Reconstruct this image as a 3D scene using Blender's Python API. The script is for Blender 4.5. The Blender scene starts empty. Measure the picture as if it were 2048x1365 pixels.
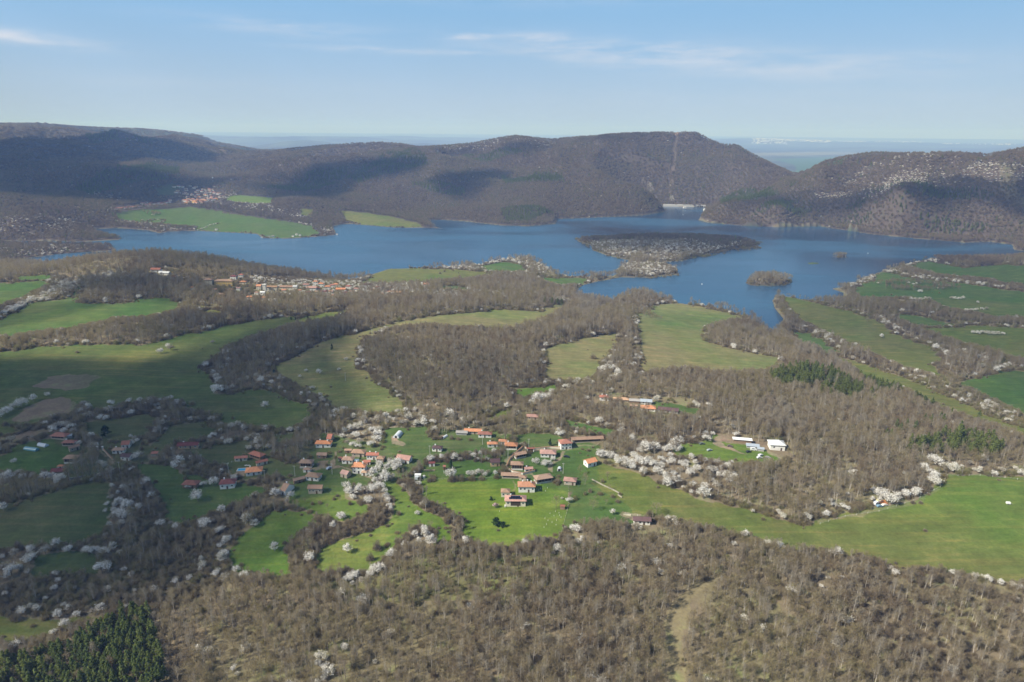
import bpy, math, random
import numpy as np
from mathutils import Vector, Matrix

random.seed(7)
RNG = np.random.default_rng(7)
C = bpy.context.scene.collection
SC = bpy.context.scene

# ------------------------------------------------------------------ camera
CAM_H, PITCH, ROLL, F = 270.0, math.radians(17.0), math.radians(0.5), 1365.0
cam_d = bpy.data.cameras.new('camera')
cam_d.sensor_width = 36.0
cam_d.lens = 36.0 * F / 2048.0
cam_d.clip_start, cam_d.clip_end = 1.0, 200000.0
cam = bpy.data.objects.new('camera', cam_d)
CAM_M = Matrix.Rotation(math.pi / 2 - PITCH, 3, 'X') @ Matrix.Rotation(ROLL, 3, 'Z')
cam.matrix_world = Matrix.Translation((0, 0, CAM_H)) @ CAM_M.to_4x4()
C.objects.link(cam)
SC.camera = cam
SC.cycles.max_bounces = 5
SC.cycles.diffuse_bounces = 2
SC.cycles.glossy_bounces = 2
SC.cycles.transmission_bounces = 2
SC.cycles.volume_bounces = 0
SC.cycles.transparent_max_bounces = 12
SC.cycles.caustics_reflective = False
SC.cycles.caustics_refractive = False
SC.cycles.use_adaptive_sampling = False
SC.cycles.use_denoising = True
SC.cycles.denoiser = 'OPENIMAGEDENOISE'
SC.view_settings.view_transform = 'Standard'
SC.view_settings.look = 'None'
SC.view_settings.gamma = 1.0
SC.view_settings.exposure = 0.6

# ------------------------------------------------------------------ sun and sky
SUN_EL = math.radians(41)
SX, SY = -0.92, -0.40
_n = math.hypot(SX, SY); SX /= _n; SY /= _n
SUN = np.array([math.cos(SUN_EL) * SX, math.cos(SUN_EL) * SY, math.sin(SUN_EL)])
sl = bpy.data.lights.new('sun', 'SUN')
sl.energy = 5.0
sl.angle = math.radians(0.6)
sl.color = (1.0, 0.95, 0.86)
so = bpy.data.objects.new('sun', sl)
so.rotation_mode = 'QUATERNION'
so.rotation_quaternion = Vector(SUN).to_track_quat('Z', 'Y')
C.objects.link(so)

w = bpy.data.worlds.new('World'); SC.world = w; w.use_nodes = True
nt = w.node_tree; nt.nodes.clear()
def N(tree, typ, **kw):
    n = tree.nodes.new(typ)
    for k, v in kw.items():
        if k.startswith('i_'):
            n.inputs[k[2:].replace('_', ' ')].default_value = v
        else:
            setattr(n, k, v)
    return n
def math_n(tree, op, a, b=None, c=None, clamp=False):
    n = tree.nodes.new('ShaderNodeMath'); n.operation = op; n.use_clamp = clamp
    for i, x in enumerate((a, b, c)):
        if x is None: continue
        if isinstance(x, (int, float)): n.inputs[i].default_value = x
        else: tree.links.new(x, n.inputs[i])
    return n.outputs[0]
def mix_n(tree, fac, a, b, blend='MIX'):
    n = tree.nodes.new('ShaderNodeMix'); n.data_type = 'RGBA'; n.blend_type = blend
    for sock, x in ((n.inputs[0], fac), (n.inputs[6], a), (n.inputs[7], b)):
        if isinstance(x, (int, float)): sock.default_value = x
        elif isinstance(x, tuple): sock.default_value = x if len(x) == 4 else (*x, 1)
        else: tree.links.new(x, sock)
    return n.outputs[2]
def smooth_n(tree, x, lo, hi):
    n = tree.nodes.new('ShaderNodeMapRange'); n.interpolation_type = 'SMOOTHSTEP'
    tree.links.new(x, n.inputs[0]); n.inputs[1].default_value = lo; n.inputs[2].default_value = hi
    return n.outputs[0]
SKY_STR = 0.075
out = N(nt, 'ShaderNodeOutputWorld'); bg = N(nt, 'ShaderNodeBackground'); bg.inputs[1].default_value = SKY_STR
sky = N(nt, 'ShaderNodeTexSky', sky_type='NISHITA', sun_disc=False, sun_elevation=SUN_EL,
        sun_rotation=math.atan2(SX, SY), altitude=300.0, air_density=1.0, dust_density=0.6, ozone_density=1.6)
tc = N(nt, 'ShaderNodeTexCoord')
sep = N(nt, 'ShaderNodeSeparateXYZ'); nt.links.new(tc.outputs['Generated'], sep.inputs[0])
az = math_n(nt, 'ARCTAN2', sep.outputs[0], sep.outputs[1])
el = math_n(nt, 'ARCSINE', sep.outputs[2])
comb = N(nt, 'ShaderNodeCombineXYZ')
nt.links.new(math_n(nt, 'MULTIPLY', az, 9.0), comb.inputs[0]); nt.links.new(math_n(nt, 'MULTIPLY', el, 60.0), comb.inputs[1])
noi = N(nt, 'ShaderNodeTexNoise', i_Scale=1.0, i_Detail=6.0, i_Roughness=0.62); nt.links.new(comb.outputs[0], noi.inputs[0])
comb2 = N(nt, 'ShaderNodeCombineXYZ')
nt.links.new(math_n(nt, 'MULTIPLY', az, 34.0), comb2.inputs[0]); nt.links.new(math_n(nt, 'MULTIPLY', el, 150.0), comb2.inputs[1])
noi2 = N(nt, 'ShaderNodeTexNoise', i_Scale=1.0, i_Detail=5.0, i_Roughness=0.6); nt.links.new(comb2.outputs[0], noi2.inputs[0])
cloudsum = None
# thin streaks: azimuth, elevation (degrees), half sizes, strength, slope
for (a0, e0, wa, we, st, sl_) in ((-3.5, 7.0, 2.2, .3, .8, 0), (2.0, 6.95, 3.8, .36, .85, -.01), (11, 5.7, 12, .95, .8, -.06),
                             (-34.5, 5.6, 5.0, .42, .95, -.05), (-17, 7.2, 7, 0.6, .4, -.03), (22, 4.7, 10, .9, .6, -.02),
                             (-8, 5.9, 7, .25, .6, -.01), (-25, 3.2, 16, .6, .12, 0), (20, 2.6, 20, .9, .12, 0), (5, 9.5, 20, .5, .16, 0)):
    da = math_n(nt, 'SUBTRACT', az, math.radians(a0))
    dx = math_n(nt, 'DIVIDE', da, math.radians(wa))
    de = math_n(nt, 'SUBTRACT', el, math_n(nt, 'MULTIPLY_ADD', da, sl_, math.radians(e0)))
    dy = math_n(nt, 'DIVIDE', de, math.radians(we))
    r2 = math_n(nt, 'ADD', math_n(nt, 'MULTIPLY', dx, dx), math_n(nt, 'MULTIPLY', dy, dy))
    g = math_n(nt, 'MULTIPLY', math_n(nt, 'EXPONENT', math_n(nt, 'MULTIPLY', r2, -1.0)), st)
    cloudsum = g if cloudsum is None else math_n(nt, 'MAXIMUM', cloudsum, g)
tex = math_n(nt, 'MULTIPLY', smooth_n(nt, noi.outputs[0], .33, .64), math_n(nt, 'MULTIPLY_ADD', noi2.outputs[0], 1.1, .3))
cf = math_n(nt, 'MULTIPLY', tex, cloudsum, clamp=True)
skyt = mix_n(nt, 1.0, sky.outputs[0], (0.92, 0.98, 1.0, 1), 'MULTIPLY')
grad = mix_n(nt, smooth_n(nt, el, math.radians(-1), math.radians(11)), tuple(c / SKY_STR / 1.516 for c in (.465, .575, .775)) + (1,), tuple(c / SKY_STR / 1.516 for c in (.25, .50, .82)) + (1,))
lowf = smooth_n(nt, el, math.radians(26), math.radians(9))
skyt = mix_n(nt, math_n(nt, 'MULTIPLY', lowf, .85), skyt, grad)
skyc = mix_n(nt, cf, skyt, tuple(c / SKY_STR / 1.516 for c in (.72, .76, .86)) + (1,))
nt.links.new(skyc, bg.inputs[0]); nt.links.new(bg.outputs[0], out.inputs[0])

# ------------------------------------------------------------------ tagging
def tag(o, label=None, cat=None, group=None, kind=None):
    if label: o['label'] = label
    if cat: o['category'] = cat
    if group: o['group'] = group
    if kind: o['kind'] = kind
    return o
def empty(name, loc=(0, 0, 0), rz=0.0, s=(1, 1, 1)):
    o = bpy.data.objects.new(name, None); C.objects.link(o)
    o.location = loc; o.rotation_euler = (0, 0, rz); o.scale = s
    o.empty_display_size = 1
    return o
def np_mesh(name, v, faces, mats=(), smooth=False, fmat=None):
    """v (n,3) array; faces: (m,k) array or list of tuples."""
    me = bpy.data.meshes.new(name)
    v = np.asarray(v, dtype=np.float32)
    if isinstance(faces, np.ndarray):
        m, k = faces.shape
        me.vertices.add(len(v)); me.vertices.foreach_set('co', v.ravel())
        me.loops.add(m * k); me.loops.foreach_set('vertex_index', faces.astype(np.int32).ravel())
        me.polygons.add(m); me.polygons.foreach_set('loop_start', np.arange(0, m * k, k, dtype=np.int32))
        me.update(calc_edges=True)
    else:
        me.from_pydata([tuple(map(float, p)) for p in v], [], faces); me.update()
    for mt in mats: me.materials.append(mt)
    if fmat is not None: me.polygons.foreach_set('material_index', np.asarray(fmat, dtype=np.int32))
    me.polygons.foreach_set('use_smooth', np.full(len(me.polygons), smooth))
    return me
def mobj(name, me, parent=None, loc=None, rz=0.0):
    o = bpy.data.objects.new(name, me); C.objects.link(o)
    if parent is not None: o.parent = parent
    if loc is not None: o.location = loc
    o.rotation_euler = (0, 0, rz)
    return o

# ------------------------------------------------------------------ projection
MROT = np.array(CAM_M)
def ray(u, v):
    u = np.asarray(u, float); v = np.asarray(v, float)
    d = np.stack([(u - 1024.0) / F, (682.5 - v) / F, -np.ones_like(u)], -1)
    d = d @ MROT.T
    return d
def plane_pt(u, v, z):
    d = ray(u, v); t = (z - CAM_H) / d[..., 2]
    p = d * t[..., None]; p[..., 2] += CAM_H
    return p
def depth_pt(u, v, Y):
    d = ray(u, v); t = np.asarray(Y, float) / np.hypot(d[..., 0], d[..., 1])
    p = d * t[..., None]; p[..., 2] += CAM_H
    return p
def project(p):
    q = (np.asarray(p, float) - np.array([0, 0, CAM_H])) @ MROT
    dep = -q[..., 2]
    return 1024 + F * q[..., 0] / dep, 682.5 - F * q[..., 1] / dep, dep

# ------------------------------------------------------------------ noise
def _hash(ix, iy, s):
    h = (ix.astype(np.int64) * 374761393 + iy.astype(np.int64) * 668265263 + s * 1442695041) & 0xffffffff
    h = ((h ^ (h >> 13)) * 1274126177) & 0xffffffff
    return ((h ^ (h >> 16)) & 0xffff) / 65535.0
def vnoise(x, y, s=0):
    ix = np.floor(x); iy = np.floor(y); fx = x - ix; fy = y - iy
    fx = fx * fx * fx * (fx * (fx * 6 - 15) + 10); fy = fy * fy * fy * (fy * (fy * 6 - 15) + 10)
    a = _hash(ix, iy, s); b = _hash(ix + 1, iy, s); c = _hash(ix, iy + 1, s); d = _hash(ix + 1, iy + 1, s)
    return (a * (1 - fx) + b * fx) * (1 - fy) + (c * (1 - fx) + d * fx) * fy
def fbm(x, y, s=0, o=4):
    t = 0; a = .5; n = 0
    for i in range(o):
        t = t + a * vnoise(x * 2 ** i, y * 2 ** i, s + i * 17); n += a; a *= .5
    return t / n * 2 - 1

# ------------------------------------------------------------------ lake outline (photo coordinates at water level)
LAKE = [(193,458),(239,457),(297,461),(318,467),(342,463),(393,462),(450,465),(513,468),(526,477),(581,477.5),(646,473),(673,470),(666,453),(683,449),
 (700,448),(793,456),(865,456),(885,458),(868,453),(858,441),(885,440),(936,444),(998,451),(1056,453),(1111,448),(1114,438),(1158,437),(1227,434),
 (1288,431),(1329,424),(1316,413),(1406,415),(1407,424),(1402,433),(1398,441),(1416,446),(1485,452),(1553,455),(1638,453),(1690,461),(1751,470),(1826,477),(1929,486),
 (1980,484),(2024,490),(2028,501),(2070,503),(2300,505),(2300,516),(2048,513),(1980,516),(1864,516),(1826,526),(1775,540),(1734,554),(1717,562),(1690,574),
 (1664,578),(1686,586),(1688,604),(1608,600),(1580,594),(1553,591),(1545,601),(1550,617),(1567,638),(1556,661),(1546,672),(1534,668),(1519,648),(1495,634),
 (1451,619),(1399,611),(1358,607),(1336,599),(1305,591),(1271,586),(1240,595),(1223,608),(1193,606),(1169,597),(1148,584),(1165,571),(1193,564),(1220,559),
 (1240,555),(1295,556),(1357,550),(1355,538),(1329,528),(1285,525),(1312,525),(1363,523),(1399,513),(1440,502),(1512,496),(1517,489),(1495,481),(1450,476),(1380,472),
 (1300,471),(1230,475),(1160,478),(1153,480),(1158,484),(1182,491),(1186,501),(1213,511),(1262,522),(1255,528),(1234,537),(1240,544),(1227,552),(1193,553),
 (1117,552),(1104,542),(1083,528),(1056,516),(1022,518),(981,524),(953,532),(885,535),(776,539),(738,551),(690,560),(640,556),(560,545),(480,534),(400,522),(330,517),
 (230,517),(154,520),(116,530),(68,530),(41,519),(113,509),(171,505),(229,502),(231,497),(219,492),(137,490),(0,489),(-150,488.5),(-150,484),(0,483.5),(68,483),
 (171,484),(239,479.5),(244,476),(222,472),(191,465)]
ISLE_A = [(1491,566),(1500,571),(1539,573),(1570,571),(1585,565),(1575,558),(1553,555),(1509,556)]
ISLE_B = [(1664,514),(1680,516.5),(1698,514.5),(1680,511.5)]
ISLE_C = [(1612,527),(1625,529),(1642,527.5),(1626,525.5)]
def dens(poly, n=2):
    P = np.array(poly, float); Q = np.roll(P, -1, 0)
    return np.concatenate([P + (Q - P) * k / n for k in range(n)], 0).reshape(n, -1, 2).transpose(1, 0, 2).reshape(-1, 2)
def lake_w(poly): 
    P = np.array(poly, float); return plane_pt(P[:, 0], P[:, 1], 0.0)[:, :2]
LAKE_W = lake_w(LAKE)
ISLES_W = [lake_w(p) for p in (ISLE_A, ISLE_B, ISLE_C)]

def in_poly(x, y, poly):
    poly = np.asarray(poly); res = np.zeros(x.shape, bool)
    lo = poly.min(0); hi = poly.max(0)
    sel = (x >= lo[0]) & (x <= hi[0]) & (y >= lo[1]) & (y <= hi[1])
    if not sel.any(): return res
    xs = x[sel]; ys = y[sel]; r = np.zeros(xs.shape, bool)
    n = len(poly)
    for i in range(n):
        x1, y1 = poly[i]; x2, y2 = poly[(i + 1) % n]
        if y1 == y2: continue
        c = (y1 > ys) != (y2 > ys)
        r ^= c & (xs < (x2 - x1) * (ys - y1) / (y2 - y1) + x1)
    res[sel] = r
    return res
def dist_poly(x, y, poly, closed=True):
    d = np.full(x.shape, 1e12); n = len(poly)
    for i in range(n if closed else n - 1):
        a = poly[i]; b = poly[(i + 1) % n]
        vx, vy = b[0] - a[0], b[1] - a[1]; L = vx * vx + vy * vy + 1e-9
        t = np.clip(((x - a[0]) * vx + (y - a[1]) * vy) / L, 0, 1)
        d = np.minimum(d, (x - a[0] - t * vx) ** 2 + (y - a[1] - t * vy) ** 2)
    return np.sqrt(d)

# ------------------------------------------------------------------ terrain
CZ = [(0,1365,25),(500,1365,25),(1024,1365,25),(1500,1365,26),(2048,1365,28),(500,1150,29),(1024,1100,34),(1500,1200,32),(2048,1150,36),(200,1000,33),(0,1150,30),
 (250,1150,27),(700,950,36),(1040,950,38),(1500,950,40),(2000,950,38),(100,800,41),(600,800,37),(1000,800,41),(1400,800,43),(1900,850,34),(100,690,45),(450,650,43),
 (900,720,50),(900,640,45),(1200,700,36),(1400,700,26),(1700,750,26),(2040,740,28),(300,590,48),(600,590,40),(150,560,46),(0,560,46),(800,600,36),
 (1000,590,22),(1200,640,20),(1350,640,10),(1800,600,14),(2040,590,18),(1900,535,8),(2048,525,10),(850,555,12),(1000,535,8),(330,514,62),(230,515,61),(420,527,50),
 (520,543,34),(130,539,35),(40,549,36),(180,524,50),(1330,490,11),(1250,500,7),(1420,486,9),(1300,542,4),(1540,564,7),
 (400,402,38),(320,412,24),(200,420,40),(50,440,42),(0,400,75),(450,430,14),(560,450,10),(640,430,14),(300,445,8),(120,470,12),(0,475,16),(100,498,5),(0,500,8),
 (760,440,9),(600,405,45),(500,392,45),(-400,800,40),(-400,1365,30),(-400,560,50),(2450,1365,30),(2450,800,34),(2450,560,22),(-400,440,60)]
CY = [(-500,294,3600),(0,304,3600),(100,290,3800),(210,273,4000),(300,281,4000),(400,303,3900),(435,311,3850),(-200,270,4700),(60,268,4750),(200,266,4850),(330,276,4900),(430,296,4900),
 (-500,250,5400),(0,243,5500),(80,243,5500),(150,250,5600),(250,255,5800),(340,262,6000),(370,268,6100),(430,283,6300),(530,300,6500),
 (200,330,3250),(280,323,3100),(100,380,2800),(300,362,2800),(420,340,3200),(480,322,3500),(560,311,3600),(0,350,3100),(600,330,3150),(690,322,3000),(500,345,3050),(450,316,3900),(520,306,4300),(620,303,3850),
 (620,292,4100),(760,285,4100),(820,290,4000),(650,315,3500),(740,318,3150),(850,298,3300),(930,290,3350),(1000,278,3400),(1030,271,3400),(1100,277,3450),(1160,272,3500),
 (1250,266,3450),(1340,262,3400),(1376,260,3400),(1420,279,3350),(1470,293,3300),(1500,313,3250),(1550,335,3150),(1600,349,3050),(1680,372,2950),
 (1180,312,2900),(1250,337,2750),(1300,377,2600),(1000,350,2700),(900,360,2700),(1100,372,2550),(950,420,2250),(700,380,2700),(600,372,2900),(800,335,2950),
 (1090,418,2260),(1200,398,2480),(850,415,2420),(1400,370,2830),(1450,340,3000),(1350,330,3050),
 (1440,400,2350),(1500,386,2420),(1600,345,2600),(1650,325,2700),(1700,311,2750),(1755,305,2800),(1850,308,2750),(1900,306,2750),(1950,308,2700),(2000,303,2650),
 (2048,295,2600),(2200,280,2600),(2500,275,2600),(1500,422,2230),(1560,407,2300),(1700,400,2250),(1800,380,2300),(1900,400,2150),(2000,402,2050),(1900,440,1950),(1800,440,2030),(2200,400,2000),(2400,430,1800),
 (1440,430,2230)]
pts = [plane_pt(u, v, z) for u, v, z in CZ]
for u, v, Y in CY:
    p = depth_pt(u, v, Y); p[2] -= 7; pts.append(p)
# hidden backs of the ridges and the low plain beyond the dam
for u, Y, z in [(700,5200,10),(900,4700,-20),(1100,4700,-30),(1300,4500,-40),(1450,4300,-50),(1600,3900,-50),(1520,3900,-50),(1750,3700,-20),(1950,3600,0),(2200,3600,40),
                (1550,3450,-30),(1600,5000,-60),(300,5000,120),(100,4700,180),(500,5000,60),(-400,4500,200),(600,7500,-20),(0,7500,200),(1000,7500,-60),(1600,7500,-60),(2300,7500,-60),(-600,7500,200),(350,7600,60)]:
    az_ = math.atan((u - 1024) / F); pts.append(np.array([math.sin(az_) * Y, math.cos(az_) * Y, z]))
CP = np.array(pts)
sh = dens([tuple(p) for p in LAKE_W], 2)
for isl in ISLES_W: sh = np.concatenate([sh, isl])
CP = np.concatenate([CP, np.c_[sh, np.full(len(sh), .6)]])
KM = CP[:, :2] / 1000.0
def phi(r2): return np.sqrt(r2 + 0.03 ** 2)
def _solve():
    n = len(KM)
    A = phi(((KM[:, None] - KM[None]) ** 2).sum(-1)) - np.eye(n) * 1e-3
    M = np.zeros((n + 1, n + 1)); M[:n, :n] = A; M[:n, n] = 1; M[n, :n] = 1
    return np.linalg.solve(M, np.r_[CP[:, 2], 0])
WTS = _solve()
def base_h(x, y):
    z = np.full(x.shape, WTS[-1])
    xk = x / 1000; yk = y / 1000
    for (a, b), wt in zip(KM, WTS[:-1]): z += wt * np.sqrt((xk - a) ** 2 + (yk - b) ** 2 + 0.0009)
    return z
# polar grid round the point below the camera
th = np.concatenate([np.linspace(-66, -41, 50)[:-1], np.linspace(-41, 41, 930), np.linspace(41, 66, 50)[1:]]) * math.pi / 180
rr = [50.0]
while rr[-1] < 48000:
    r = rr[-1]
    rr.append(r + (min(max(r * r * 3.1e-6, .85), 12.5) if r < 4700 else r * .013))
rr = np.array(rr)
NT, NR = len(th), len(rr)
TH, RR = np.meshgrid(th, rr)
GX = RR * np.sin(TH); GY = RR * np.cos(TH)
Z = base_h(GX, GY)
far_t = np.clip((RR - 6200) / 2200, 0, 1); far_t = far_t * far_t * (3 - 2 * far_t)
plain = -60 + 8 * fbm(GX / 2500, GY / 2500, 5)
# low far ridges
azd = np.degrees(TH)
rid = np.exp(-((RR - 27000) / 4500) ** 2) * (150 + 70 * fbm(TH * 9, RR / 9000, 21)) + np.exp(-((RR - 14500) / 1600) ** 2) * np.clip(fbm(TH * 7 + 3, RR / 6000, 33) * 260 + 40, 0, 150) * (azd < 5) \
    + np.exp(-((RR - 21000) / 1500) ** 2) * np.clip(fbm(TH * 8, RR / 6000, 35) * 200 + 70, 0, 150) + np.clip((RR - 30000) / 15000, 0, 1) * 190
plain = plain + np.maximum(rid, 0)
left_m = np.clip((-20 - azd) / 8, 0, 1)
plain = plain * (1 - left_m) + np.maximum(plain, 150 - (RR - 7000) * .02) * left_m
Z = Z * (1 - far_t) + plain * far_t
# relief: gullies on the hills, soft swells near by
hill = np.clip((Z - 12) / 140, 0, 1) * np.clip((RR - 1650) / 500, 0, 1) * (1 - far_t)
rg = 1 - np.abs(fbm(GX / 420, GY / 420, 3)) * 2.2
Z += hill * (18 * fbm(GX / 240, GY / 240, 11) + 36 * (rg - .55) + 34 * (1 - np.abs(fbm(GX / 800, GY / 800, 13)) * 2.4 - .5))
Z += np.clip(1 - (RR - 1300) / 500, 0, 1) * (1.6 * fbm(GX / 130, GY / 130, 8))
SIL = [(-600,250),(0,243),(80,243),(150,249),(250,254),(340,262),(400,270),(430,283),(480,292),(520,299),(560,299),(600,295),(650,290),(700,287),(760,284),(800,287),(835,293),(860,292),(900,290),(950,285),(1000,275),(1030,271),(1060,274),(1100,278),(1160,273),(1250,266),(1300,265),(1345,262),
 (1380,260),(1400,268),(1420,279),(1445,288),(1475,290),(1500,305),(1550,330),(1590,347),(1615,340),(1650,322),(1700,310),(1750,304),(1800,306),(1850,305),(1900,304),(1950,306),(1975,308),(2000,304),(2048,295),(2400,280)]
_sd = ray([s[0] for s in SIL], [s[1] for s in SIL]); _sth = np.arctan2(_sd[:, 0], _sd[:, 1]); _stan = _sd[:, 2] / np.hypot(_sd[:, 0], _sd[:, 1])
_tgt = np.interp(th, _sth, _stan); _cols = np.arange(NT)
_m = (rr > 2250) & (rr < 6800); _rm = rr[_m][:, None]
for _it in range(8):
    T_ = (Z[_m] + 8.0 - CAM_H) / _rm
    k_ = T_.argmax(0); r0 = _rm[k_, 0]; dz = (_tgt - T_[k_, _cols]) * r0
    add = dz[None] * np.exp(-((_rm - r0[None]) / 330.0) ** 2) * .8
    ker = np.ones(7) / 7
    cs = np.cumsum(np.pad(add, ((0, 0), (4, 3)), mode='edge'), 1); add = (cs[:, 7:] - cs[:, :-7]) / 7
    Z[_m] += add
inlake = in_poly(GX, GY, LAKE_W)
for isl in ISLES_W: inlake &= ~in_poly(GX, GY, isl)
near_l = RR < 3600
dl = np.full(GX.shape, 999.0)
_d = dist_poly(GX[near_l], GY[near_l], LAKE_W)
for isl in ISLES_W: _d = np.minimum(_d, dist_poly(GX[near_l], GY[near_l], isl))
dl[near_l] = _d
lo_lim = 0.25 + np.minimum(dl, 60) * .045
Z = np.where(inlake, -0.2 - np.minimum(dl, 40) * .12, np.where(RR < 2700, np.maximum(Z, lo_lim), Z))
_dm = plane_pt(np.array([1300., 1418.]), np.array([412.0, 414.4]), 0.0)[:, :2]
_nb = (RR > 2400) & (RR < 3000); _dd = np.full(GX.shape, 999.0); _dd[_nb] = dist_poly(GX[_nb], GY[_nb], _dm, False) + 8 * fbm(GX[_nb] / 50, GY[_nb] / 50, 91)
Z = np.where((_dd < 320) & ~inlake, np.minimum(Z, 1.0 + np.clip(_dd - 18, 0, 400) * .62), Z)
LR = np.log(rr)
def grid_ij(x, y):
    t = np.arctan2(x, y); r = np.hypot(x, y)
    return np.interp(t, th, np.arange(NT)), np.interp(r, rr, np.arange(NR))
def sample(A, x, y):
    fj, fi = grid_ij(x, y)
    j = np.clip(fj.astype(int), 0, NT - 2); i = np.clip(fi.astype(int), 0, NR - 2)
    a = fj - j; b = fi - i
    return (A[i, j] * (1 - a) + A[i, j + 1] * a) * (1 - b) + (A[i + 1, j] * (1 - a) + A[i + 1, j + 1] * a) * b
def nearest(A, x, y):
    fj, fi = grid_ij(x, y)
    return A[np.clip(np.rint(fi).astype(int), 0, NR - 1), np.clip(np.rint(fj).astype(int), 0, NT - 1)]
def height(x, y): return sample(Z, np.asarray(x, float), np.asarray(y, float))
_T = np.concatenate([np.arange(150, 700, 3.0), np.geomspace(700, 30000, 420)])
def ground(u, v):
    """where the sight line through a photo point meets the terrain"""
    u = np.atleast_1d(np.asarray(u, float)); v = np.atleast_1d(np.asarray(v, float))
    d = ray(u, v); d = d / np.hypot(d[:, 0], d[:, 1])[:, None]
    P = d[:, None, :] * _T[None, :, None]; P[..., 2] += CAM_H
    dz = P[..., 2] - height(P[..., 0], P[..., 1])
    hit = dz < 0
    k = np.where(hit.any(1), hit.argmax(1), len(_T) - 1); k = np.maximum(k, 1)
    a = dz[np.arange(len(u)), k - 1]; b = dz[np.arange(len(u)), k]
    f = np.clip(a / (a - b + 1e-9), 0, 1)
    t = _T[k - 1] + (_T[k] - _T[k - 1]) * f
    q = d * t[:, None]; q[:, 2] = height(q[:, 0], q[:, 1])
    return q
def gpoly(poly):
    P = np.array(poly, float); return ground(P[:, 0], P[:, 1])[:, :2]

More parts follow.
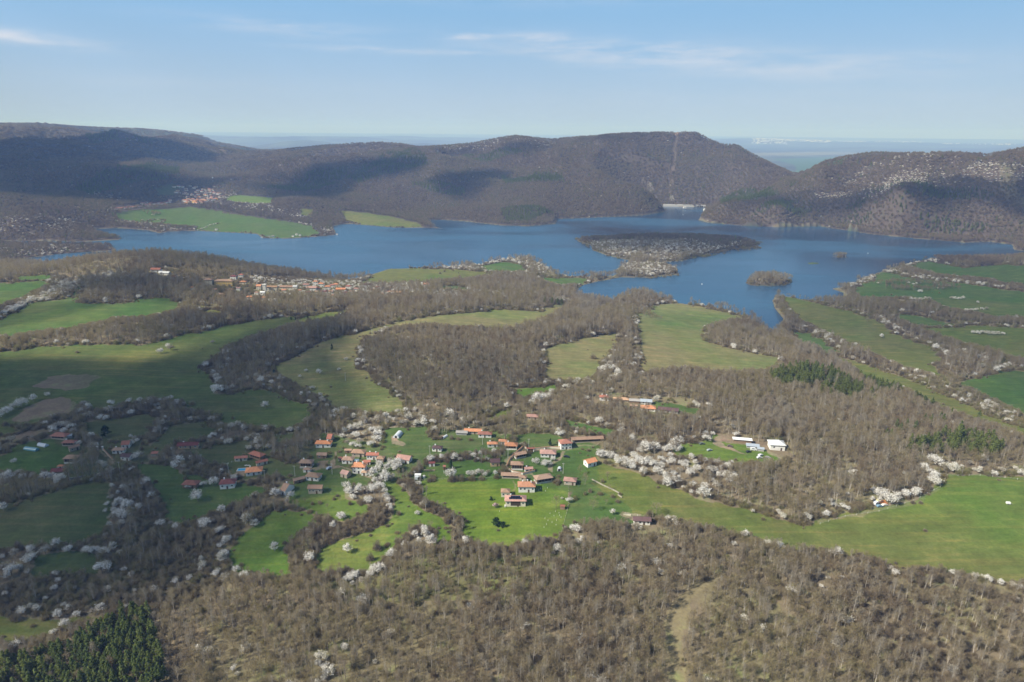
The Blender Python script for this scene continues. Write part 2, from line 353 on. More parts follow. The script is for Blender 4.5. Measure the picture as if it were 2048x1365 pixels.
# ------------------------------------------------------------------ land cover
G_LIME, G_GREEN, G_OLIVE, G_DARK, G_DRY, SOIL, DIRT = (.100,.148,.030),(.072,.112,.032),(.115,.126,.038),(.080,.096,.038),(.175,.165,.072),(.21,.16,.11),(.25,.20,.14)
FIELDS = [
 ('meadow',G_GREEN,[(0,567),(97,562),(100,572),(60,590),(0,613),(-250,640),(-250,585)]),
 ('meadow',G_GREEN,[(30,553),(105,552),(100,560),(30,564)]),
 ('meadow',G_GREEN,[(-250,720),(-250,660),(0,640),(60,607),(137,598),(157,576),(168,573),(152,608),(262,607),(280,598),(340,598),(358,607),(352,622),(290,634),(220,638),(154,656),(68,667),(0,674)]),
 ('meadow',G_OLIVE,[(404,622),(445,622),(440,629),(408,629)]),
 ('meadow',(.094,.116,.038),[(-250,715),(0,706),(85,696),(154,690),(253,690),(275,692),(342,677),(444,653),(547,636),(600,632),(592,645),(540,665),(480,680),(455,692),(440,705),(420,722),(402,735),(410,748),(425,758),(432,775),(420,788),(460,790),(506,776),(543,785),(601,805),(632,832),(577,862),(530,853),(450,850),(437,832),(372,819),(365,805),(300,800),(245,810),(205,825),(165,808),(145,825),(60,855),(0,873),(-250,950)]),
 ('ploughed_field',SOIL,[(66,771),(100,755),(135,750),(170,751),(202,756),(175,772),(138,783),(110,780)]),
 ('ploughed_field',SOIL,[(32,835),(50,815),(90,800),(125,795),(145,805),(140,822),(105,833),(60,843),(36,843)]),
 ('ploughed_field',SOIL,[(-250,945),(0,876),(60,862),(100,852),(112,858),(60,876),(0,890),(-250,970)]),
 ('meadow',G_DARK,[(165,845),(300,827),(310,836),(305,868),(262,888),(210,880),(175,870)]),
 ('meadow',G_DARK,[(340,853),(424,840),(434,863),(410,880),(362,884),(297,912),(290,905),(328,870)]),
 ('meadow',G_GREEN,[(-100,940),(0,915),(50,885),(102,878),(130,890),(132,925),(110,938),(70,948),(0,946),(-100,960)]),
 ('meadow',G_DARK,[(-250,1100),(-200,1030),(0,1016),(30,1004),(140,974),(212,966),(215,1030),(212,1072),(154,1092),(85,1093),(17,1097),(0,1100)]),
 ('meadow',G_DARK,[(78,1110),(200,1107),(191,1146),(70,1153),(62,1130)]),
 ('meadow',G_OLIVE,[(-150,1290),(-100,1236),(0,1235),(150,1238),(200,1235),(140,1255),(60,1285),(0,1290)]),
 ('meadow',G_GREEN,[(268,931),(342,931),(380,950),(440,965),(500,968),(535,985),(480,1005),(395,1042),(328,1041),(318,985)]),
 ('meadow',G_GREEN,[(400,915),(470,902),(540,915),(590,930),(595,950),(540,957),(480,960),(440,935)]),
 ('meadow',G_DARK,[(375,908),(440,888),(505,883),(500,902),(460,908),(405,916)]),
 ('meadow',G_DARK,[(545,872),(590,868),(590,882),(550,890)]),
 ('meadow',G_LIME,[(533,1028),(580,1022),(625,1025),(634,1045),(610,1062),(578,1093),(578,1152),(533,1155),(478,1145),(458,1130),(470,1080)]),
 ('meadow',G_LIME,[(765,962),(796,967),(815,990),(834,1015),(885,1039),(905,1066),(902,1085),(871,1093),(866,1062),(830,1050),(800,1075),(762,1124),(738,1145),(700,1140),(660,1150),(632,1145),(629,1120),(645,1095),(700,1075),(760,1062),(785,1040),(790,1010),(775,985),(755,970)]),
 ('meadow',G_LIME,[(580,985),(600,955),(640,942),(690,945),(735,965),(735,980),(690,975),(685,1000),(735,1012),(733,1035),(690,1045),(650,1035),(600,1015),(580,1005)]),
 ('meadow',G_LIME,[(838,962),(900,957),(1000,955),(1060,960),(1130,975),(1139,1000),(1130,1040),(1118,1080),(1085,1080),(1040,1088),(1000,1098),(955,1092),(925,1072),(920,1040),(880,1018),(850,998)]),
 ('meadow',G_GREEN,[(1139,970),(1180,960),(1210,985),(1240,1002),(1270,1035),(1300,1032),(1260,1047),(1215,1045),(1160,1052),(1125,1060),(1139,1005)]),
 ('meadow',G_OLIVE,[(1195,925),(1250,940),(1320,965),(1399,1000),(1485,1017),(1553,1041),(1608,1054),(1690,1024),(1758,1017),(1826,1000),(1881,969),(1895,947),(2048,957),(2350,975),(2350,1230),(2048,1172),(1968,1156),(1907,1146),(1845,1132),(1806,1142),(1761,1128),(1722,1114),(1671,1101),(1600,1100),(1530,1085),(1450,1064),(1380,1050),(1300,1032),(1270,1035),(1240,1002),(1210,985),(1180,960)]),
 ('meadow',G_GREEN,[(770,857),(850,855),(858,880),(900,878),(960,885),(1000,890),(1000,905),(950,905),(880,912),(840,925),(790,912),(772,890)]),
 ('ploughed_field',SOIL,[(872,881),(965,879),(966,893),(880,898)]),
 ('meadow',G_GREEN,[(850,928),(930,920),(1000,935),(995,955),(900,957),(838,960)]),
 ('meadow',G_GREEN,[(1030,890),(1040,870),(1100,866),(1130,878),(1090,888)]),
 ('meadow',G_GREEN,[(1065,898),(1130,902),(1185,905),(1195,925),(1180,955),(1139,970),(1100,950),(1050,952),(1040,930)]),
 ('meadow',G_LIME,[(1029,778),(1114,771),(1117,781),(1066,791),(1056,802),(1035,795)]),
 ('meadow',G_OLIVE,[(991,822),(1022,819),(1008,836),(964,846)]),
 ('meadow',G_GREEN,[(1121,836),(1158,846),(1234,860),(1230,873),(1193,870),(1141,856)]),
 ('meadow',G_GREEN,[(1310,803),(1345,808),(1396,818),(1396,832),(1350,832),(1300,826)]),
 ('meadow',G_LIME,[(1340,892),(1400,884),(1425,868),(1480,885),(1545,905),(1560,925),(1510,928),(1450,930),(1400,920),(1350,910)]),
 ('meadow',G_DRY,[(1272,630),(1315,610),(1365,608),(1440,622),(1490,638),(1450,645),(1408,655),(1405,680),(1470,700),(1555,715),(1550,740),(1440,750),(1370,738),(1282,748),(1278,690)]),
 ('meadow',G_DRY,[(1090,699),(1140,682),(1237,667),(1240,679),(1193,747),(1186,761),(1093,763)]),
 ('meadow',G_DRY,[(687,679),(724,662),(834,638),(885,631),(1005,620),(1083,624),(1107,610),(1131,603),(1128,620),(1090,638),(1022,658),(919,655),(851,650),(765,658),(748,675)]),
 ('meadow',G_DRY,[(552,727),(600,712),(630,690),(660,680),(700,670),(735,672),(715,690),(712,725),(740,755),(780,785),(815,820),(800,830),(740,828),(680,820),(650,800),(600,775),(560,750),(548,735)]),
 ('meadow',G_OLIVE,[(590,640),(640,628),(690,620),(690,628),(640,640),(600,648)]),
 ('meadow',G_OLIVE,[(711,571),(742,552),(776,539),(844,537),(885,539),(977,545),(981,552),(926,559),(899,562),(844,566),(782,569)]),
 ('meadow',G_GREEN,[(953,534),(1015,523),(1049,535),(1052,542),(1015,545),(977,543)]),
 ('meadow',G_GREEN,[(1076,555),(1175,557),(1169,569),(1117,571),(1090,562)]),
 ('meadow',G_DARK,[(885,572),(919,572),(950,586),(885,580)]),
 ('meadow',G_GREEN,[(1823,531),(1850,523),(1895,530),(1936,537),(1973,530),(2032,532),(2200,540),(2200,590),(2048,573),(1997,562),(1929,554),(1871,549),(1826,538)]),
 ('meadow',G_GREEN,[(1703,579),(1748,562),(1758,545),(1785,547),(1826,557),(1895,564),(1997,579),(2200,605),(2200,650),(2048,636),(1987,634),(1946,624),(1895,617),(1861,603),(1792,596),(1734,598)]),
 ('meadow',G_OLIVE,[(1562,600),(1575,594),(1621,603),(1690,620),(1765,645),(1792,668),(1854,692),(1895,720),(1865,735),(1900,758),(1860,752),(1809,737),(1758,716),(1700,689),(1660,668),(1620,650),(1585,625)]),
 ('meadow',G_GREEN,[(1915,765),(2000,745),(2200,745),(2200,880),(2048,828),(1980,800)]),
 ('meadow',G_GREEN,[(1587,665),(1621,667),(1656,689),(1683,706),(1656,713),(1587,682)]),
 ('meadow',G_OLIVE,[(1666,714),(1703,720),(1803,754),(1895,795),(1980,832),(2048,856),(2200,905),(2200,925),(2048,872),(1980,850),(1895,820),(1809,780),(1717,747)]),
 ('meadow',G_GREEN,[(1789,627),(1861,638),(1922,651),(1837,655),(1803,644)]),
 ('meadow',G_OLIVE,[(1840,658),(1943,651),(2200,670),(2200,740),(2048,722),(1997,706),(1895,679)]),
 ('meadow',G_GREEN,[(226,429),(284,419),(376,414),(417,419),(496,432),(540,439),(625,453),(640,468),(600,475),(547,476),(526,474),(513,467),(444,464),(393,460),(393,453),(325,446),(246,439)]),
 ('meadow',G_LIME,[(451,395),(478,390),(547,396),(540,407),(478,405),(455,402)]),
 ('meadow',G_OLIVE,[(595,427),(608,417),(625,419),(618,433)]),
 ('meadow',G_OLIVE,[(683,422),(724,425),(783,434),(834,446),(844,454),(793,454.5),(724,448),(697,443)]),
 ('meadow',G_DARK,[(310,380),(345,368),(365,375),(345,392),(320,390)]),
]
# scattered clearings of grass in the woods, bare banks, tracks: (colour, weight, polygon)
PATCH = [((.085,.07,.045),.9,[(-120,1480),(-100,1375),(0,1350),(60,1328),(130,1308),(200,1272),(260,1235),(300,1250),(320,1300),(335,1375),(345,1480)]),
 (G_GREEN,.85,[(640,870),(690,872),(760,890),(775,860),(850,858),(1000,860),(1060,880),(1130,880),(1195,890),(1195,960),(1140,985),(1060,965),(900,960),(800,965),(740,975),(690,985),(600,1000),(560,985),(600,935),(625,900)]),
 (G_DARK,.85,[(90,865),(160,862),(200,880),(300,880),(300,925),(230,940),(160,955),(110,950),(130,900)]),(G_DARK,.8,[(370,880),(460,885),(545,900),(600,930),(590,960),(450,960),(400,940),(370,930)]),
 (G_DARK,.7,[(640,880),(600,880),(545,870),(500,890),(560,915),(620,920)]),(G_OLIVE,.3,[(400,560),(720,560),(860,570),(860,590),(650,605),(480,610),(300,585),(290,540)]),
 (G_OLIVE,.6,[(600,1170),(700,1150),(850,1105),(920,1080),(1110,1090),(1250,1080),(1240,1130),(1090,1190),(950,1200),(760,1210)]),
 ((.15,.135,.07),.5,[(300,1365),(480,1250),(650,1200),(900,1210),(950,1365)]),
 ((.215,.18,.10),.85,[(1325,1240),(1360,1190),(1420,1160),(1440,1150),(1400,1190),(1375,1240),(1360,1290),(1380,1365),(1345,1365),(1335,1300)]),
 (G_DRY,.5,[(1530,1230),(1560,1200),(1570,1230),(1545,1260)]),
 (DIRT,.7,[(1640,1044),(1690,1030),(1745,1020),(1770,1010),(1830,998),(1870,975),(1885,980),(1830,1010),(1750,1026),(1690,1036),(1640,1050)]),
 (DIRT,.9,[(1420,885),(1430,872),(1455,868),(1450,876),(1440,882),(1452,890),(1475,900),(1500,912),(1480,906),(1445,893)]),
 (DIRT,.9,[(1530,900),(1545,905),(1565,920),(1555,918),(1535,908)]),
 (SOIL,.9,[(1440,868),(1465,872),(1525,885),(1530,900),(1500,892),(1460,885),(1440,880)]),
 (DIRT,1.,[(1008,940),(1012,922),(1030,905),(1046,894),(1052,896),(1035,912),(1020,928),(1018,938),(1030,946),(1060,948),(1060,952),(1025,950)]),
 (DIRT,1.,[(1095,938),(1123,904),(1131,904),(1102,943)]),
 (DIRT,1.,[(1040,893),(1060,898),(1130,896),(1131,900),(1060,902),(1045,897)]),
 (DIRT,.9,[(600,942),(640,933),(665,930),(680,928),(680,933),(645,938),(612,948)]),
 (DIRT,.7,[(680,930),(720,945),(735,952),(760,958),(765,962),(732,955),(700,942),(680,933)]),
 (DIRT,.6,[(1000,870),(1010,862),(1022,856),(1024,858),(1010,866),(1002,874)]),
 (DIRT,.7,[(1131,900),(1160,893),(1185,890),(1200,884),(1202,886),(1186,893),(1160,896),(1131,903)]),
 (DIRT,.7,[(1053,957),(1060,968),(1068,985),(1064,986),(1056,970),(1050,958)]),
 (DIRT,.8,[(1025,962),(1029,975),(1030,990),(1027,990),(1026,976),(1022,962)]),
 (DIRT,.8,[(786,872),(796,872),(798,882),(812,888),(806,892),(788,888)]),
 (SOIL,.9,[(868,876),(886,868),(890,872),(874,879)]),
 (DIRT,.9,[(660,935),(668,905),(672,905),(670,930)]),
 (DIRT,.9,[(612,948),(606,940),(610,936),(618,945)]),
 (SOIL,.9,[(636,925),(658,922),(657,932),(640,934)]),
 (DIRT,.9,[(1283,1032),(1245,1026),(1240,1030),(1275,1040)]),
 (DIRT,.8,[(200,870),(205,900),(224,922),(230,930),(222,932),(205,915),(196,890)]),
 (DIRT,.9,[(465,949),(478,938),(492,940),(486,951),(470,953)]),
 (DIRT,.75,[(1252,660),(1262,622),(1270,622),(1266,660),(1280,740),(1274,745),(1262,700)]),
 (DIRT,.6,[(1195,745),(1235,690),(1240,692),(1200,748)]),
 (DRY:=G_DRY,.8,[(1255,610),(1272,612),(1275,660),(1245,668),(1235,640)]),
 (DIRT,.6,[(145,800),(152,810),(145,830),(60,858),(60,853),(138,828)]),
 ((.19,.145,.11),.55,[(1354,262),(1359,262),(1352,300),(1346,360),(1339,410),(1335,410),(1342,340),(1348,290)]),
 ((.26,.16,.10),.9,[(1350,263),(1360,263),(1358,270),(1350,270)]),
 ((.26,.235,.19),.75,[(1292,366),(1302,368),(1306,378),(1296,382)]),((.34,.31,.26),1,[(1335,368),(1345,366),(1348,372),(1338,374)]),((.34,.31,.26),1,[(1338,394),(1347,393),(1346,398),(1340,399)]),
 (G_GREEN,.5,[(240,340),(280,322),(320,325),(300,340),(250,350)]),
 (G_GREEN,.8,[(885,372),(890,372),(890,374),(885,374)]),
 ((.16,.14,.09),.6,[(1990,330),(2020,330),(2040,380),(2060,420),(2030,410),(2000,370)]),
 ((.075,.125,.055),.9,[(1545,318),(1700,313),(1690,324),(1640,334),(1590,330)]),
 ((.2,.19,.13),.8,[(1500,306),(1640,304),(1760,306),(1640,311),(1520,312)]),
 ((.10,.16,.06),.6,[(1560,338),(1640,336),(1600,345)]),
 ((.05,.07,.05),.8,[(1480,296),(1700,298),(1500,301)]),
 ((.06,.10,.05),.7,[(430,296),(620,291),(640,294),(460,300)])]
PINES_FAR = [[(1440,395),(1500,380),(1560,375),(1600,365),(1560,395),(1480,405),(1440,412)],[(1500,440),(1560,405),(1610,405),(1625,425),(1600,440)],
 [(1700,410),(1770,375),(1850,365),(1980,375),(1990,400),(1900,402),(1820,402),(1750,415),(1690,422)],[(1670,442),(1720,430),(1800,430),(1900,440),(1980,450),(1960,472),(1850,462),(1720,452)],
 [(690,360),(760,315),(840,302),(860,330),(800,345),(720,370)],[(1000,355),(1120,350),(1135,370),(1010,370)],[(900,310),(1020,300),(1060,310),(960,325)],
 [(1000,420),(1060,415),(1110,430),(1060,446),(1010,446)],[(820,370),(870,365),(930,380),(930,395),(870,390)],[(150,380),(200,350),(300,330),(360,335),(360,360),(250,375),(180,395)],
 [(530,378),(620,345),(700,340),(680,370),(600,388)],[(165,275),(240,268),(330,285),(300,292),(180,290)],[(1520,415),(1570,400),(1600,408),(1540,424)]]
PINES_NEAR = [[(-120,1480),(-100,1370),(0,1345),(60,1320),(130,1300),(200,1265),(260,1225),(300,1240),(320,1290),(335,1365),(345,1480)],
 [(1536,758),(1587,744),(1649,744),(1690,765),(1727,785),(1717,799),(1676,799),(1638,782),(1560,778)],[(1714,754),(1724,741),(1758,751),(1806,775),(1803,787),(1758,785)],
 [(1820,795),(1837,790),(1881,809),(1891,817),(1843,812)],[(1799,908),(1843,887),(1895,877),(1956,880),(1997,897),(2002,916),(1963,919),(1861,909)]]
PINES_SPARSE = [(1772,874),(1780,880),(1792,860),(1800,866),(1812,858),(1830,862),(1848,848),(1862,846),(1880,842),(1885,850),(1900,838),(1956,842),(1700,800),(1640,790),(1660,800),(1742,790),(1008,1225),(1820,820),(1835,826)]
BLOSS = [(.5,[(1540,408),(1640,385),(1740,372),(1820,345),(1960,330),(2048,330),(2048,365),(1900,370),(1780,380),(1700,395),(1600,408)]),(.25,[(1650,360),(1750,325),(2000,315),(2048,330),(1800,350)]),
 (.5,[(1165,482),(1190,483),(1420,482),(1505,488),(1440,500),(1340,522),(1230,514),(1185,497)]),(.5,[(1234,540),(1262,526),(1330,528),(1357,545),(1300,555)]),
 (.16,[(190,385),(240,385),(260,402),(215,430),(150,440),(100,430),(180,405)]),(.25,[(210,432),(300,447),(400,455),(395,462),(330,466),(240,450)]),(.3,[(360,390),(460,380),(560,420),(640,425),(600,440),(430,410),(380,410)]),
 (.35,[(500,555),(720,565),(860,570),(860,590),(650,600),(520,590)]),(.3,[(0,490),(230,494),(230,503),(0,515)]),(.3,[(0,440),(150,440),(180,470),(0,480)]),(.75,[(0,628),(60,600),(130,565),(165,562),(150,580),(100,605),(0,645)]),
 (.4,[(90,560),(250,545),(270,560),(110,572)]),(.35,[(885,534),(1056,515),(1110,545),(1060,552),(980,552),(960,540),(890,540)]),(.22,[(840,300),(900,285),(1000,276),(1120,282),(1100,296),(930,302)]),
 (.5,[(1690,576),(1740,552),(1860,518),(1880,522),(1790,548),(1720,575)]),(.3,[(1790,548),(1900,560),(2060,585),(2060,600),(1900,575)]),(.13,[(1580,600),(1700,680),(1900,770),(2048,840),(2048,860),(1900,795),(1690,700),(1570,640)]),
 (.2,[(1760,640),(1860,690),(2048,735),(2048,745),(1850,705),(1770,660)]),(.45,[(1640,465),(1660,455),(1700,460)]),(.6,[(640,455),(668,455),(672,468),(645,468)]),(.3,[(540,440),(640,452),(640,456),(560,448)]),
 (.4,[(150,690),(260,686),(255,692),(150,694)]),(.25,[(750,585),(1200,600),(1180,610),(760,600)]),(.25,[(1000,640),(1050,620),(1000,615)]),(.25,[(700,845),(900,825),(1000,850),(780,858)]),
 (.35,[(1290,930),(1420,925),(1480,960),(1420,985),(1330,965)])]

cols = np.empty(GX.shape + (3,)); grass = np.zeros(GX.shape)
FLOOR = np.array((.190,.152,.098))
cols[:] = FLOOR
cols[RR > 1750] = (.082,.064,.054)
nz = fbm(GX / 60, GY / 60, 41)[..., None]
cols += np.clip(nz, 0, 1) * np.array((-.01,.022,-.02)) * (RR < 1500)[..., None]
farw = np.clip((RR - 4500) / 1500, 0, 1)[..., None]
pl = fbm(GX / 600, GY / 600, 51)[..., None]
cols = cols * (1 - farw) + (np.array((.085,.09,.07)) + pl * np.array((.05,.07,.03))) * farw
field_id = np.full(GX.shape, -1, int)
wx = GX + 4.6 * fbm(GX / 14, GY / 14, 61) * np.clip(RR / 500, .5, 3); wy = GY + 4.6 * fbm(GX / 14, GY / 14, 62) * np.clip(RR / 500, .5, 3)
FIELD_W = []
for k, (nm, col, poly) in enumerate(FIELDS):
    P = gpoly(poly); FIELD_W.append(P)
    m = in_poly(wx, wy, P) & ~inlake
    field_id[m] = k; cols[m] = col; grass[m] = 0.0 if nm == 'ploughed_field' else 1.0
for col, wt, poly in PATCH:
    P = gpoly(poly); m = in_poly(wx, wy, P) & ~inlake
    cols[m] = cols[m] * (1 - wt) + np.array(col) * wt
    if col[1] > col[0] * 1.15: grass[m] = np.maximum(grass[m], wt)
# greener stretches inside the big meadows
def tint(poly, col, wt, soft):
    P = gpoly(poly); m = field_id >= 0
    x = GX[m]; y = GY[m]
    d = dist_poly(x, y, P); ins = in_poly(x, y, P)
    f = np.clip(np.where(ins, d, -d) / soft * .5 + .5, 0, 1) * wt
    cols[m] = cols[m] * (1 - f[:, None]) + np.array(col) * f[:, None]
tint([(1640,1000),(1900,950),(2100,955),(2100,1110),(1900,1060),(1760,1040)], (.100,.158,.026), .8, 50)
tint([(1195,930),(1330,980),(1300,1010),(1230,1000)], (.12,.15,.03), .6, 20)
tint([(1290,620),(1480,630),(1440,648),(1400,665),(1290,660)], (.085,.14,.035), .8, 60)
tint([(840,965),(1000,960),(1100,1000),(1100,1090),(930,1090)], (.125,.185,.012), .5, 25)
tint([(800,600),(1060,640),(1130,600),(1128,622)], (.19,.19,.07), .5, 30)
tint([(640,1080),(760,1070),(740,1140),(640,1150)], (.15,.16,.04), .6, 15)
tint([(180,725),(270,700),(330,710),(240,740)], (.16,.16,.045), .7, 18)
tint([(150,745),(330,735),(420,760),(300,790),(180,790)], (.105,.14,.035), .6, 30)
tint([(440,660),(560,640),(470,690),(420,715),(330,700)], (.12,.15,.045), .6, 25)
tint([(0,600),(200,615),(200,640),(0,660)], (.125,.15,.04), .7, 25)
tint([(640,750),(700,745),(740,790),(660,800)], (.17,.175,.05), .7, 20)
tint([(1600,610),(1760,660),(1840,700),(1700,680)], (.12,.125,.05), .6, 30)
tint([(1900,600),(2048,610),(2048,635),(1930,622)], (.14,.14,.05), .7, 30)
tint([(1340,660),(1420,690),(1500,720),(1400,730)], (.15,.165,.05), .6, 25)
tint([(0,715),(140,700),(130,715),(0,722)], (.15,.13,.05), .6, 12)
tint([(380,800),(520,800),(480,830),(400,825)], (.11,.10,.05), .6, 20)
_di = np.full(GX.shape, 999.0)
_di[near_l] = np.minimum.reduce([dist_poly(GX[near_l], GY[near_l], isl) for isl in ISLES_W])
cols[(~inlake) & (_di < 60) & (RR > 1100) & (RR < 1900)] = (.085,.07,.05)
cols[(~inlake) & in_poly(GX, GY, ISLES_W[2])] = (.07,.10,.035)
_ib = plane_pt(*np.array([(1150,478),(1230,470),(1300,466),(1450,470),(1528,485),(1520,500),(1400,518),(1365,553),(1290,559),(1225,552),(1180,499)], float).T, 0.0)[:, :2]
_im = (~inlake) & in_poly(GX, GY, _ib); cols[_im] = (.085,.072,.05)
shore = (~inlake) & ~(_im & (dl > 3)) & (_di > 20) & (dl < 4.5 + 3 * fbm(GX / 30, GY / 30, 77))
cols[shore] = cols[shore] * .35 + np.array((.17,.145,.10)) * .65
grass[shore] = 0
cols[inlake] = (.05,.06,.05)
cols = np.clip(cols, .01, 1)

def pmat(name):
    m = bpy.data.materials.new(name); m.use_nodes = True
    return m, m.node_tree, m.node_tree.nodes['Principled BSDF']
def land_mat():
    m, t, b = pmat('land')
    L = t.links.new
    at = N(t, 'ShaderNodeAttribute', attribute_name='cover'); ag = N(t, 'ShaderNodeAttribute', attribute_name='grass')
    ge = N(t, 'ShaderNodeNewGeometry')
    def nz(scale, det=4, rough=.6):
        n = N(t, 'ShaderNodeTexNoise', i_Scale=scale, i_Detail=det, i_Roughness=rough); L(ge.outputs['Position'], n.inputs[0]); return n.outputs[0]
    big, mid, fine = nz(.011, 5), nz(.07, 5, .65), nz(.55, 5, .7)
    mp = N(t, 'ShaderNodeMapping'); mp.inputs['Rotation'].default_value = (0, 0, .5); mp.inputs['Scale'].default_value = (.012, .22, .1)
    L(ge.outputs['Position'], mp.inputs[0])
    st = N(t, 'ShaderNodeTexNoise', i_Scale=1.0, i_Detail=4.0, i_Roughness=.6); L(mp.outputs[0], st.inputs[0])
    v = math_n(t, 'MULTIPLY_ADD', mid, 1.1, .45)
    v = math_n(t, 'MULTIPLY', v, math_n(t, 'MULTIPLY_ADD', fine, 1.0, .5))
    c0 = mix_n(t, 1.0, at.outputs[0], v, 'MULTIPLY')
    # grass: tufts, dry streaks, greener hollows
    gcol = mix_n(t, math_n(t, 'MULTIPLY', smooth_n(t, st.outputs[0], .45, .7), .5), c0, mix_n(t, 1.0, c0, (1.75, 1.25, 1.5), 'MULTIPLY'))
    mw = N(t, 'ShaderNodeMapping'); mw.inputs['Rotation'].default_value = (0, 0, -.22); L(ge.outputs['Position'], mw.inputs[0])
    wv = N(t, 'ShaderNodeTexWave', wave_type='BANDS', bands_direction='Y', i_Scale=.055, i_Distortion=3.5, i_Detail=3.0); wv.inputs['Detail Scale'].default_value = .25; L(mw.outputs[0], wv.inputs[0])
    gcol = mix_n(t, math_n(t, 'MULTIPLY', wv.outputs['Fac'], .16), gcol, mix_n(t, 1.0, gcol, (.55, .62, .5), 'MULTIPLY'))
    gcol = mix_n(t, math_n(t, 'MULTIPLY', smooth_n(t, big, .42, .68), .75), gcol, mix_n(t, 1.0, gcol, (.72, 1.02, .7), 'MULTIPLY'))
    gcol = mix_n(t, math_n(t, 'MULTIPLY', smooth_n(t, mid, .55, .72), .55), gcol, mix_n(t, 1.0, gcol, (1.35, 1.08, 1.25), 'MULTIPLY'))
    fcol = mix_n(t, math_n(t, 'MULTIPLY', smooth_n(t, mid, .5, .7), .5), c0, mix_n(t, 1.0, c0, (.8, 1.25, .7), 'MULTIPLY'))
    L(mix_n(t, ag.outputs[2], fcol, gcol), b.inputs['Base Color'])
    b.inputs['Roughness'].default_value = 1.0; b.inputs['Specular IOR Level'].default_value = .1
    bp = N(t, 'ShaderNodeBump', i_Strength=.55, i_Distance=.6); L(fine, bp.inputs['Height']); L(bp.outputs[0], b.inputs['Normal'])
    return m
LAND = land_mat()
# which named piece of land each face belongs to
piece = np.zeros(GX.shape, int)                      # 0 ground
piece[RR > 1720] = 1                                 # hills
piece[(RR > 1150) & (RR < 2300) & (azd < -18) & (GY > 1380)] = 1
piece[RR > 7000] = 2                                 # plain
isl_ids = [gpoly([(1150,478),(1300,466),(1450,470),(1525,485),(1512,498),(1400,516),(1330,527),(1268,523),(1210,512),(1180,495)]),
           plane_pt(*np.array([(1262,523),(1330,526),(1362,552),(1295,558),(1240,553),(1230,540)], float).T, 0.0)[:, :2]] + [i * 1.0 for i in ISLES_W]
isl_ids[0] = plane_pt(*np.array([(1150,478),(1230,472),(1300,468),(1450,473),(1525,485),(1520,498),(1400,516),(1330,527),(1268,523),(1210,513),(1180,497)], float).T, 0.0)[:, :2]
for k, P in enumerate(isl_ids): piece[in_poly(GX, GY, P) | ((dist_poly(GX, GY, P) < 5) if k > 1 else False)] = 3 + k
piece[inlake & (piece < 3)] = 20
piece = np.where(field_id >= 0, 100 + field_id, piece)
allv = np.stack([GX, GY, Z], -1).reshape(-1, 3)
idx = np.arange(NR * NT).reshape(NR, NT)
quads = np.stack([idx[:-1, :-1], idx[1:, :-1], idx[1:, 1:], idx[:-1, 1:]], -1).reshape(-1, 4)[:, ::-1]
pf = piece[:-1, :-1].ravel()
flat_c = np.c_[cols.reshape(-1, 3), np.ones(NR * NT)]; flat_g = grass.ravel()
names = {0: 'ground', 1: 'hills', 2: 'plain', 3: 'island', 4: 'island', 5: 'island', 6: 'island', 7: 'island', 20: 'lake_bed'}
for pid in np.unique(pf):
    q = quads[pf == pid]
    u_, inv = np.unique(q, return_inverse=True)
    nm = names.get(int(pid)) or FIELDS[pid - 100][0]
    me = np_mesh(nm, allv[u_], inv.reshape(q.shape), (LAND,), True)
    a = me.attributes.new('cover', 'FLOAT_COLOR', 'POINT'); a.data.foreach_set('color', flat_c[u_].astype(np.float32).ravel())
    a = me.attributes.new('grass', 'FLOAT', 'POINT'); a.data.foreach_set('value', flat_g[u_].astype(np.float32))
    tag(mobj(nm, me), kind='structure')

# water
def water_mat():
    m, t, b = pmat('lake_water'); L = t.links.new
    ge = N(t, 'ShaderNodeNewGeometry')
    mp = N(t, 'ShaderNodeMapping'); mp.inputs['Scale'].default_value = (.0022, .0052, .01); L(ge.outputs['Position'], mp.inputs[0])
    n = N(t, 'ShaderNodeTexNoise', i_Scale=1.0, i_Detail=5.0, i_Roughness=.6, i_Distortion=.6); L(mp.outputs[0], n.inputs[0])
    ripple = smooth_n(t, n.outputs[0], .38, .62)
    L(mix_n(t, ripple, (.010, .042, .092), (.030, .088, .155)), b.inputs['Base Color'])
    L(math_n(t, 'MULTIPLY_ADD', ripple, .16, .10), b.inputs['Roughness'])
    b.inputs['IOR'].default_value = 1.33
    wv = N(t, 'ShaderNodeTexNoise', i_Scale=.35, i_Detail=6.0, i_Roughness=.7); L(ge.outputs['Position'], wv.inputs[0])
    bp = N(t, 'ShaderNodeBump', i_Distance=.9); L(wv.outputs[0], bp.inputs['Height'])
    L(math_n(t, 'MULTIPLY_ADD', ripple, .35, .15), bp.inputs['Strength']); L(bp.outputs[0], b.inputs['Normal'])
    return m
wv_ = [(-2600, 800, 0), (2600, 800, 0), (2600, 2672, 0), (-2600, 2672, 0)]
# the lake surface ends at the dam
dA, dB = plane_pt(1309, 413.2, 0.0), plane_pt(1413, 415.2, 0.0)
lk = mobj('lake_water', np_mesh('lake_water', wv_, [(0, 1, 2, 3)], (water_mat(),)))
tag(lk, 'calm blue reservoir water', kind='structure')
wl = np.array([dA[1], dB[1]]).max() + 3
lk.data.vertices[2].co.y = wl; lk.data.vertices[3].co.y = wl

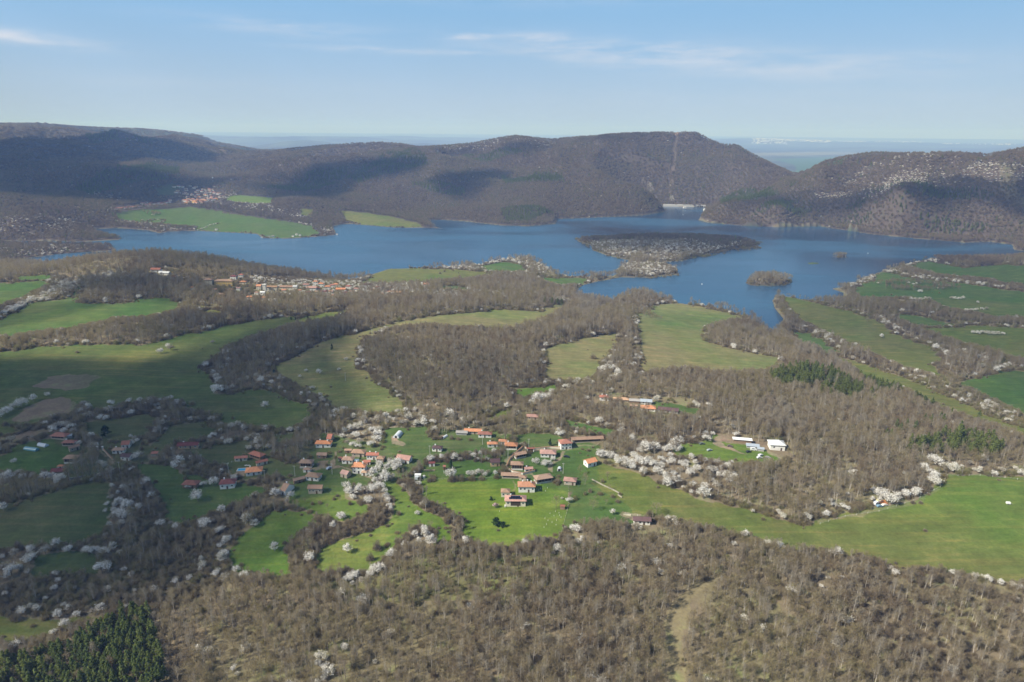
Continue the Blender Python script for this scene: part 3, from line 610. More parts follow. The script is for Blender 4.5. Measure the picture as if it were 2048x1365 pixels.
# ------------------------------------------------------------------ haze
def haze():
    x0, x1, y0, y1, z0, z1 = -46000, 46000, -600, 50500, -75, 640
    v = [(x, y, z) for z in (z0, z1) for y in (y0, y1) for x in (x0, x1)]
    f = [(0, 2, 3, 1), (4, 5, 7, 6), (0, 1, 5, 4), (2, 6, 7, 3), (0, 4, 6, 2), (1, 3, 7, 5)]
    m = bpy.data.materials.new('haze'); m.use_nodes = True; t = m.node_tree; t.nodes.clear()
    o = N(t, 'ShaderNodeOutputMaterial'); p = N(t, 'ShaderNodeVolumePrincipled')
    p.inputs['Color'].default_value = (.32, .52, 1.0, 1); p.inputs['Absorption Color'].default_value = (.72, .86, 1, 1); p.inputs['Density'].default_value = HAZE_D
    p.inputs['Anisotropy'].default_value = .0
    t.links.new(p.outputs[0], o.inputs['Volume'])
    ob = mobj('haze', np_mesh('haze', v, f, (m,)))
    tag(ob, kind='stuff')
HAZE_D = 9.0e-5
haze()

# ------------------------------------------------------------------ clouds that throw the big shadows
CLOUD_Z = 1500.0
def cloud_mat():
    m = bpy.data.materials.new('cloud_vapour'); m.use_nodes = True; t = m.node_tree; t.nodes.clear(); L = t.links.new
    o = N(t, 'ShaderNodeOutputMaterial'); d = N(t, 'ShaderNodeBsdfDiffuse'); d.inputs[0].default_value = (.9, .9, .9, 1)
    tl = N(t, 'ShaderNodeBsdfTranslucent'); tl.inputs[0].default_value = (.9, .9, .9, 1)
    ad = N(t, 'ShaderNodeMixShader'); L(d.outputs[0], ad.inputs[1]); L(tl.outputs[0], ad.inputs[2])
    tr = N(t, 'ShaderNodeBsdfTransparent'); mx = N(t, 'ShaderNodeMixShader'); a = N(t, 'ShaderNodeAttribute', attribute_name='opacity')
    L(a.outputs[2], mx.inputs[0]); L(tr.outputs[0], mx.inputs[1]); L(ad.outputs[0], mx.inputs[2]); L(mx.outputs[0], o.inputs[0])
    return m
CLOUD_M = cloud_mat()
def cloud(poly, dens_, soft, step=22.0, seed=0, warp=40.0):
    P = np.array(poly, float)
    if P[:, 1].max() > 2200:
        a_ = np.arctan((P[:, 0] - 1024) / F); g = np.c_[np.sin(a_) * P[:, 1], np.cos(a_) * P[:, 1], 0 * a_ + 150]
    else: g = ground(P[:, 0], P[:, 1])
    t = (CLOUD_Z - g[:, 2]) / SUN[2]
    W = (g + SUN[None] * t[:, None])[:, :2]
    lo = W.min(0) - soft * 1.3; hi = W.max(0) + soft * 1.3
    nx = int((hi[0] - lo[0]) / step) + 1; ny = int((hi[1] - lo[1]) / step) + 1
    X, Y = np.meshgrid(np.linspace(lo[0], hi[0], nx), np.linspace(lo[1], hi[1], ny))
    wx_ = X + warp * fbm(X / 140, Y / 140, seed + 1); wy_ = Y + warp * fbm(X / 140, Y / 140, seed + 2)
    d = dist_poly(wx_, wy_, W); ins = in_poly(wx_, wy_, W)
    f = np.clip(np.where(ins, d, -d) / (2 * soft) + .5 + .35 * fbm(X / 60, Y / 60, seed + 3), 0, 1); f = f * f * (3 - 2 * f)
    f[0] = f[-1] = 0; f[:, 0] = f[:, -1] = 0
    A = f * dens_ * (1 + .12 * fbm(X / 200, Y / 200, seed + 4))
    op = 1 - np.sqrt(1 - np.clip(A, 0, .97))
    h = 70 * f * (1 + .6 * fbm(X / 90, Y / 90, seed + 5))
    top = np.stack([X, Y, CLOUD_Z + 6 + h], -1).reshape(-1, 3); bot = np.stack([X, Y, CLOUD_Z - .2 * h], -1).reshape(-1, 3)
    ix = np.arange(nx * ny).reshape(ny, nx)
    q = np.stack([ix[:-1, :-1], ix[:-1, 1:], ix[1:, 1:], ix[1:, :-1]], -1).reshape(-1, 4)
    keep = op.ravel()[q].max(1) > .004
    q = q[keep]; n = nx * ny
    allf = np.concatenate([q, q[:, ::-1] + n])
    u_, inv = np.unique(allf, return_inverse=True)
    me = np_mesh('cloud', np.concatenate([top, bot])[u_], inv.reshape(allf.shape), (CLOUD_M,), True)
    a = me.attributes.new('opacity', 'FLOAT', 'POINT'); a.data.foreach_set('value', np.concatenate([op.ravel()] * 2)[u_].astype(np.float32))
    tag(mobj('cloud', me), kind='stuff')
SHADE = [
 (.95, 26, [(-400,1250),(150,1250),(280,1225),(370,1180),(405,1130),(408,1070),(430,1015),(470,970),(508,930),(538,890),(590,865),(618,820),(600,770),(560,722),(620,700),(640,655),(560,652),(440,690),(330,712),(260,728),(100,722),(-400,725)]),
 (.8, 34, [(255,692),(265,650),(300,640),(400,628),(540,630),(600,640),(500,658),(380,684)]),
 (.85, 40, [(120,556),(300,560),(400,585),(370,604),(230,604),(130,590)]),
 (.7, 30, [(-300,690),(-300,640),(60,610),(110,612),(30,655)]),
 (.55, 40, [(300,505),(430,512),(620,548),(600,560),(420,540),(300,530)]),
 (.72, 40, [(560,715),(640,670),(700,680),(735,720),(780,790),(690,820),(690,775),(640,760)]),
 (.45, 90, [(1480,660),(1560,600),(1640,590),(1800,510),(2400,500),(2400,760),(2000,730),(1850,735),(1700,700)]),
 (.45, 60, [(1850,790),(2020,740),(2400,730),(2400,850),(2100,830)]),
 (.75, 50, [(1140,462),(1300,455),(1530,470),(1530,500),(1380,512),(1260,505),(1190,500)]),
 (.97, 60, [(-600,2450),(-600,4500),(0,4500),(150,4350),(260,4250),(360,4150),(440,3950),(430,3650),(330,3500),(230,3350),(205,3050),(330,2950),(420,3000),(420,2920),(330,2780),(180,2600),(0,2500)]),
 (.9, 90, [(-600,4900),(-600,6200),(60,5700),(130,5300),(60,4900)]),(.5, 50, [(1150,3300),(1250,3450),(1330,3350),(1240,3150)]),(.6, 50, [(560,4300),(640,4250),(760,4200),(700,3900),(600,3900)]),
 (.93, 60, [(500,372),(600,342),(730,322),(820,320),(850,330),(790,356),(720,366),(680,392),(640,402),(560,400)]),
 (.9, 36, [(868,358),(960,340),(1010,350),(960,372),(930,400),(885,385)]),(.7, 30, [(880,305),(920,298),(960,303),(910,312)]),(.7, 40, [(990,305),(1060,290),(1100,292),(1040,310)]),
 (.92, 50, [(1600,425),(1700,388),(1800,378),(1880,366),(2000,372),(2048,335),(2500,300),(2500,470),(2100,470),(2040,440),(1950,402),(1850,412),(1750,405)]),
 (.6, 40, [(1460,410),(1560,392),(1640,395),(1560,412),(1480,420)]),
 (.5, 60, [(800,730),(900,715),(1000,740),(1010,790),(900,800),(820,780)]),
 (.55, 50, [(760,930),(900,915),(990,925),(1000,950),(900,957),(770,955)]),
 (.5, 50, [(800,492),(930,488),(925,525),(860,530),(700,528)]),
]
for i, (a, s_, p) in enumerate(SHADE): cloud(p, a, s_, seed=100 + i * 7, step=20 if s_ < 60 else 34)

# ------------------------------------------------------------------ vegetation materials
def veg_mat(name, c1, c2, c3, spec=.1, noise_scale=.6, trans=0.0, big_scale=.012):
    """three tones mixed per tree (Object Info random) and along the crown"""
    m, t, b = pmat(name); L = t.links.new
    oi = N(t, 'ShaderNodeObjectInfo'); ge = N(t, 'ShaderNodeNewGeometry')
    wn = N(t, 'ShaderNodeTexWhiteNoise', noise_dimensions='1D'); L(oi.outputs['Random'], wn.inputs['W'])
    big = N(t, 'ShaderNodeTexNoise', i_Scale=big_scale, i_Detail=3.0); L(oi.outputs['Location'], big.inputs[0])
    n = N(t, 'ShaderNodeTexNoise', i_Scale=noise_scale, i_Detail=3.0); L(ge.outputs['Position'], n.inputs[0])
    k = math_n(t, 'ADD', math_n(t, 'MULTIPLY', wn.outputs[0], .55), math_n(t, 'MULTIPLY', smooth_n(t, big.outputs[0], .38, .62), .5))
    c = mix_n(t, smooth_n(t, k, .1, .55), c1, c2); c = mix_n(t, smooth_n(t, k, .55, .95), c, c3)
    c = mix_n(t, 1.0, c, math_n(t, 'MULTIPLY_ADD', n.outputs[0], .6, .7), 'MULTIPLY')
    if trans:
        t.nodes.remove(b); o = next(q for q in t.nodes if q.type == 'OUTPUT_MATERIAL')
        df = N(t, 'ShaderNodeBsdfDiffuse'); tl = N(t, 'ShaderNodeBsdfTranslucent'); mx = N(t, 'ShaderNodeMixShader'); mx.inputs[0].default_value = trans
        L(c, df.inputs[0]); L(c, tl.inputs[0]); L(df.outputs[0], mx.inputs[1]); L(tl.outputs[0], mx.inputs[2]); L(mx.outputs[0], o.inputs[0])
    else:
        L(c, b.inputs['Base Color']); b.inputs['Roughness'].default_value = .9; b.inputs['Specular IOR Level'].default_value = spec
    return m
M_TWIG = veg_mat('bare_twigs', (.278,.212,.132), (.360,.298,.182), (.318,.268,.136), trans=.5)
M_TWIGG = veg_mat('pale_twigs', (.30,.255,.185), (.35,.305,.225), (.31,.25,.17), trans=.4)
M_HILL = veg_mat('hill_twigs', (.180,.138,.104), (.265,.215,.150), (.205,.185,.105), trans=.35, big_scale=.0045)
M_SCRUB = veg_mat('scrub_twigs', (.225,.182,.130), (.30,.25,.16), (.28,.265,.12), trans=.4)
M_BARK = veg_mat('bark', (.16,.135,.11), (.22,.19,.155), (.13,.105,.085))
M_BARKP = veg_mat('pale_bark', (.36,.325,.27), (.42,.38,.32), (.31,.27,.22))
M_BLOSS = veg_mat('white_blossom', (.84,.81,.74), (.90,.875,.82), (.74,.70,.62), noise_scale=1.2, trans=.25)
M_BLOSSG = veg_mat('opening_blossom', (.58,.54,.47), (.64,.6,.53), (.5,.46,.39), noise_scale=1.2, trans=.25)
M_PINK = veg_mat('pink_blossom', (.62,.42,.46), (.66,.46,.5), (.6,.4,.44))
M_PINE = veg_mat('pine_needles', (.125,.165,.050), (.18,.215,.065), (.16,.185,.055), trans=.4)
M_BUSH = veg_mat('evergreen_leaves', (.022,.045,.02), (.03,.06,.022), (.035,.06,.02), trans=.2)
M_SPRING = veg_mat('spring_leaves', (.19,.20,.045), (.16,.19,.05), (.23,.21,.05), trans=.4)

class MB:
    def __init__(s): s.v = []; s.f = []; s.m = []
    def add(s, v, f, m=0):
        o = len(s.v); s.v += [tuple(p) for p in v]; s.f += [tuple(i + o for i in q) for q in f]; s.m += [m] * len(f)
    def tube(s, pts, rad, k=4, m=0):
        o = len(s.v); n = len(pts)
        for i, (p, r) in enumerate(zip(pts, rad)):
            d = (pts[min(i + 1, n - 1)] - pts[max(i - 1, 0)])
            d = d / (np.linalg.norm(d) + 1e-9)
            a = np.cross(d, (0, 1, .1) if abs(d[2]) > .8 else (0, 0, 1)); a /= np.linalg.norm(a) + 1e-9; b = np.cross(d, a)
            for j in range(k):
                t = 2 * math.pi * j / k; s.v.append(tuple(p + r * (a * math.cos(t) + b * math.sin(t))))
        for i in range(n - 1):
            for j in range(k):
                q = o + i * k
                s.f.append((q + j, q + (j + 1) % k, q + k + (j + 1) % k, q + k + j)); s.m.append(m)
    def tri(s, p, d, wd, L, rg, m=0):
        a = np.cross(d, rg.normal(size=3)); a /= np.linalg.norm(a) + 1e-9
        o = len(s.v); s.v += [tuple(p - a * wd), tuple(p + a * wd), tuple(p + d * L)]; s.f.append((o, o + 1, o + 2)); s.m.append(m)
    def leaf(s, p, sz, rg, m=0, up=0.0):
        n = rg.normal(size=3); n[2] += up; n /= np.linalg.norm(n) + 1e-9
        a = np.cross(n, rg.normal(size=3)); a /= np.linalg.norm(a) + 1e-9; b = np.cross(n, a)
        w_, h_ = sz * rg.uniform(.7, 1.3), sz * rg.uniform(.7, 1.3)
        o = len(s.v); s.v += [tuple(p - a * w_), tuple(p + b * h_ * .9), tuple(p + a * w_), tuple(p - b * h_ * .9)]
        s.f.append((o, o + 1, o + 2, o + 3)); s.m.append(m)
    def box(s, x0, x1, y0, y1, z0, z1, m=0):
        s.add([(x0,y0,z0),(x1,y0,z0),(x1,y1,z0),(x0,y1,z0),(x0,y0,z1),(x1,y0,z1),(x1,y1,z1),(x0,y1,z1)],
              [(0,3,2,1),(4,5,6,7),(0,1,5,4),(1,2,6,5),(2,3,7,6),(3,0,4,7)], m)
    def mesh(s, name, mats, smooth=False): return np_mesh(name, np.array(s.v), s.f, mats, smooth, s.m)
def unit(v): v = np.asarray(v, float); return v / (np.linalg.norm(v) + 1e-9)

def bare_tree(seed, h=12.0, cr=4.2, base=.28, n_limb=10, n_tw=430, upright=.6, tw=.060, tl=1.5, mats=(None, None)):
    rg = np.random.default_rng(seed); T = MB(); K = MB()
    lean = rg.normal(size=2) * .35
    def axis(t): return np.array([lean[0] * t * t, lean[1] * t * t, h * .86 * t])
    r0 = (.022 if cr > 3.5 else .019) * h
    T.tube([axis(t) - np.array((0, 0, .3 if t == 0 else 0)) for t in (0, .3, .6, 1.0)], [r0, r0 * .75, r0 * .5, r0 * .12], 5)
    tips = []
    for i in range(n_limb):
        t0 = base + (0.92 - base) * (i + rg.uniform(0, .7)) / n_limb
        a = i * 2.4 + rg.uniform(-.4, .4)
        reach = cr * (1.0 - .55 * max(0, (t0 - .5) / .5)) * rg.uniform(.65, 1.05)
        d = unit([math.cos(a), math.sin(a), upright + rg.uniform(0, .5)])
        p0 = axis(t0); p1 = p0 + d * reach * .55; p2 = p1 + unit(d + (0, 0, .55)) * reach * .6
        rl = r0 * .42 * (1 - t0 * .6)
        T.tube([p0, p1, p2], [rl, rl * .6, rl * .15], 3)
        for q in range(4):
            s_ = rg.uniform(.35, 1.0); b0 = p0 + (p1 - p0) * min(1, s_ * 2) if s_ < .5 else p1 + (p2 - p1) * (s_ * 2 - 1)
            dd = unit(d * .7 + rg.normal(size=3) * .6 + (0, 0, .55)); L = rg.uniform(.8, 1.7) * cr / 4
            T.tube([b0, b0 + dd * L], [rl * .35, rl * .08], 3); tips += [(b0, dd, L)]
        tips.append((p1, unit(p2 - p1), np.linalg.norm(p2 - p1)))
    tips.append((axis(.7), np.array([0, 0, 1.0]), h * .2))
    cc = np.array([lean[0] * .5, lean[1] * .5, h * (base + .97) / 2])
    for i in range(n_tw):
        if i % 3:
            b0, dd, L = tips[rg.integers(len(tips))]
            p = b0 + dd * L * rg.uniform(.2, 1.05) + rg.normal(size=3) * .22
        else:
            o = unit(rg.normal(size=3)); o[2] = abs(o[2]) * 1.0 - .25
            dd = unit(o + (0, 0, .3)); p = cc + o * np.array([cr, cr, h * (1 - base) * .48]) * rg.uniform(.45, .92)
        d = unit(dd + rg.normal(size=3) * .55 + (0, 0, .35))
        K.tri(p, d, tw * rg.uniform(.6, 1.3), tl * rg.uniform(.5, 1.2), rg)
    return T.mesh('trunk', (mats[0],)), K.mesh('crown', (mats[1],))
def blossom_tree(seed, h=6.0, cr=3.3, n_cl=22, per=40, gap=.2, mats=(None, None, None)):
    rg = np.random.default_rng(seed); T = MB(); K = MB()
    T.tube([np.array((0, 0, -.3)), np.array((.05, 0, h * .25)), np.array((.1, .1, h * .5))], [.2, .16, .1], 5)
    for i in range(n_cl):
        o = unit(rg.normal(size=3)); o[2] = abs(o[2]) - .22
        p = np.array([0, 0, h * .5]) + o * np.array([cr * .8, cr * .8, h * .42]) * rg.uniform(.62, 1.0)
        T.tube([np.array((0, 0, h * .25 + rg.uniform(0, .2) * h)), p * .6 + (0, 0, h * .15), p], [.09, .06, .02], 3)
        r = cr * rg.uniform(.28, .58)
        for j in range(per):
            q = unit(rg.normal(size=3)); q[2] = q[2] * .8 + .12
            K.leaf(p + q * r * rg.uniform(.15, 1.2), .22 * rg.uniform(.7, 1.2), rg, 1 if rg.random() < gap * (.5 + (q[2] < -.1)) else 0, .3)
    for j in range(130):
        o = unit(rg.normal(size=3)); o[2] = abs(o[2]) - .2; p = np.array([0, 0, h * .5]) + o * np.array([cr, cr, h * .5]) * rg.uniform(.5, 1.08)
        K.tri(p, unit(o + rg.normal(size=3) * .3 + (0, 0, .3)), .06, .9, rg, 1)
    return T.mesh('trunk', (mats[0],)), K.mesh('crown', (mats[1], mats[2]))
def pine_tree(seed, h=15.0, cr=3.2, base=.3, mats=(None, None)):
    rg = np.random.default_rng(seed); T = MB(); K = MB()
    T.tube([np.array((0, 0, -.3)), np.array((.05, 0, h * .5)), np.array((0, .08, h * .97))], [.25, .18, .03], 5)
    lv = 13
    for i in range(lv):
        t = base + (1 - base) * i / (lv - .4)
        R = cr * (1 - ((t - base) / (1 - base)) ** 1.5) * rg.uniform(.8, 1.15) + .35
        R *= .75 + .25 * min(1, (t - base) * 6)
        nb = 6 if i < lv - 3 else 4
        for k in range(nb):
            a = rg.uniform(0, 6.28); d = np.array([math.cos(a), math.sin(a), rg.uniform(-.05, .35)])
            p0 = np.array((0, 0, h * t)); p1 = p0 + d * R * rg.uniform(.7, 1.1)
            T.tube([p0, p1], [.05, .015], 3)
            for j in range(6):
                s_ = rg.uniform(.3, 1.05); p = p0 + (p1 - p0) * s_ + rg.normal(size=3) * .18
                K.leaf(p + (0, 0, .12), .46 * rg.uniform(.75, 1.25), rg, 0, 1.3)
    for j in range(10): K.leaf(np.array((0, 0, h * .97)) + rg.normal(size=3) * (.15, .15, .4), .3, rg)
    return T.mesh('trunk', (mats[0],)), K.mesh('crown', (mats[1],))
def scrub(seed, h=3.6, cr=2.6, n_tw=620, mats=(None, None), green=0):
    rg = np.random.default_rng(seed); T = MB(); K = MB()
    for i in range(8):
        a = i * .8 + rg.uniform(-.3, .3); d = np.array([math.cos(a), math.sin(a), 0])
        p = d * cr * rg.uniform(.3, .8) + (0, 0, h * rg.uniform(.55, .9))
        T.tube([np.array((0, 0, -.2)) + d * .2, d * .4 * cr * .5 + (0, 0, h * .35), p], [.09, .06, .02], 3)
    for i in range(n_tw):
        o = unit(rg.normal(size=3)); o[2] = abs(o[2]); lump = 1 + .22 * math.sin(o[0] * 5 + seed) * math.cos(o[1] * 4.3 + seed)
        p = o * np.array([cr, cr, h]) * rg.uniform(.25, .95) * lump * .92
        K.tri(p, unit(o + rg.normal(size=3) * .5 + (0, 0, .5)), .085, rg.uniform(.6, 1.3), rg, 0)
    return T.mesh('trunk', (mats[0],)), K.mesh('crown', (mats[1],))

KIND = {'broad': [bare_tree(11, 12.0, 4.6, mats=(M_BARK, M_TWIG)), bare_tree(12, 11.0, 4.9, n_limb=12, upright=.5, mats=(M_BARK, M_TWIG)), bare_tree(13, 13.0, 4.2, upright=.9, mats=(M_BARK, M_TWIG)), bare_tree(14, 10.0, 4.4, mats=(M_BARK, M_TWIG))],
        'slender': [bare_tree(21, 14.0, 3.3, .3, 13, 380, 1.2, mats=(M_BARKP, M_TWIG)), bare_tree(22, 15.0, 3.0, .25, 14, 360, 1.6, mats=(M_BARKP, M_TWIGG)), bare_tree(23, 12.0, 3.5, .3, 11, 380, 1.0, mats=(M_BARK, M_TWIG))],
        'pale': [bare_tree(31, 16.0, 3.2, .15, 16, 620, 1.7, mats=(M_BARKP, M_TWIGG)), bare_tree(32, 14.0, 3.6, .2, 14, 640, 1.3, mats=(M_BARKP, M_TWIGG))],
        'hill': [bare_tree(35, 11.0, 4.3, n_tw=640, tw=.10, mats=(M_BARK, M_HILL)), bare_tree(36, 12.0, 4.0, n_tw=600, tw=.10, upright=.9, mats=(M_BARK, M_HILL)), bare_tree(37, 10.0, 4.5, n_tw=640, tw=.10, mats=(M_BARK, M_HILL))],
        'scrub': [scrub(41, mats=(M_BARK, M_SCRUB)), scrub(42, 4.2, 2.4, mats=(M_BARK, M_SCRUB)), scrub(43, 3.2, 3.0, mats=(M_BARK, M_TWIG))],
        'blossom': [blossom_tree(51, mats=(M_BARK, M_BLOSS, M_SCRUB)), blossom_tree(52, 6.6, 3.1, 22, mats=(M_BARK, M_BLOSS, M_SCRUB)), blossom_tree(53, 5.4, 3.6, 26, mats=(M_BARK, M_BLOSS, M_SCRUB)), blossom_tree(54, 6.0, 3.2, 20, 36, .5, mats=(M_BARK, M_BLOSSG, M_TWIG))],
        'pine': [pine_tree(61, mats=(M_BARK, M_PINE)), pine_tree(62, 16.5, 2.8, .34, mats=(M_BARK, M_PINE)), pine_tree(63, 13.0, 3.5, .22, mats=(M_BARK, M_PINE))],
        'bush': [scrub(71, 4.0, 3.2, 10, mats=(M_BARK, M_BUSH))],
        'spring': [blossom_tree(81, 6.5, 3.0, 18, 30, .5, mats=(M_BARK, M_SPRING, M_SCRUB))],
        'pink': [blossom_tree(91, 4.5, 2.2, 16, 34, .3, mats=(M_BARK, M_PINK, M_SCRUB))]}
def yew(seed, h=7.0, cr=4.0):
    rg = np.random.default_rng(seed); T = MB(); K = MB()
    T.tube([np.array((0, 0, -.3)), np.array((0, 0, h * .85))], [.22, .05], 5)
    for i in range(40):
        t = rg.uniform(.08, .95); a = rg.uniform(0, 6.28); R = cr * (1 - t) ** .7 * rg.uniform(.5, 1) + .2
        d = np.array([math.cos(a), math.sin(a), .05]); T.tube([np.array((0, 0, h * t)), np.array((0, 0, h * t)) + d * R], [.06, .02], 3)
        for j in range(13): K.leaf(np.array((0, 0, h * t + .1)) + d * R * rg.uniform(.35, 1.05) + rg.normal(size=3) * .25, .42, rg, 0, 1.0)
    return T.mesh('trunk', (M_BARK,)), K.mesh('crown', (M_BUSH,))
KIND['bush'] = [yew(71), yew(72, 9.0, 3.2)]

NAMES = {'broad': 'bare_tree', 'hill': 'bare_tree', 'slender': 'bare_tree', 'pale': 'bare_tree', 'scrub': 'bare_shrub', 'blossom': 'blossom_tree', 'pine': 'pine_tree', 'bush': 'evergreen_tree', 'spring': 'leafing_tree', 'pink': 'blossom_tree'}
FIRST = {}
def plant(kind, var, x, y, s, sz=None, rz=0.0, label=None, cat='tree', group=None, z=None):
    t, k = KIND[kind][var]
    e = empty(NAMES[kind], (x, y, float(height(x, y)) if z is None else z), rz, (s * RNG.uniform(.8, 1.15), s * RNG.uniform(.8, 1.15), s if sz is None else sz))
    tag(e, label, cat, group)
    a = mobj('trunk', t, e); b = mobj('crown', k, e)
    FIRST.setdefault((kind, var), (a, b))
    return e

# ------------------------------------------------------------------ building materials
def obj_mat(name, rough=.8, stripes=None, mott=.5, spec=.3, scale=1.6):
    """surface tinted by the object's own colour, with weathering"""
    m, t, b = pmat(name); L = t.links.new
    oi = N(t, 'ShaderNodeObjectInfo'); tc_ = N(t, 'ShaderNodeTexCoord')
    n = N(t, 'ShaderNodeTexNoise', i_Scale=scale, i_Detail=5.0, i_Roughness=.7); L(tc_.outputs['Object'], n.inputs[0])
    n2 = N(t, 'ShaderNodeTexNoise', i_Scale=scale * .22, i_Detail=3.0); L(tc_.outputs['Object'], n2.inputs[0])
    v = math_n(t, 'MULTIPLY', math_n(t, 'MULTIPLY_ADD', n.outputs[0], mott * 2, 1 - mott), math_n(t, 'MULTIPLY_ADD', n2.outputs[0], mott * 1.2, 1 - mott * .6))
    if stripes:
        w_ = N(t, 'ShaderNodeTexWave', wave_type='BANDS', bands_direction=stripes, i_Scale=1.1, i_Distortion=.6); L(tc_.outputs['Object'], w_.inputs[0])
        v = math_n(t, 'MULTIPLY', v, math_n(t, 'MULTIPLY_ADD', w_.outputs['Fac'], .35, .82))
    c = mix_n(t, 1.0, oi.outputs['Color'], v, 'MULTIPLY')
    L(mix_n(t, smooth_n(t, n2.outputs[0], .5, .75), c, mix_n(t, 1.0, c, (.78, .8, .74), 'MULTIPLY')), b.inputs['Base Color'])
    b.inputs['Roughness'].default_value = rough; b.inputs['Specular IOR Level'].default_value = spec
    return m
M_TILE = obj_mat('roof_tiles', .85, 'X', .62); M_TIN = obj_mat('sheet_metal', .45, 'X', .2, .5); M_WALL = obj_mat('render_wall', .9, None, .16, .1); M_STONE = obj_mat('rubble_stone', .95, None, .5, .1, 2.5)
M_WOOD = obj_mat('weathered_wood', .85, 'Z', .35, .1)
def flat_mat(name, col, rough=.7, spec=.3, mott=.25):
    m, t, b = pmat(name); tc_ = N(t, 'ShaderNodeTexCoord')
    n = N(t, 'ShaderNodeTexNoise', i_Scale=3.0, i_Detail=4.0); t.links.new(tc_.outputs['Object'], n.inputs[0])
    t.links.new(mix_n(t, 1.0, (*col, 1), math_n(t, 'MULTIPLY_ADD', n.outputs[0], mott * 2, 1 - mott), 'MULTIPLY'), b.inputs['Base Color'])
    b.inputs['Roughness'].default_value = rough; b.inputs['Specular IOR Level'].default_value = spec
    return m
M_GLASS = flat_mat('window_glass', (.03, .035, .04), .12, .5, .1); M_FRAME = flat_mat('white_frame', (.7, .68, .62)); M_DOOR = flat_mat('dark_door', (.10, .06, .035))
M_SOLAR = flat_mat('solar_cells', (.012, .016, .03), .18, .5, .1); M_CONC = flat_mat('concrete', (.50, .48, .43), .9, .2, .3); M_DARKW = flat_mat('dark_timber', (.07, .05, .037), .85, .2)
M_POOL = flat_mat('pool_water', (.03, .30, .52), .08, .5, .08); M_WHITE = flat_mat('white_paint', (.78, .77, .73), .6); M_POLE = flat_mat('grey_pole', (.5, .48, .43), .8); M_TYRE = flat_mat('tyre_rubber', (.02, .02, .02), .9)
M_PLAST = flat_mat('tunnel_film', (.55, .60, .63), .25, .5, .15); M_SHADE = flat_mat('recess_shade', (.03, .025, .022), .9)  # M_SHADE: near-black colour painting the shade inside verandas, doorways and spillways
RC = dict(o=(.45,.19,.088), b=(.30,.185,.12), r=(.30,.115,.075), d=(.155,.045,.042), p=(.10,.055,.055), k=(.34,.19,.15), t=(.29,.33,.37), w=(.60,.60,.58), y=(.36,.22,.13), s=(.27,.25,.23), u=(.14,.20,.24))
WC = dict(w=(.76,.74,.69), c=(.66,.60,.47), s=(.42,.36,.28), n=(.26,.18,.12), y=(.70,.49,.17), t=(.52,.37,.22), g=(.38,.37,.34))
KEEP = []; FARVILLAGE = []
def rectbox(mb, x0, x1, y0, y1, z0, z1, m=0): mb.box(x0, x1, y0, y1, z0, z1, m)
def roof_mesh(kind, w, d, h, o, rise, th=.18):
    X, Y = w / 2 + o, d / 2 + o; z0 = h - o * rise / (d / 2 + 1e-6) * .5; zr = h + rise
    mb = MB()
    rx = (max(w - d, w * .12) / 2) if kind == 'hip' else X
    if kind == 'shed':
        v = [(-X, -Y, h - .1), (X, -Y, h - .1), (X, Y, h + rise), (-X, Y, h + rise)]
        v += [(a, b, c - th) for a, b, c in v]
        mb.add(v, [(0, 1, 2, 3), (7, 6, 5, 4), (0, 4, 5, 1), (1, 5, 6, 2), (2, 6, 7, 3), (3, 7, 4, 0)]); return mb.mesh('roof', (M_TILE,))
    t = [(-X, -Y, z0), (X, -Y, z0), (X, Y, z0), (-X, Y, z0), (-rx, 0, zr), (rx, 0, zr)]
    v = t + [(a, b, c - th) for a, b, c in t]
    if kind == 'hip': f = [(0, 1, 5, 4), (1, 2, 5), (2, 3, 4, 5), (3, 0, 4)]
    else: f = [(0, 1, 5, 4), (2, 3, 4, 5)]
    f += [tuple(i + 6 for i in reversed(q)) for q in f]
    for a, b in ((0, 1), (1, 2), (2, 3), (3, 0)):
        if kind == 'hip' or a in (0, 2): f.append((a, a + 6, b + 6, b))
    if kind != 'hip': f += [(1, 7, 11, 5), (5, 11, 8, 2), (3, 9, 10, 4), (4, 10, 6, 0)]
    mb.add(v, f)
    # ridge and hip tiles
    mb.box(-rx, rx, -.14, .14, zr - .06, zr + .12)
    return mb.mesh('roof', (M_TILE,))
HOUSES = {}
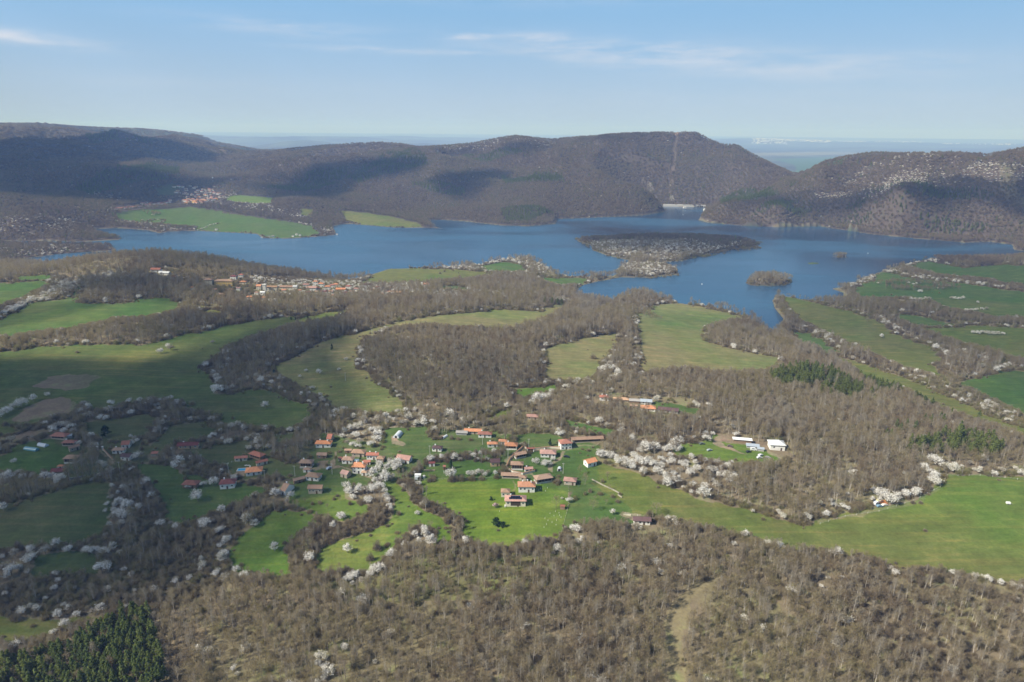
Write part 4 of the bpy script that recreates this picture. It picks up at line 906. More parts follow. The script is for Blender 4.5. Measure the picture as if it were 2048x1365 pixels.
def house(u, v, wpx, dr, yaw, roof, rc, wc, label, h=3.0, chim=1, win=3, name='house', cat='house', base=None, veranda=False, group=None, parts=True, tin=False, gable_w=False, dv=None, keep=True, door=True):
    g0 = ground(u, v)[0]; dep = project(g0[None])[2][0]
    dvp = (h * .62) * .87 * F / dep if dv is None else dv
    g = ground(u, v + dvp)[0]; dep = project(g[None])[2][0]
    Wt = wpx * dep / F * (1.5 if not parts and group and dv == 1.2 else 1.2 if not parts and group else 1.0); o = min(.7, Wt * .06); w = Wt - 2 * o; d = w * dr if dr < 3 else dr
    rz = math.radians(yaw)
    hv = [height(g[0] + a, g[1] + b) for a, b in ((0, 0), (w * .35, 0), (-w * .35, 0), (0, d * .4), (0, -d * .4))]
    z = float(np.mean(hv))
    e = empty(name, (g[0], g[1], z), rz); tag(e, label, cat, group)
    rise = {'hip': .27, 'gable': .30, 'shed': .16, 'flat': .03}[roof] * d
    kd = 'gable' if roof == 'flat' else roof
    mb = MB(); mb.box(-w / 2, w / 2, -d / 2, d / 2, -1.6, h - .12, 0)
    if base: mb.box(-w / 2 - .05, w / 2 + .05, -d / 2 - .05, d / 2 + .05, -1.7, min(1.2, h * .35), 1)
    if kd == 'gable':
        for sx in (-1, 1):
            x = sx * (w / 2 - .03)
            mb.add([(x, -d / 2, h - .12), (x, d / 2, h - .12), (x, 0, h + rise - .14), (x - sx * .2, -d / 2, h - .12), (x - sx * .2, d / 2, h - .12), (x - sx * .2, 0, h + rise - .14)], [(0, 1, 2), (5, 4, 3), (0, 2, 5, 3), (1, 4, 5, 2)], 0)
    wm = M_STONE if wc == 's' else (M_WOOD if wc in 'nt' else M_WALL)
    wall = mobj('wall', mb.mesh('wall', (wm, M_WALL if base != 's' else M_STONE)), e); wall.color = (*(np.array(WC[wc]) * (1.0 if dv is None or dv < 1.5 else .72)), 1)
    if base and wc in 'nt':
        wall.color = (*WC[wc], 1); wall.data.materials[1] = M_FRAME if base == 'w' else M_CONC
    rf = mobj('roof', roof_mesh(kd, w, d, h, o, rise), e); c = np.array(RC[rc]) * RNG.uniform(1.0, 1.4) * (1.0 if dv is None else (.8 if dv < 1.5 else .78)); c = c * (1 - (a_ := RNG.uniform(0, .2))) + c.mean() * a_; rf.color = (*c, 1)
    if tin: rf.data.materials[0] = M_TIN
    if parts:
        if veranda:
            vb = MB(); vb.box(-w * .42, w * .42, -d / 2 - .06, -d / 2 + .1, h * .35, h - .35); mobj('veranda', vb.mesh('veranda', (M_SHADE,)), e)  # flat dark slab, the veranda's inner shade put into its colour
            for q in range(5):
                pb = MB(); xx = -w * .42 + w * .84 * q / 4; pb.box(xx - .09, xx + .09, -d / 2 - .16, -d / 2 - .07, h * .3, h - .3); mobj('post', pb.mesh('post', (M_WOOD,)), e).color = (.3, .22, .15, 1)
        for q in range(chim):
            cx = (-.25, .28, .05)[q] * w; cy = (.12, -.05, .2)[q] * d
            cb = MB(); zt = h + rise * .95 + .55; cb.box(cx - .35, cx + .35, cy - .35, cy + .35, h + rise * .3, zt); cb.box(cx - .45, cx + .45, cy - .45, cy + .45, zt, zt + .18)
            mobj('chimney', cb.mesh('chimney', (M_WHITE,)), rf)
        st = 2 if h > 4.6 else 1
        for s_ in range(st):
            zc = (h / st) * (s_ + .55)
            for q in range(win):
                if veranda and s_ == st - 1: break
                if st == 1 and door and q == win // 2: continue
                xx = -w / 2 + w * (q + .5) / win
                wb = MB(); wb.box(xx - .65, xx + .65, -d / 2 - .07, -d / 2 + .05, zc - .65, zc + .65); fr = mobj('window', wb.mesh('window', (M_FRAME,)), e)
                gb = MB(); gb.box(xx - .52, xx + .52, -d / 2 - .085, -d / 2 - .06, zc - .52, zc + .52); mobj('pane', gb.mesh('pane', (M_GLASS,)), fr)
            for sx in ((1, -1) if win > 1 else ()):
                wb = MB(); x0 = sx * w / 2; wb.box(min(x0, x0 + sx * .07), max(x0, x0 + sx * .07), -.6, .6, zc - .6, zc + .6); fr = mobj('window', wb.mesh('window', (M_FRAME,)), e)
                gb = MB(); x0 += sx * .06; gb.box(min(x0, x0 + sx * .03), max(x0, x0 + sx * .03), -.48, .48, zc - .48, zc + .48); mobj('pane', gb.mesh('pane', (M_GLASS,)), fr)
        if door and not veranda:
            db = MB(); xx = -w / 2 + w * (win // 2 + .5) / max(win, 1); db.box(xx - .55, xx + .55, -d / 2 - .08, -d / 2 + .05, -.2, min(2.1, h - .5)); mobj('door', db.mesh('door', (M_DOOR,)), e)
    if keep:
        n = max(1, int(w / max(d, 2)) + 1)
        for q in range(n):
            t = ((q + .5) / n - .5) * w; KEEP.append((g[0] + math.cos(rz) * t, g[1] + math.sin(rz) * t, d * .62 + 2.0))
            KEEP.append((g[0] + math.cos(rz) * t, g[1] + math.sin(rz) * t - d * .5 - 4, 4.5))
    HOUSES[label] = (e, w, d, h, rise)
    return e
H = house
# --- the shaded hamlet at the left
H(122,872,34,.5,-6,'hip','r','s','low red tiled barn at the top of the left farmyard, tin lean-to at its right',chim=0,veranda=True,name='barn',cat='barn')
H(138,873,13,.6,25,'shed','t','g','white tin lean-to beside the red tiled barn in the left farmyard',h=2.4,chim=0,win=1,name='lean_to',cat='shed',tin=True,parts=False)
H(140,886,26,.5,3,'hip','r','s','red brown tiled house, second from the top of the left farmyard',veranda=True)
H(149,896,20,.5,48,'gable','b','s','orange brown roofed wing set slantwise below the second left farmhouse',chim=0,win=2)
H(145,918,27,.62,4,'hip','b','n','brown hip roofed farmhouse with a white arcade below, foot of the left farmyard',h=4.2,base='w',veranda=True,chim=0)
H(120,943,28,.5,8,'gable','d','s','dark red roofed barn lowest in the left farmyard, beside the white trees',chim=0,win=2,name='barn',cat='barn')
H(123,934,13,.6,8,'hip','o','w','small orange capped store peeking above the dark red barn',h=2.6,win=1,chim=0,name='shed',cat='shed')
H(254,889,16,1.1,10,'gable','r','w','red roofed house beside the blossom behind the gate posts',chim=0,win=2)
H(239,901,25,.5,4,'hip','b','w','white house with a brown tiled roof right of the gate',win=3)
H(255,914,21,.7,-8,'gable','p','w','house with a purple slate roof and a white front, right of the gate lane',h=3.2,win=2,chim=0)
H(378,891,41,.32,7,'gable','d','t','long dark red roofed barn on the shaded slope',chim=1,win=4,name='barn',cat='barn')
H(310,908,13,.6,10,'shed','r','s','little reddish shed in the hedge below the long dark red barn',h=2.2,chim=0,win=1,name='shed',cat='shed',parts=False)
H(383,968,31,.62,-2,'hip','r','n','brown barn with a wide spreading tiled roof in the dark field',h=3.0,chim=0,win=2,name='barn',cat='barn')
H(457,967,31,.7,10,'hip','d','w','square white house with a dark red roof at the edge of the shade',h=4.0,win=3)
H(483,917,26,.33,10,'gable','r','c','long cream outbuilding with a red roof, left of the pool court',h=2.8,chim=0,win=3,name='outbuilding',cat='outbuilding')
H(515,911,34,.42,-28,'hip','r','n','big red tiled house behind the swimming pool',h=3.4,chim=0,veranda=True)
H(524,925,24,.38,32,'gable','r','c','red roofed side wing between the pool and the big tiled house',h=2.8,chim=0,win=2)
H(509,942,33,.66,14,'hip','o','w','white bungalow with a bright orange roof beside the pool',h=3.2,win=3)
# --- the cluster left of centre
H(648,888,33,.45,0,'hip','o','w','white house with a bright orange roof and two chimneys, top of the central cluster',h=3.6,chim=2)
H(661,877,10,2.3,-3,'gable','r','s','long red roofed wing running uphill behind the bright orange house',h=3.2,chim=0,win=1)
H(645,911,21,.55,-2,'gable','b','n','brown tiled timber barn below the bright orange house',h=2.8,chim=0,win=2,name='barn',cat='barn')
H(614,927,27,.6,-2,'hip','b','n','brown hip roofed timber house with a white chimney and a dark veranda',h=4.2,veranda=True,base='s')
H(615,940,16,.6,-4,'hip','b','w','tiny brown roofed store under the veranda house, white chimney',h=2.2,win=1,name='shed',cat='shed')
H(628,953,30,.62,-10,'hip','y','w','low white house with a wide tan tiled roof beside the lane end',h=3.2,chim=0)
H(598,960,24,.4,33,'gable','b','n','brown roofed open shed at the left tip of the lit yard',h=2.6,chim=0,win=1,name='shed',cat='shed')
H(575,978,14,2.2,-22,'gable','b','w','long bent brown roof with white gable at the wood edge',h=3.0,chim=1,win=1)
H(632,978,30,.5,0,'gable','b','s','old barn of timber and rubble with a plain brown roof on the lit yard',h=4.2,chim=0,win=4,name='barn',cat='barn')
H(718,906,28,.6,-4,'hip','b','s','broad brown hip roofed barn behind the slim conifer',h=3.4,chim=0,win=2,name='barn',cat='barn')
H(697,902,15,.45,0,'gable','b','n','small brown shed joined to the left of the broad barn',h=2.4,chim=0,win=1,name='shed',cat='shed')
H(697,920,24,.7,-4,'hip','b','w','square brown roofed house in the middle of the cluster',h=3.2)
H(682,918,10,.8,0,'hip','r','s','very small reddish roofed store left of the square brown house',h=2.4,chim=0,win=1,name='shed',cat='shed')
H(746,912,26,.45,0,'gable','r','w','long white fronted house with a reddish roof right of the conifer',h=4.0,veranda=False,chim=2,win=4)
H(762,918,16,.9,-5,'hip','b','n','brown hip roofed annex at the right end of the long white house',h=3.0,chim=0,win=1)
H(714,923,9,.7,0,'shed','u','g','little blue grey tin roof behind the tall orange house',h=2.4,chim=0,win=1,tin=True,parts=False,name='shed',cat='shed')
H(734,925,16,.5,0,'gable','r','w','low white store behind the tall orange house',h=2.6,chim=0,win=2,name='outbuilding',cat='outbuilding')
H(720,935,28,.75,-3,'hip','o','w','tall two storey white house with a glowing orange hip roof',h=5.4,chim=2)
H(729,946,12,.8,0,'hip','y','w','small tan roofed porch house in front of the tall orange house',h=2.4,chim=0,win=1,name='outbuilding',cat='outbuilding')
H(742,942,11,.8,0,'hip','o','s','little orange roofed shed right of the tall orange house',h=2.2,chim=0,win=1,name='shed',cat='shed')
H(692,948,18,.9,-25,'gable','k','s','old brown tiled barn half hidden by bare trees left of the tall house',h=3.0,chim=0,win=1,name='barn',cat='barn')
H(809,918,30,.62,-16,'gable','k','w','large plain brown gabled barn at the right end of the cluster',h=3.2,chim=0,win=2,name='barn',cat='barn')
H(875,897,21,.6,-8,'hip','p','w','small white cottage with a purple brown roof on the brown plot',h=3.0)
H(864,928,13,.6,6,'gable','d','w','tiny white hut with a red roof above the white container',h=2.6,chim=0,win=1,name='hut',cat='hut')
H(889,935,6,1.0,0,'gable','r','n','tiny brown red hut beside the dark evergreen',h=2.6,chim=0,win=1,name='hut',cat='hut')
H(946,863,36,.3,-3,'gable','o','s','long low orange tiled barn at the top of the village',h=2.8,chim=1,win=4,name='barn',cat='barn')
H(924,866,24,.4,-4,'gable','s','g','heap roofed grey shed falling in, left end of the orange barn',h=2.2,chim=0,win=1,parts=False,name='shed',cat='shed')
H(970,869,29,.45,-2,'hip','r','w','red brown hip roofed house right of the long orange barn',h=3.2,win=3)
H(985,889,22,.5,5,'hip','o','w','orange roofed house at the left of the linked orange row',h=3.0,win=2)
H(1006,884,18,.6,0,'hip','o','w','middle orange roof of the linked orange row',h=3.0,chim=0,win=1)
H(1022,892,27,.6,-4,'hip','o','w','largest orange roofed house, right of the linked orange row',h=3.6,veranda=True)
H(990,925,20,.8,6,'gable','p','t','ruined brick house with half a purple roof among bare trees',h=3.4,chim=0,win=2)
# --- the walled courtyard houses
H(1040,910,25,.5,26,'gable','b','n','brown tiled long house on the bend of the lane, upper courtyard',h=3.4,veranda=True,base='s',chim=0)
H(1034,931,26,.6,-2,'hip','b','n','square brown tiled timber house inside the lane bend',h=4.4,veranda=True,base='w',chim=0)
H(1057,939,18,.5,8,'gable','k','w','small tan roofed gatehouse on the white courtyard wall',h=2.6,win=2)
H(1022,951,40,.3,-3,'gable','b','s','long low brown barn below the lane bend',h=2.6,chim=0,win=5,name='barn',cat='barn',veranda=True)
H(1046,956,16,.6,-18,'hip','b','s','brown hipped end block of the long low barn',h=2.6,chim=0,win=1,name='barn',cat='barn')
H(1086,957,37,.5,19,'hip','b','n','broad brown hip roofed hall on a stone base below the lane',h=3.8,veranda=True,base='s',chim=0)
H(1053,973,36,.6,0,'hip','o','w','white house with an orange roof and white chimneys above the solar house',h=4.6,chim=3,win=4)
H(1011,985,19,.85,0,'hip','y','c','small tan roofed cream house left of the orange roofed house',h=3.6,chim=0,win=2)
SOL = H(1031,1001,44,.5,0,'hip','k','c','cream house carrying dark solar panels on its roof',h=4.4,chim=1,win=4)
e, w_, d_, h_, ri = HOUSES['cream house carrying dark solar panels on its roof']
for row, (n_, z_) in enumerate(((8, .42), (6, .70))):
    pb = MB(); sl = ri / (d_ / 2 + .01)
    for q in range(n_):
        x0 = (q - n_ / 2) * 1.05
        yy = -d_ / 2 * (1 - z_); 
        y0, y1 = yy - .72, yy + .72
        zf = lambda y: h_ + (y + d_ / 2) * sl + .12
        pb.add([(x0 + .03, y0, zf(y0)), (x0 + 1.0, y0, zf(y0)), (x0 + 1.0, y1, zf(y1)), (x0 + .03, y1, zf(y1)), (x0 + .03, y0, zf(y0) + .06), (x0 + 1.0, y0, zf(y0) + .06), (x0 + 1.0, y1, zf(y1) + .06), (x0 + .03, y1, zf(y1) + .06)],
               [(0, 3, 2, 1), (4, 5, 6, 7), (0, 1, 5, 4), (1, 2, 6, 5), (2, 3, 7, 6), (3, 0, 4, 7)])
    mobj('solar_panel', pb.mesh('solar_panel', (M_SOLAR,)), e)
pb = MB(); pb.box(-3.2, 3.2, -d_ / 2 - .1, -d_ / 2 + .05, .6, 3.6); mobj('timber_gallery', pb.mesh('timber_gallery', (M_DARKW,)), e)
H(1130,888,25,.85,12,'hip','r','w','two storey white house with a red hip roof at the top of the lane',h=5.2,chim=0,win=3)
H(1174,879,66,.16,7,'gable','b','s','very long brown roofed stone stable beside the two storey house',h=3.0,chim=0,win=6,veranda=True,name='stable',cat='stable')
H(1096,907,33,.55,-3,'hip','k','w','white walled house with a pale pinkish roof inside the courtyard',h=3.4,chim=1,win=4)
H(1180,925,24,.75,28,'gable','o','w','orange gabled house with a bright white gable end on the meadow edge',h=3.6,chim=0,win=2)
H(1140,962,26,.65,-10,'hip','k','s','brown stone cottage half hidden by a bare tree, right of the hall',h=3.2,win=2,chim=0)
H(1125,1014,10,.7,-8,'gable','r','n','little brown shed at the top of the lawn fence',h=2.4,chim=0,win=1,name='shed',cat='shed',parts=False)
H(1283,1041,36,.42,-3,'gable','p','w','long shed with a purple brown roof above the lower wood',h=3.2,chim=0,win=4,name='shed',cat='shed')
# --- the upper right farm
H(1208,796,19,.6,-3,'hip','r','w','red roofed house with two chimneys at the left of the upper farm',h=3.6,chim=2,win=2)
H(1242,800,32,.36,-3,'hip','y','s','long tan roofed barn in the upper farm',h=2.8,chim=0,win=3,name='barn',cat='barn')
H(1269,803,22,.4,-6,'shed','s','n','dark grey roofed open shed in the upper farm',h=2.6,chim=0,win=1,name='shed',cat='shed',parts=False)
H(1292,804,24,.5,-10,'gable','t','g','blue grey tin roofed shed in the upper farm',h=2.8,chim=0,win=2,tin=True,name='shed',cat='shed')
H(1296,817,31,.5,-8,'hip','o','w','orange roofed house with a white chimney in the upper farm',h=3.0,win=3)
H(1336,821,41,.3,-14,'gable','p','g','long purple brown roofed stable at the right of the upper farm',h=3.0,chim=0,win=5,name='stable',cat='stable')
H(1267,813,16,.4,-6,'gable','b','s','low brown roof half buried in bare trees, upper farm',h=2.2,chim=0,win=1,name='barn',cat='barn')
H(1065,834,26,.5,-5,'hip','k','s','lonely reddish tiled roof hidden in the bare wood above the village',h=2.8,chim=0,win=2)
# --- the farm clearing
H(1484,881,38,.18,-10,'shed','w','n','long open fronted farm shed with a whitish roof',h=2.8,chim=0,win=1,parts=False,name='farm_shed',cat='shed')
H(1552,890,32,.75,-6,'hip','w','w','white farmhouse with a white metal roof against the wood',h=4.6,chim=0,win=2,tin=True)
H(1505,893,26,.35,-14,'shed','t','g','patched bluish tin shelter in the scrap yard',h=2.2,chim=0,win=1,tin=True,parts=False,name='shelter',cat='shed')
H(1521,899,14,.5,-14,'shed','t','g','smaller pale tin shelter at the right of the scrap yard',h=2.0,chim=0,win=1,tin=True,parts=False,name='shelter',cat='shed')
# --- the middle village by the lake
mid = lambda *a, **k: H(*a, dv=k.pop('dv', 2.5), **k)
mid(313,541,20,.5,0,'gable','r','w','white arched barn with a reddish roof on the ridge above the lake village',h=4,chim=0,win=2,name='barn',cat='barn')
mid(330,547,24,.35,-12,'gable','w','w','long white roofed hall below the white arched barn',h=3.5,chim=0,win=3,tin=True,name='hall',cat='hall')
mid(348,555,14,.5,8,'gable','d','w','dark red roofed house at the right foot of the white hall',h=3,chim=0,win=2)
mid(279,574,12,.5,-5,'hip','d','w','white house with a dark red roof in the shaded lake side wood',h=4,chim=1,win=2)
mid(283,580,8,.5,-5,'gable','d','n','dark red shed just below the white house in the shaded wood',h=2.4,chim=0,win=1,parts=False,name='shed',cat='shed')
mid(418,567,19,.6,0,'hip','b','c','tall cream block with a brown hip roof left of the yellow school',h=8,chim=0,win=4,name='building',cat='building')
mid(449,568,38,.3,0,'hip','y','y','long yellow school building with a tan roof',h=7,chim=0,win=8,name='school',cat='school')
mid(468,556,14,.6,-5,'hip','d','w','dark red roofed house, left of the two on the slope above the school',h=5,chim=0,win=2)
mid(483,553,10,.7,0,'hip','r','w','red roofed white house, right of the two on the slope above the school',h=5,chim=0,win=2)
mid(487,566,14,.5,0,'hip','o','c','orange roofed cream house right of the yellow school',h=4,chim=0,win=2)
mid(442,591,15,.5,0,'hip','y','s','tan roofed house alone among bare trees below the school',h=4,chim=1,win=2)
mid(501,598,17,.5,0,'hip','o','w','white house with an orange roof at the lower left of the lake village',h=5,chim=0,win=3)
mid(529,599,9,.8,0,'hip','o','w','small square orange roofed house, lower lake village',h=5,chim=0,win=2)
mid(519,577,10,1.0,0,'gable','o','c','cream gabled house left of the ruined tower',h=6,chim=0,win=2)
mid(526,588,10,.6,0,'gable','w','w','white house under the ruined tower',h=4.5,chim=0,win=2)
mid(545,579,22,.35,0,'gable','y','c','long roofless looking cream factory right of the tower',h=6,chim=0,win=6,name='factory',cat='factory')
mid(574,576,28,.3,-2,'gable','b','c','low brown factory wing in the lake village',h=4,chim=0,win=5,name='factory',cat='factory')
mid(591,578,9,.7,0,'gable','w','w','white gable front house in the lake village centre',h=6,chim=0,win=2)
mid(601,583,10,.6,0,'hip','o','w','small orange roof house in front of the white gable house',h=4,chim=0,win=2)
mid(608,585,7,.6,0,'gable','w','w','small white house right of the small orange one',h=4,chim=0,win=1)
mid(613,573,12,.6,0,'gable','k','w','pink roofed house at the back of the lake village',h=5,chim=0,win=2)
mid(624,579,21,.45,0,'gable','k','w','long white house with a pinkish roof in the lake village',h=5,chim=0,win=4)
mid(632,569,10,.7,0,'hip','o','w','tallest orange roofed white house by the lake',h=7,chim=0,win=2)
mid(643,572,12,.6,0,'hip','o','w','orange roofed house right of the tallest one by the lake',h=6,chim=0,win=2)
mid(656,576,13,.5,3,'hip','o','w','wide orange roof house in front of the lake blossom',h=4.5,chim=0,win=2)
mid(665,573,11,.6,0,'hip','r','w','reddish roof house under the lake blossom',h=4.5,chim=0,win=2)
mid(682,580,20,.4,3,'gable','o','s','long orange roof barn at the right of the lake village',h=3.5,chim=0,win=3,name='barn',cat='barn')
mid(648,585,13,.5,0,'gable','d','w','dark red roofed house low in the lake village',h=3.5,chim=0,win=2)
mid(689,589,13,.7,12,'gable','d','w','white gabled house with a dark red roof below the lake village',h=4.5,chim=0,win=2)
mid(713,579,11,.5,0,'hip','k','w','small pinkish roofed house near the lakeside meadow',h=3.5,chim=0,win=2)
mid(735,572,14,.6,4,'gable','p','w','purple roofed white house on the edge of the lakeside meadow',h=4.5,chim=1,win=2)
mid(776,585,13,.5,0,'hip','o','c','small orange roofed house left of the long tan barn',h=3.5,chim=0,win=2)
mid(792,586,28,.3,-3,'gable','y','s','long tan roofed barn with a red end, under the lakeside meadow',h=3.5,chim=0,win=4,name='barn',cat='barn')
mid(853,572,13,.7,-6,'gable','o','w','white house with an orange roof beside the white silo',h=5.5,chim=0,win=2)
mid(780,576,5,.9,0,'gable','y','c','tiny shelter on the lakeside meadow edge',h=3,chim=0,win=1,parts=False,name='hut',cat='hut')
for k, (u, v, w_) in enumerate([(569,583,9),(617,587,9),(634,586,10),(662,586,9),(672,571,9),(697,575,10),(705,586,9),(722,588,9),(745,582,9),(757,577,8),(765,590,9),(655,594,8),(670,594,9),(636,579,9),(514,588,8),(478,579,8),(462,582,9),(400,572,9),(430,582,9),(372,566,8),(385,578,8)]):
    house(u, v, w_, .65, RNG.uniform(-18, 18), 'hip' if k % 3 else 'gable', 'orbk'[k % 4], 'wcw'[k % 3], 'small terracotta roofed house among the trees of the lake village', h=3.8, chim=0, win=0, parts=False, door=False, dv=2.0, group='small terracotta roofed houses of the lake village')
# ruined tower, silo
def simple(name, label, cat, u, v, parts, yaw=0, group=None, keep=0):
    g = ground(u, v)[0]; e = empty(name, g, math.radians(yaw)); tag(e, label, cat, group)
    for nm, mb, mats in parts: mobj(nm, mb.mesh(nm, mats), e)
    if keep: KEEP.append((g[0], g[1], keep))
    return e
def B(*boxes):
    mb = MB()
    for b in boxes: mb.box(*b[:6], *(b[6:]))
    return mb
def cyl(r, z0, z1, k=12, r2=None, cap=True):
    mb = MB(); r2 = r if r2 is None else r2
    a = [2 * math.pi * i / k for i in range(k)]
    mb.add([(r * math.cos(t), r * math.sin(t), z0) for t in a] + [(r2 * math.cos(t), r2 * math.sin(t), z1) for t in a], [(i, (i + 1) % k, k + (i + 1) % k, k + i) for i in range(k)] + ([tuple(range(k, 2 * k))] if cap else []))
    return mb
simple('tower', 'square cream ruined tower left of the long cream factory', 'tower', 530, 583, [('shaft', B((-2.2, 2.2, -2.2, 2.2, -1, 9.5)), (M_CONC,)), ('parapet', B((-2.5, 2.5, -2.5, 2.5, 9.5, 10.4)), (M_CONC,))])
simple('silo', 'upright white silo tank beside the orange roofed house on the meadow', 'silo', 844, 574, [('tank', cyl(2.0, -.5, 6.8), (M_WHITE,)), ('cap', cyl(2.1, 6.8, 7.6, 12, .4), (M_WHITE,))])
for k, (u, v) in enumerate(((541, 602), (550, 602))):
    simple('trailer', ('left', 'right')[k] + ' one of two white caravans on the grass under the lake village', 'caravan', u, v, [('body', B((-2.6, 2.6, -1.1, 1.1, .5, 2.9)), (M_WHITE,)), ('window', B((-1.2, 1.2, -1.13, -1.09, 1.5, 2.3)), (M_GLASS,)), ('wheel', B((-.4, .4, -1.0, 1.0, 0, .6)), (M_TYRE,))])
# --- far village across the lake: too small for parts
def far_house(u, v, wpx, hpx, rc, wc, label, group, roof='hip'):
    house(u, v, wpx, .65, RNG.uniform(-15, 15), roof, rc, wc, label, h=3.6 if hpx is None else hpx, chim=0, win=0, parts=False, group=group, dv=1.2, keep=False, door=False)
for k in range(10): far_house(226 + k * 5.8, 418.5 - k * .55, 5.2, 3.2, 'r', 'w', 'small red roofed house in the straight red row at the left of the far village', 'houses of the red row in the far village')
for k, (u, v) in enumerate([(293,411),(299,409),(306,408),(312,408),(319,406),(325,407),(332,405),(338,404),(302,413),(316,412)]): far_house(u, v, 5.5, 4, 'r' if k % 2 else 'd', 'w', 'small dark red roofed house at the top left of the far green slope', 'dark red houses above the far green slope')
for k, (u, v) in enumerate([(372,402),(377,404),(383,403),(389,404),(395,402),(400,403),(405,401),(410,402),(417,399),(423,398),(427,400),(432,399),(386,400),(398,399),(412,398),(374,407),(392,407),(406,406)]):
    far_house(u, v, 6, 4.5, 'orbo'[k % 4], 'wcwy'[k % 4], 'orange or brown roofed house in the sunlit heart of the far village', 'houses in the sunlit heart of the far village')
for k, (u, v) in enumerate([(348,374),(357,373),(365,374),(372,378),(380,372),(388,376),(396,381),(404,383),(412,380),(420,384),(428,386),(436,388),(352,385),(368,388),(384,390),(440,394),(448,393),(376,395),(360,392),(391,393)]):
    far_house(u, v, 4.5, 4, 'brk'[k % 3], 'w', 'tiny white walled house scattered among blossom on the slope above the far village', 'houses scattered above the far village')
VQ = [(RNG.uniform(330, 470), RNG.uniform(372, 405)) for _ in range(34)] + [(RNG.uniform(280, 345), RNG.uniform(404, 412)) for _ in range(10)]
for k, (u, v) in enumerate(VQ): far_house(u, v, 4.6, 4, 'orbrk'[k % 5], 'wwc'[k % 3], 'one of the tiny house specks crowding the far village', 'house specks crowding the far village')
LK = ['whitish hut at the left tip of the far green point', 'second white hut from the left on the far green point', 'third white hut from the left on the far green point', 'white hut nearest the water in the middle of the far green point', 'white hut set back from the water on the far green point',
      'white hut right of the set back hut on the far green point', 'white boathouse under the blossom at the right end of the far point', 'last white hut at the very tip of the far point', 'white hut with a jetty on the far shore under the green slope']
for lab, (u, v, w_) in zip(LK, [(524,476,5),(539,475,5),(546,474,7),(586,474,6),(593,470.5,6),(600,472,6),(649,469.5,6),(674,470.5,5),(433,460.5,7)]):
    far_house(u, v - 1.2, w_ * .8, 2.8, 's', 'w', lab, None, 'gable')
simple('minaret', 'slim pale minaret in the far village', 'minaret', 417, 403, [('shaft', cyl(1.6, -1, 17), (M_CONC,)), ('spire', cyl(1.9, 17, 24, 12, .1), (M_CONC,))])
simple('church', 'pale church with a stubby tower in the far village', 'church', 378, 400, [('nave', B((-6, 6, -4, 4, -1, 7)), (M_CONC,)), ('tower', B((-8.5, -5, -2, 2, -1, 13)), (M_CONC,)), ('roof', B((-6.4, 6.4, -4.4, 4.4, 7, 8.2)), (M_TYRE,))])
simple('tower', 'white water tower on the slope above the far village', 'tower', 426, 363, [('shaft', cyl(1.3, -1, 12), (M_WHITE,)), ('tank', cyl(2.4, 12, 16), (M_WHITE,))])
FARVILLAGE += [gpoly(p) for p in ([(225,412),(285,408),(345,400),(370,398),(440,392),(445,408),(400,412),(340,412),(230,424)], [(340,370),(440,376),(460,396),(370,400)])]

# ------------------------------------------------------------------ dam and its works
dl_, dr_ = plane_pt(1312, 412.2, 0.0), plane_pt(1407, 414.2, 0.0)
dl_[1] -= 10; dr_[1] -= 10; dc = (dl_ + dr_) / 2; dvx = dr_ - dl_; dL = np.hypot(dvx[0], dvx[1]); da = math.atan2(dvx[1], dvx[0])
e = empty('dam', (dc[0], dc[1], 0), da); tag(e, 'long pale concrete dam closing the reservoir between two hills', 'dam')
mb = MB(); n = 14
mobj('dam_wall', B((-dL / 2 - 6, dL / 2 + 6, 0, 6, -40, 5.8)).mesh('dam_wall', (M_CONC,)), e)
mb = B((-dL / 2 - 6, dL / 2 + 6, -.6, 6.7, 5.8, 6.6)); mobj('crest_road', mb.mesh('crest_road', (M_CONC,)), e)
mb = B((-dL / 2 - 6, dL / 2 + 6, -.6, -.3, 6.6, 7.6), (-dL / 2 - 6, dL / 2 + 6, 6.4, 6.7, 6.6, 7.6)); mobj('parapet', mb.mesh('parapet', (M_WHITE,)), e)
for k in range(3): mobj('spillway_opening', B((dL / 2 - 26 + k * 8, dL / 2 - 20 + k * 8, -.3, .1, -.5, 4.6)).mesh('spillway_opening', (M_SHADE,)), e)  # dark slabs on the dam face, the openings' shade painted in
p = plane_pt(1369, 418.5, 0.0)
e = empty('intake_tower', p); tag(e, 'squat pale intake tower standing in the water before the dam', 'tower')
mobj('shaft', cyl(4, -8, 3).mesh('shaft', (M_CONC,)), e); mobj('platform', B((-6.5, 6.5, -5, 5, 3, 4)).mesh('platform', (M_CONC,)), e); mobj('cabin', B((-4.5, 4.5, -3.5, 3.5, 4, 8)).mesh('cabin', (M_WHITE,)), e); mobj('window_band', B((-4, 4, -3.53, -3.4, 5.3, 6.8)).mesh('window_band', (M_GLASS,)), e)
p = depth_pt(1410, 410.5, 2640); p[2] = max(2.0, float(height(p[0], p[1])))
e = empty('guard_house', p); tag(e, 'small white guard house at the right end of the dam', 'house')
mobj('wall', B((-4, 4, -3, 3, -6, 5)).mesh('wall', (M_WHITE,)), e); r_ = mobj('roof', roof_mesh('hip', 8, 6, 5, .5, 1.5), e); r_.color = (.5, .5, .5, 1)
g = ground(1366, 262.5)[0]; q = depth_pt(1366, 262.5, 3400); zt = float(height(q[0], q[1]))
e = empty('summit_cross', (q[0], q[1], zt)); tag(e, 'tall white cross on the summit above the dam', 'cross')
mobj('upright', B((-.9, .9, -.9, .9, -1, 26)).mesh('upright', (M_WHITE,)), e); mobj('crossbar', B((-5, 5, -.8, .8, 16, 18.5)).mesh('crossbar', (M_WHITE,)), e)

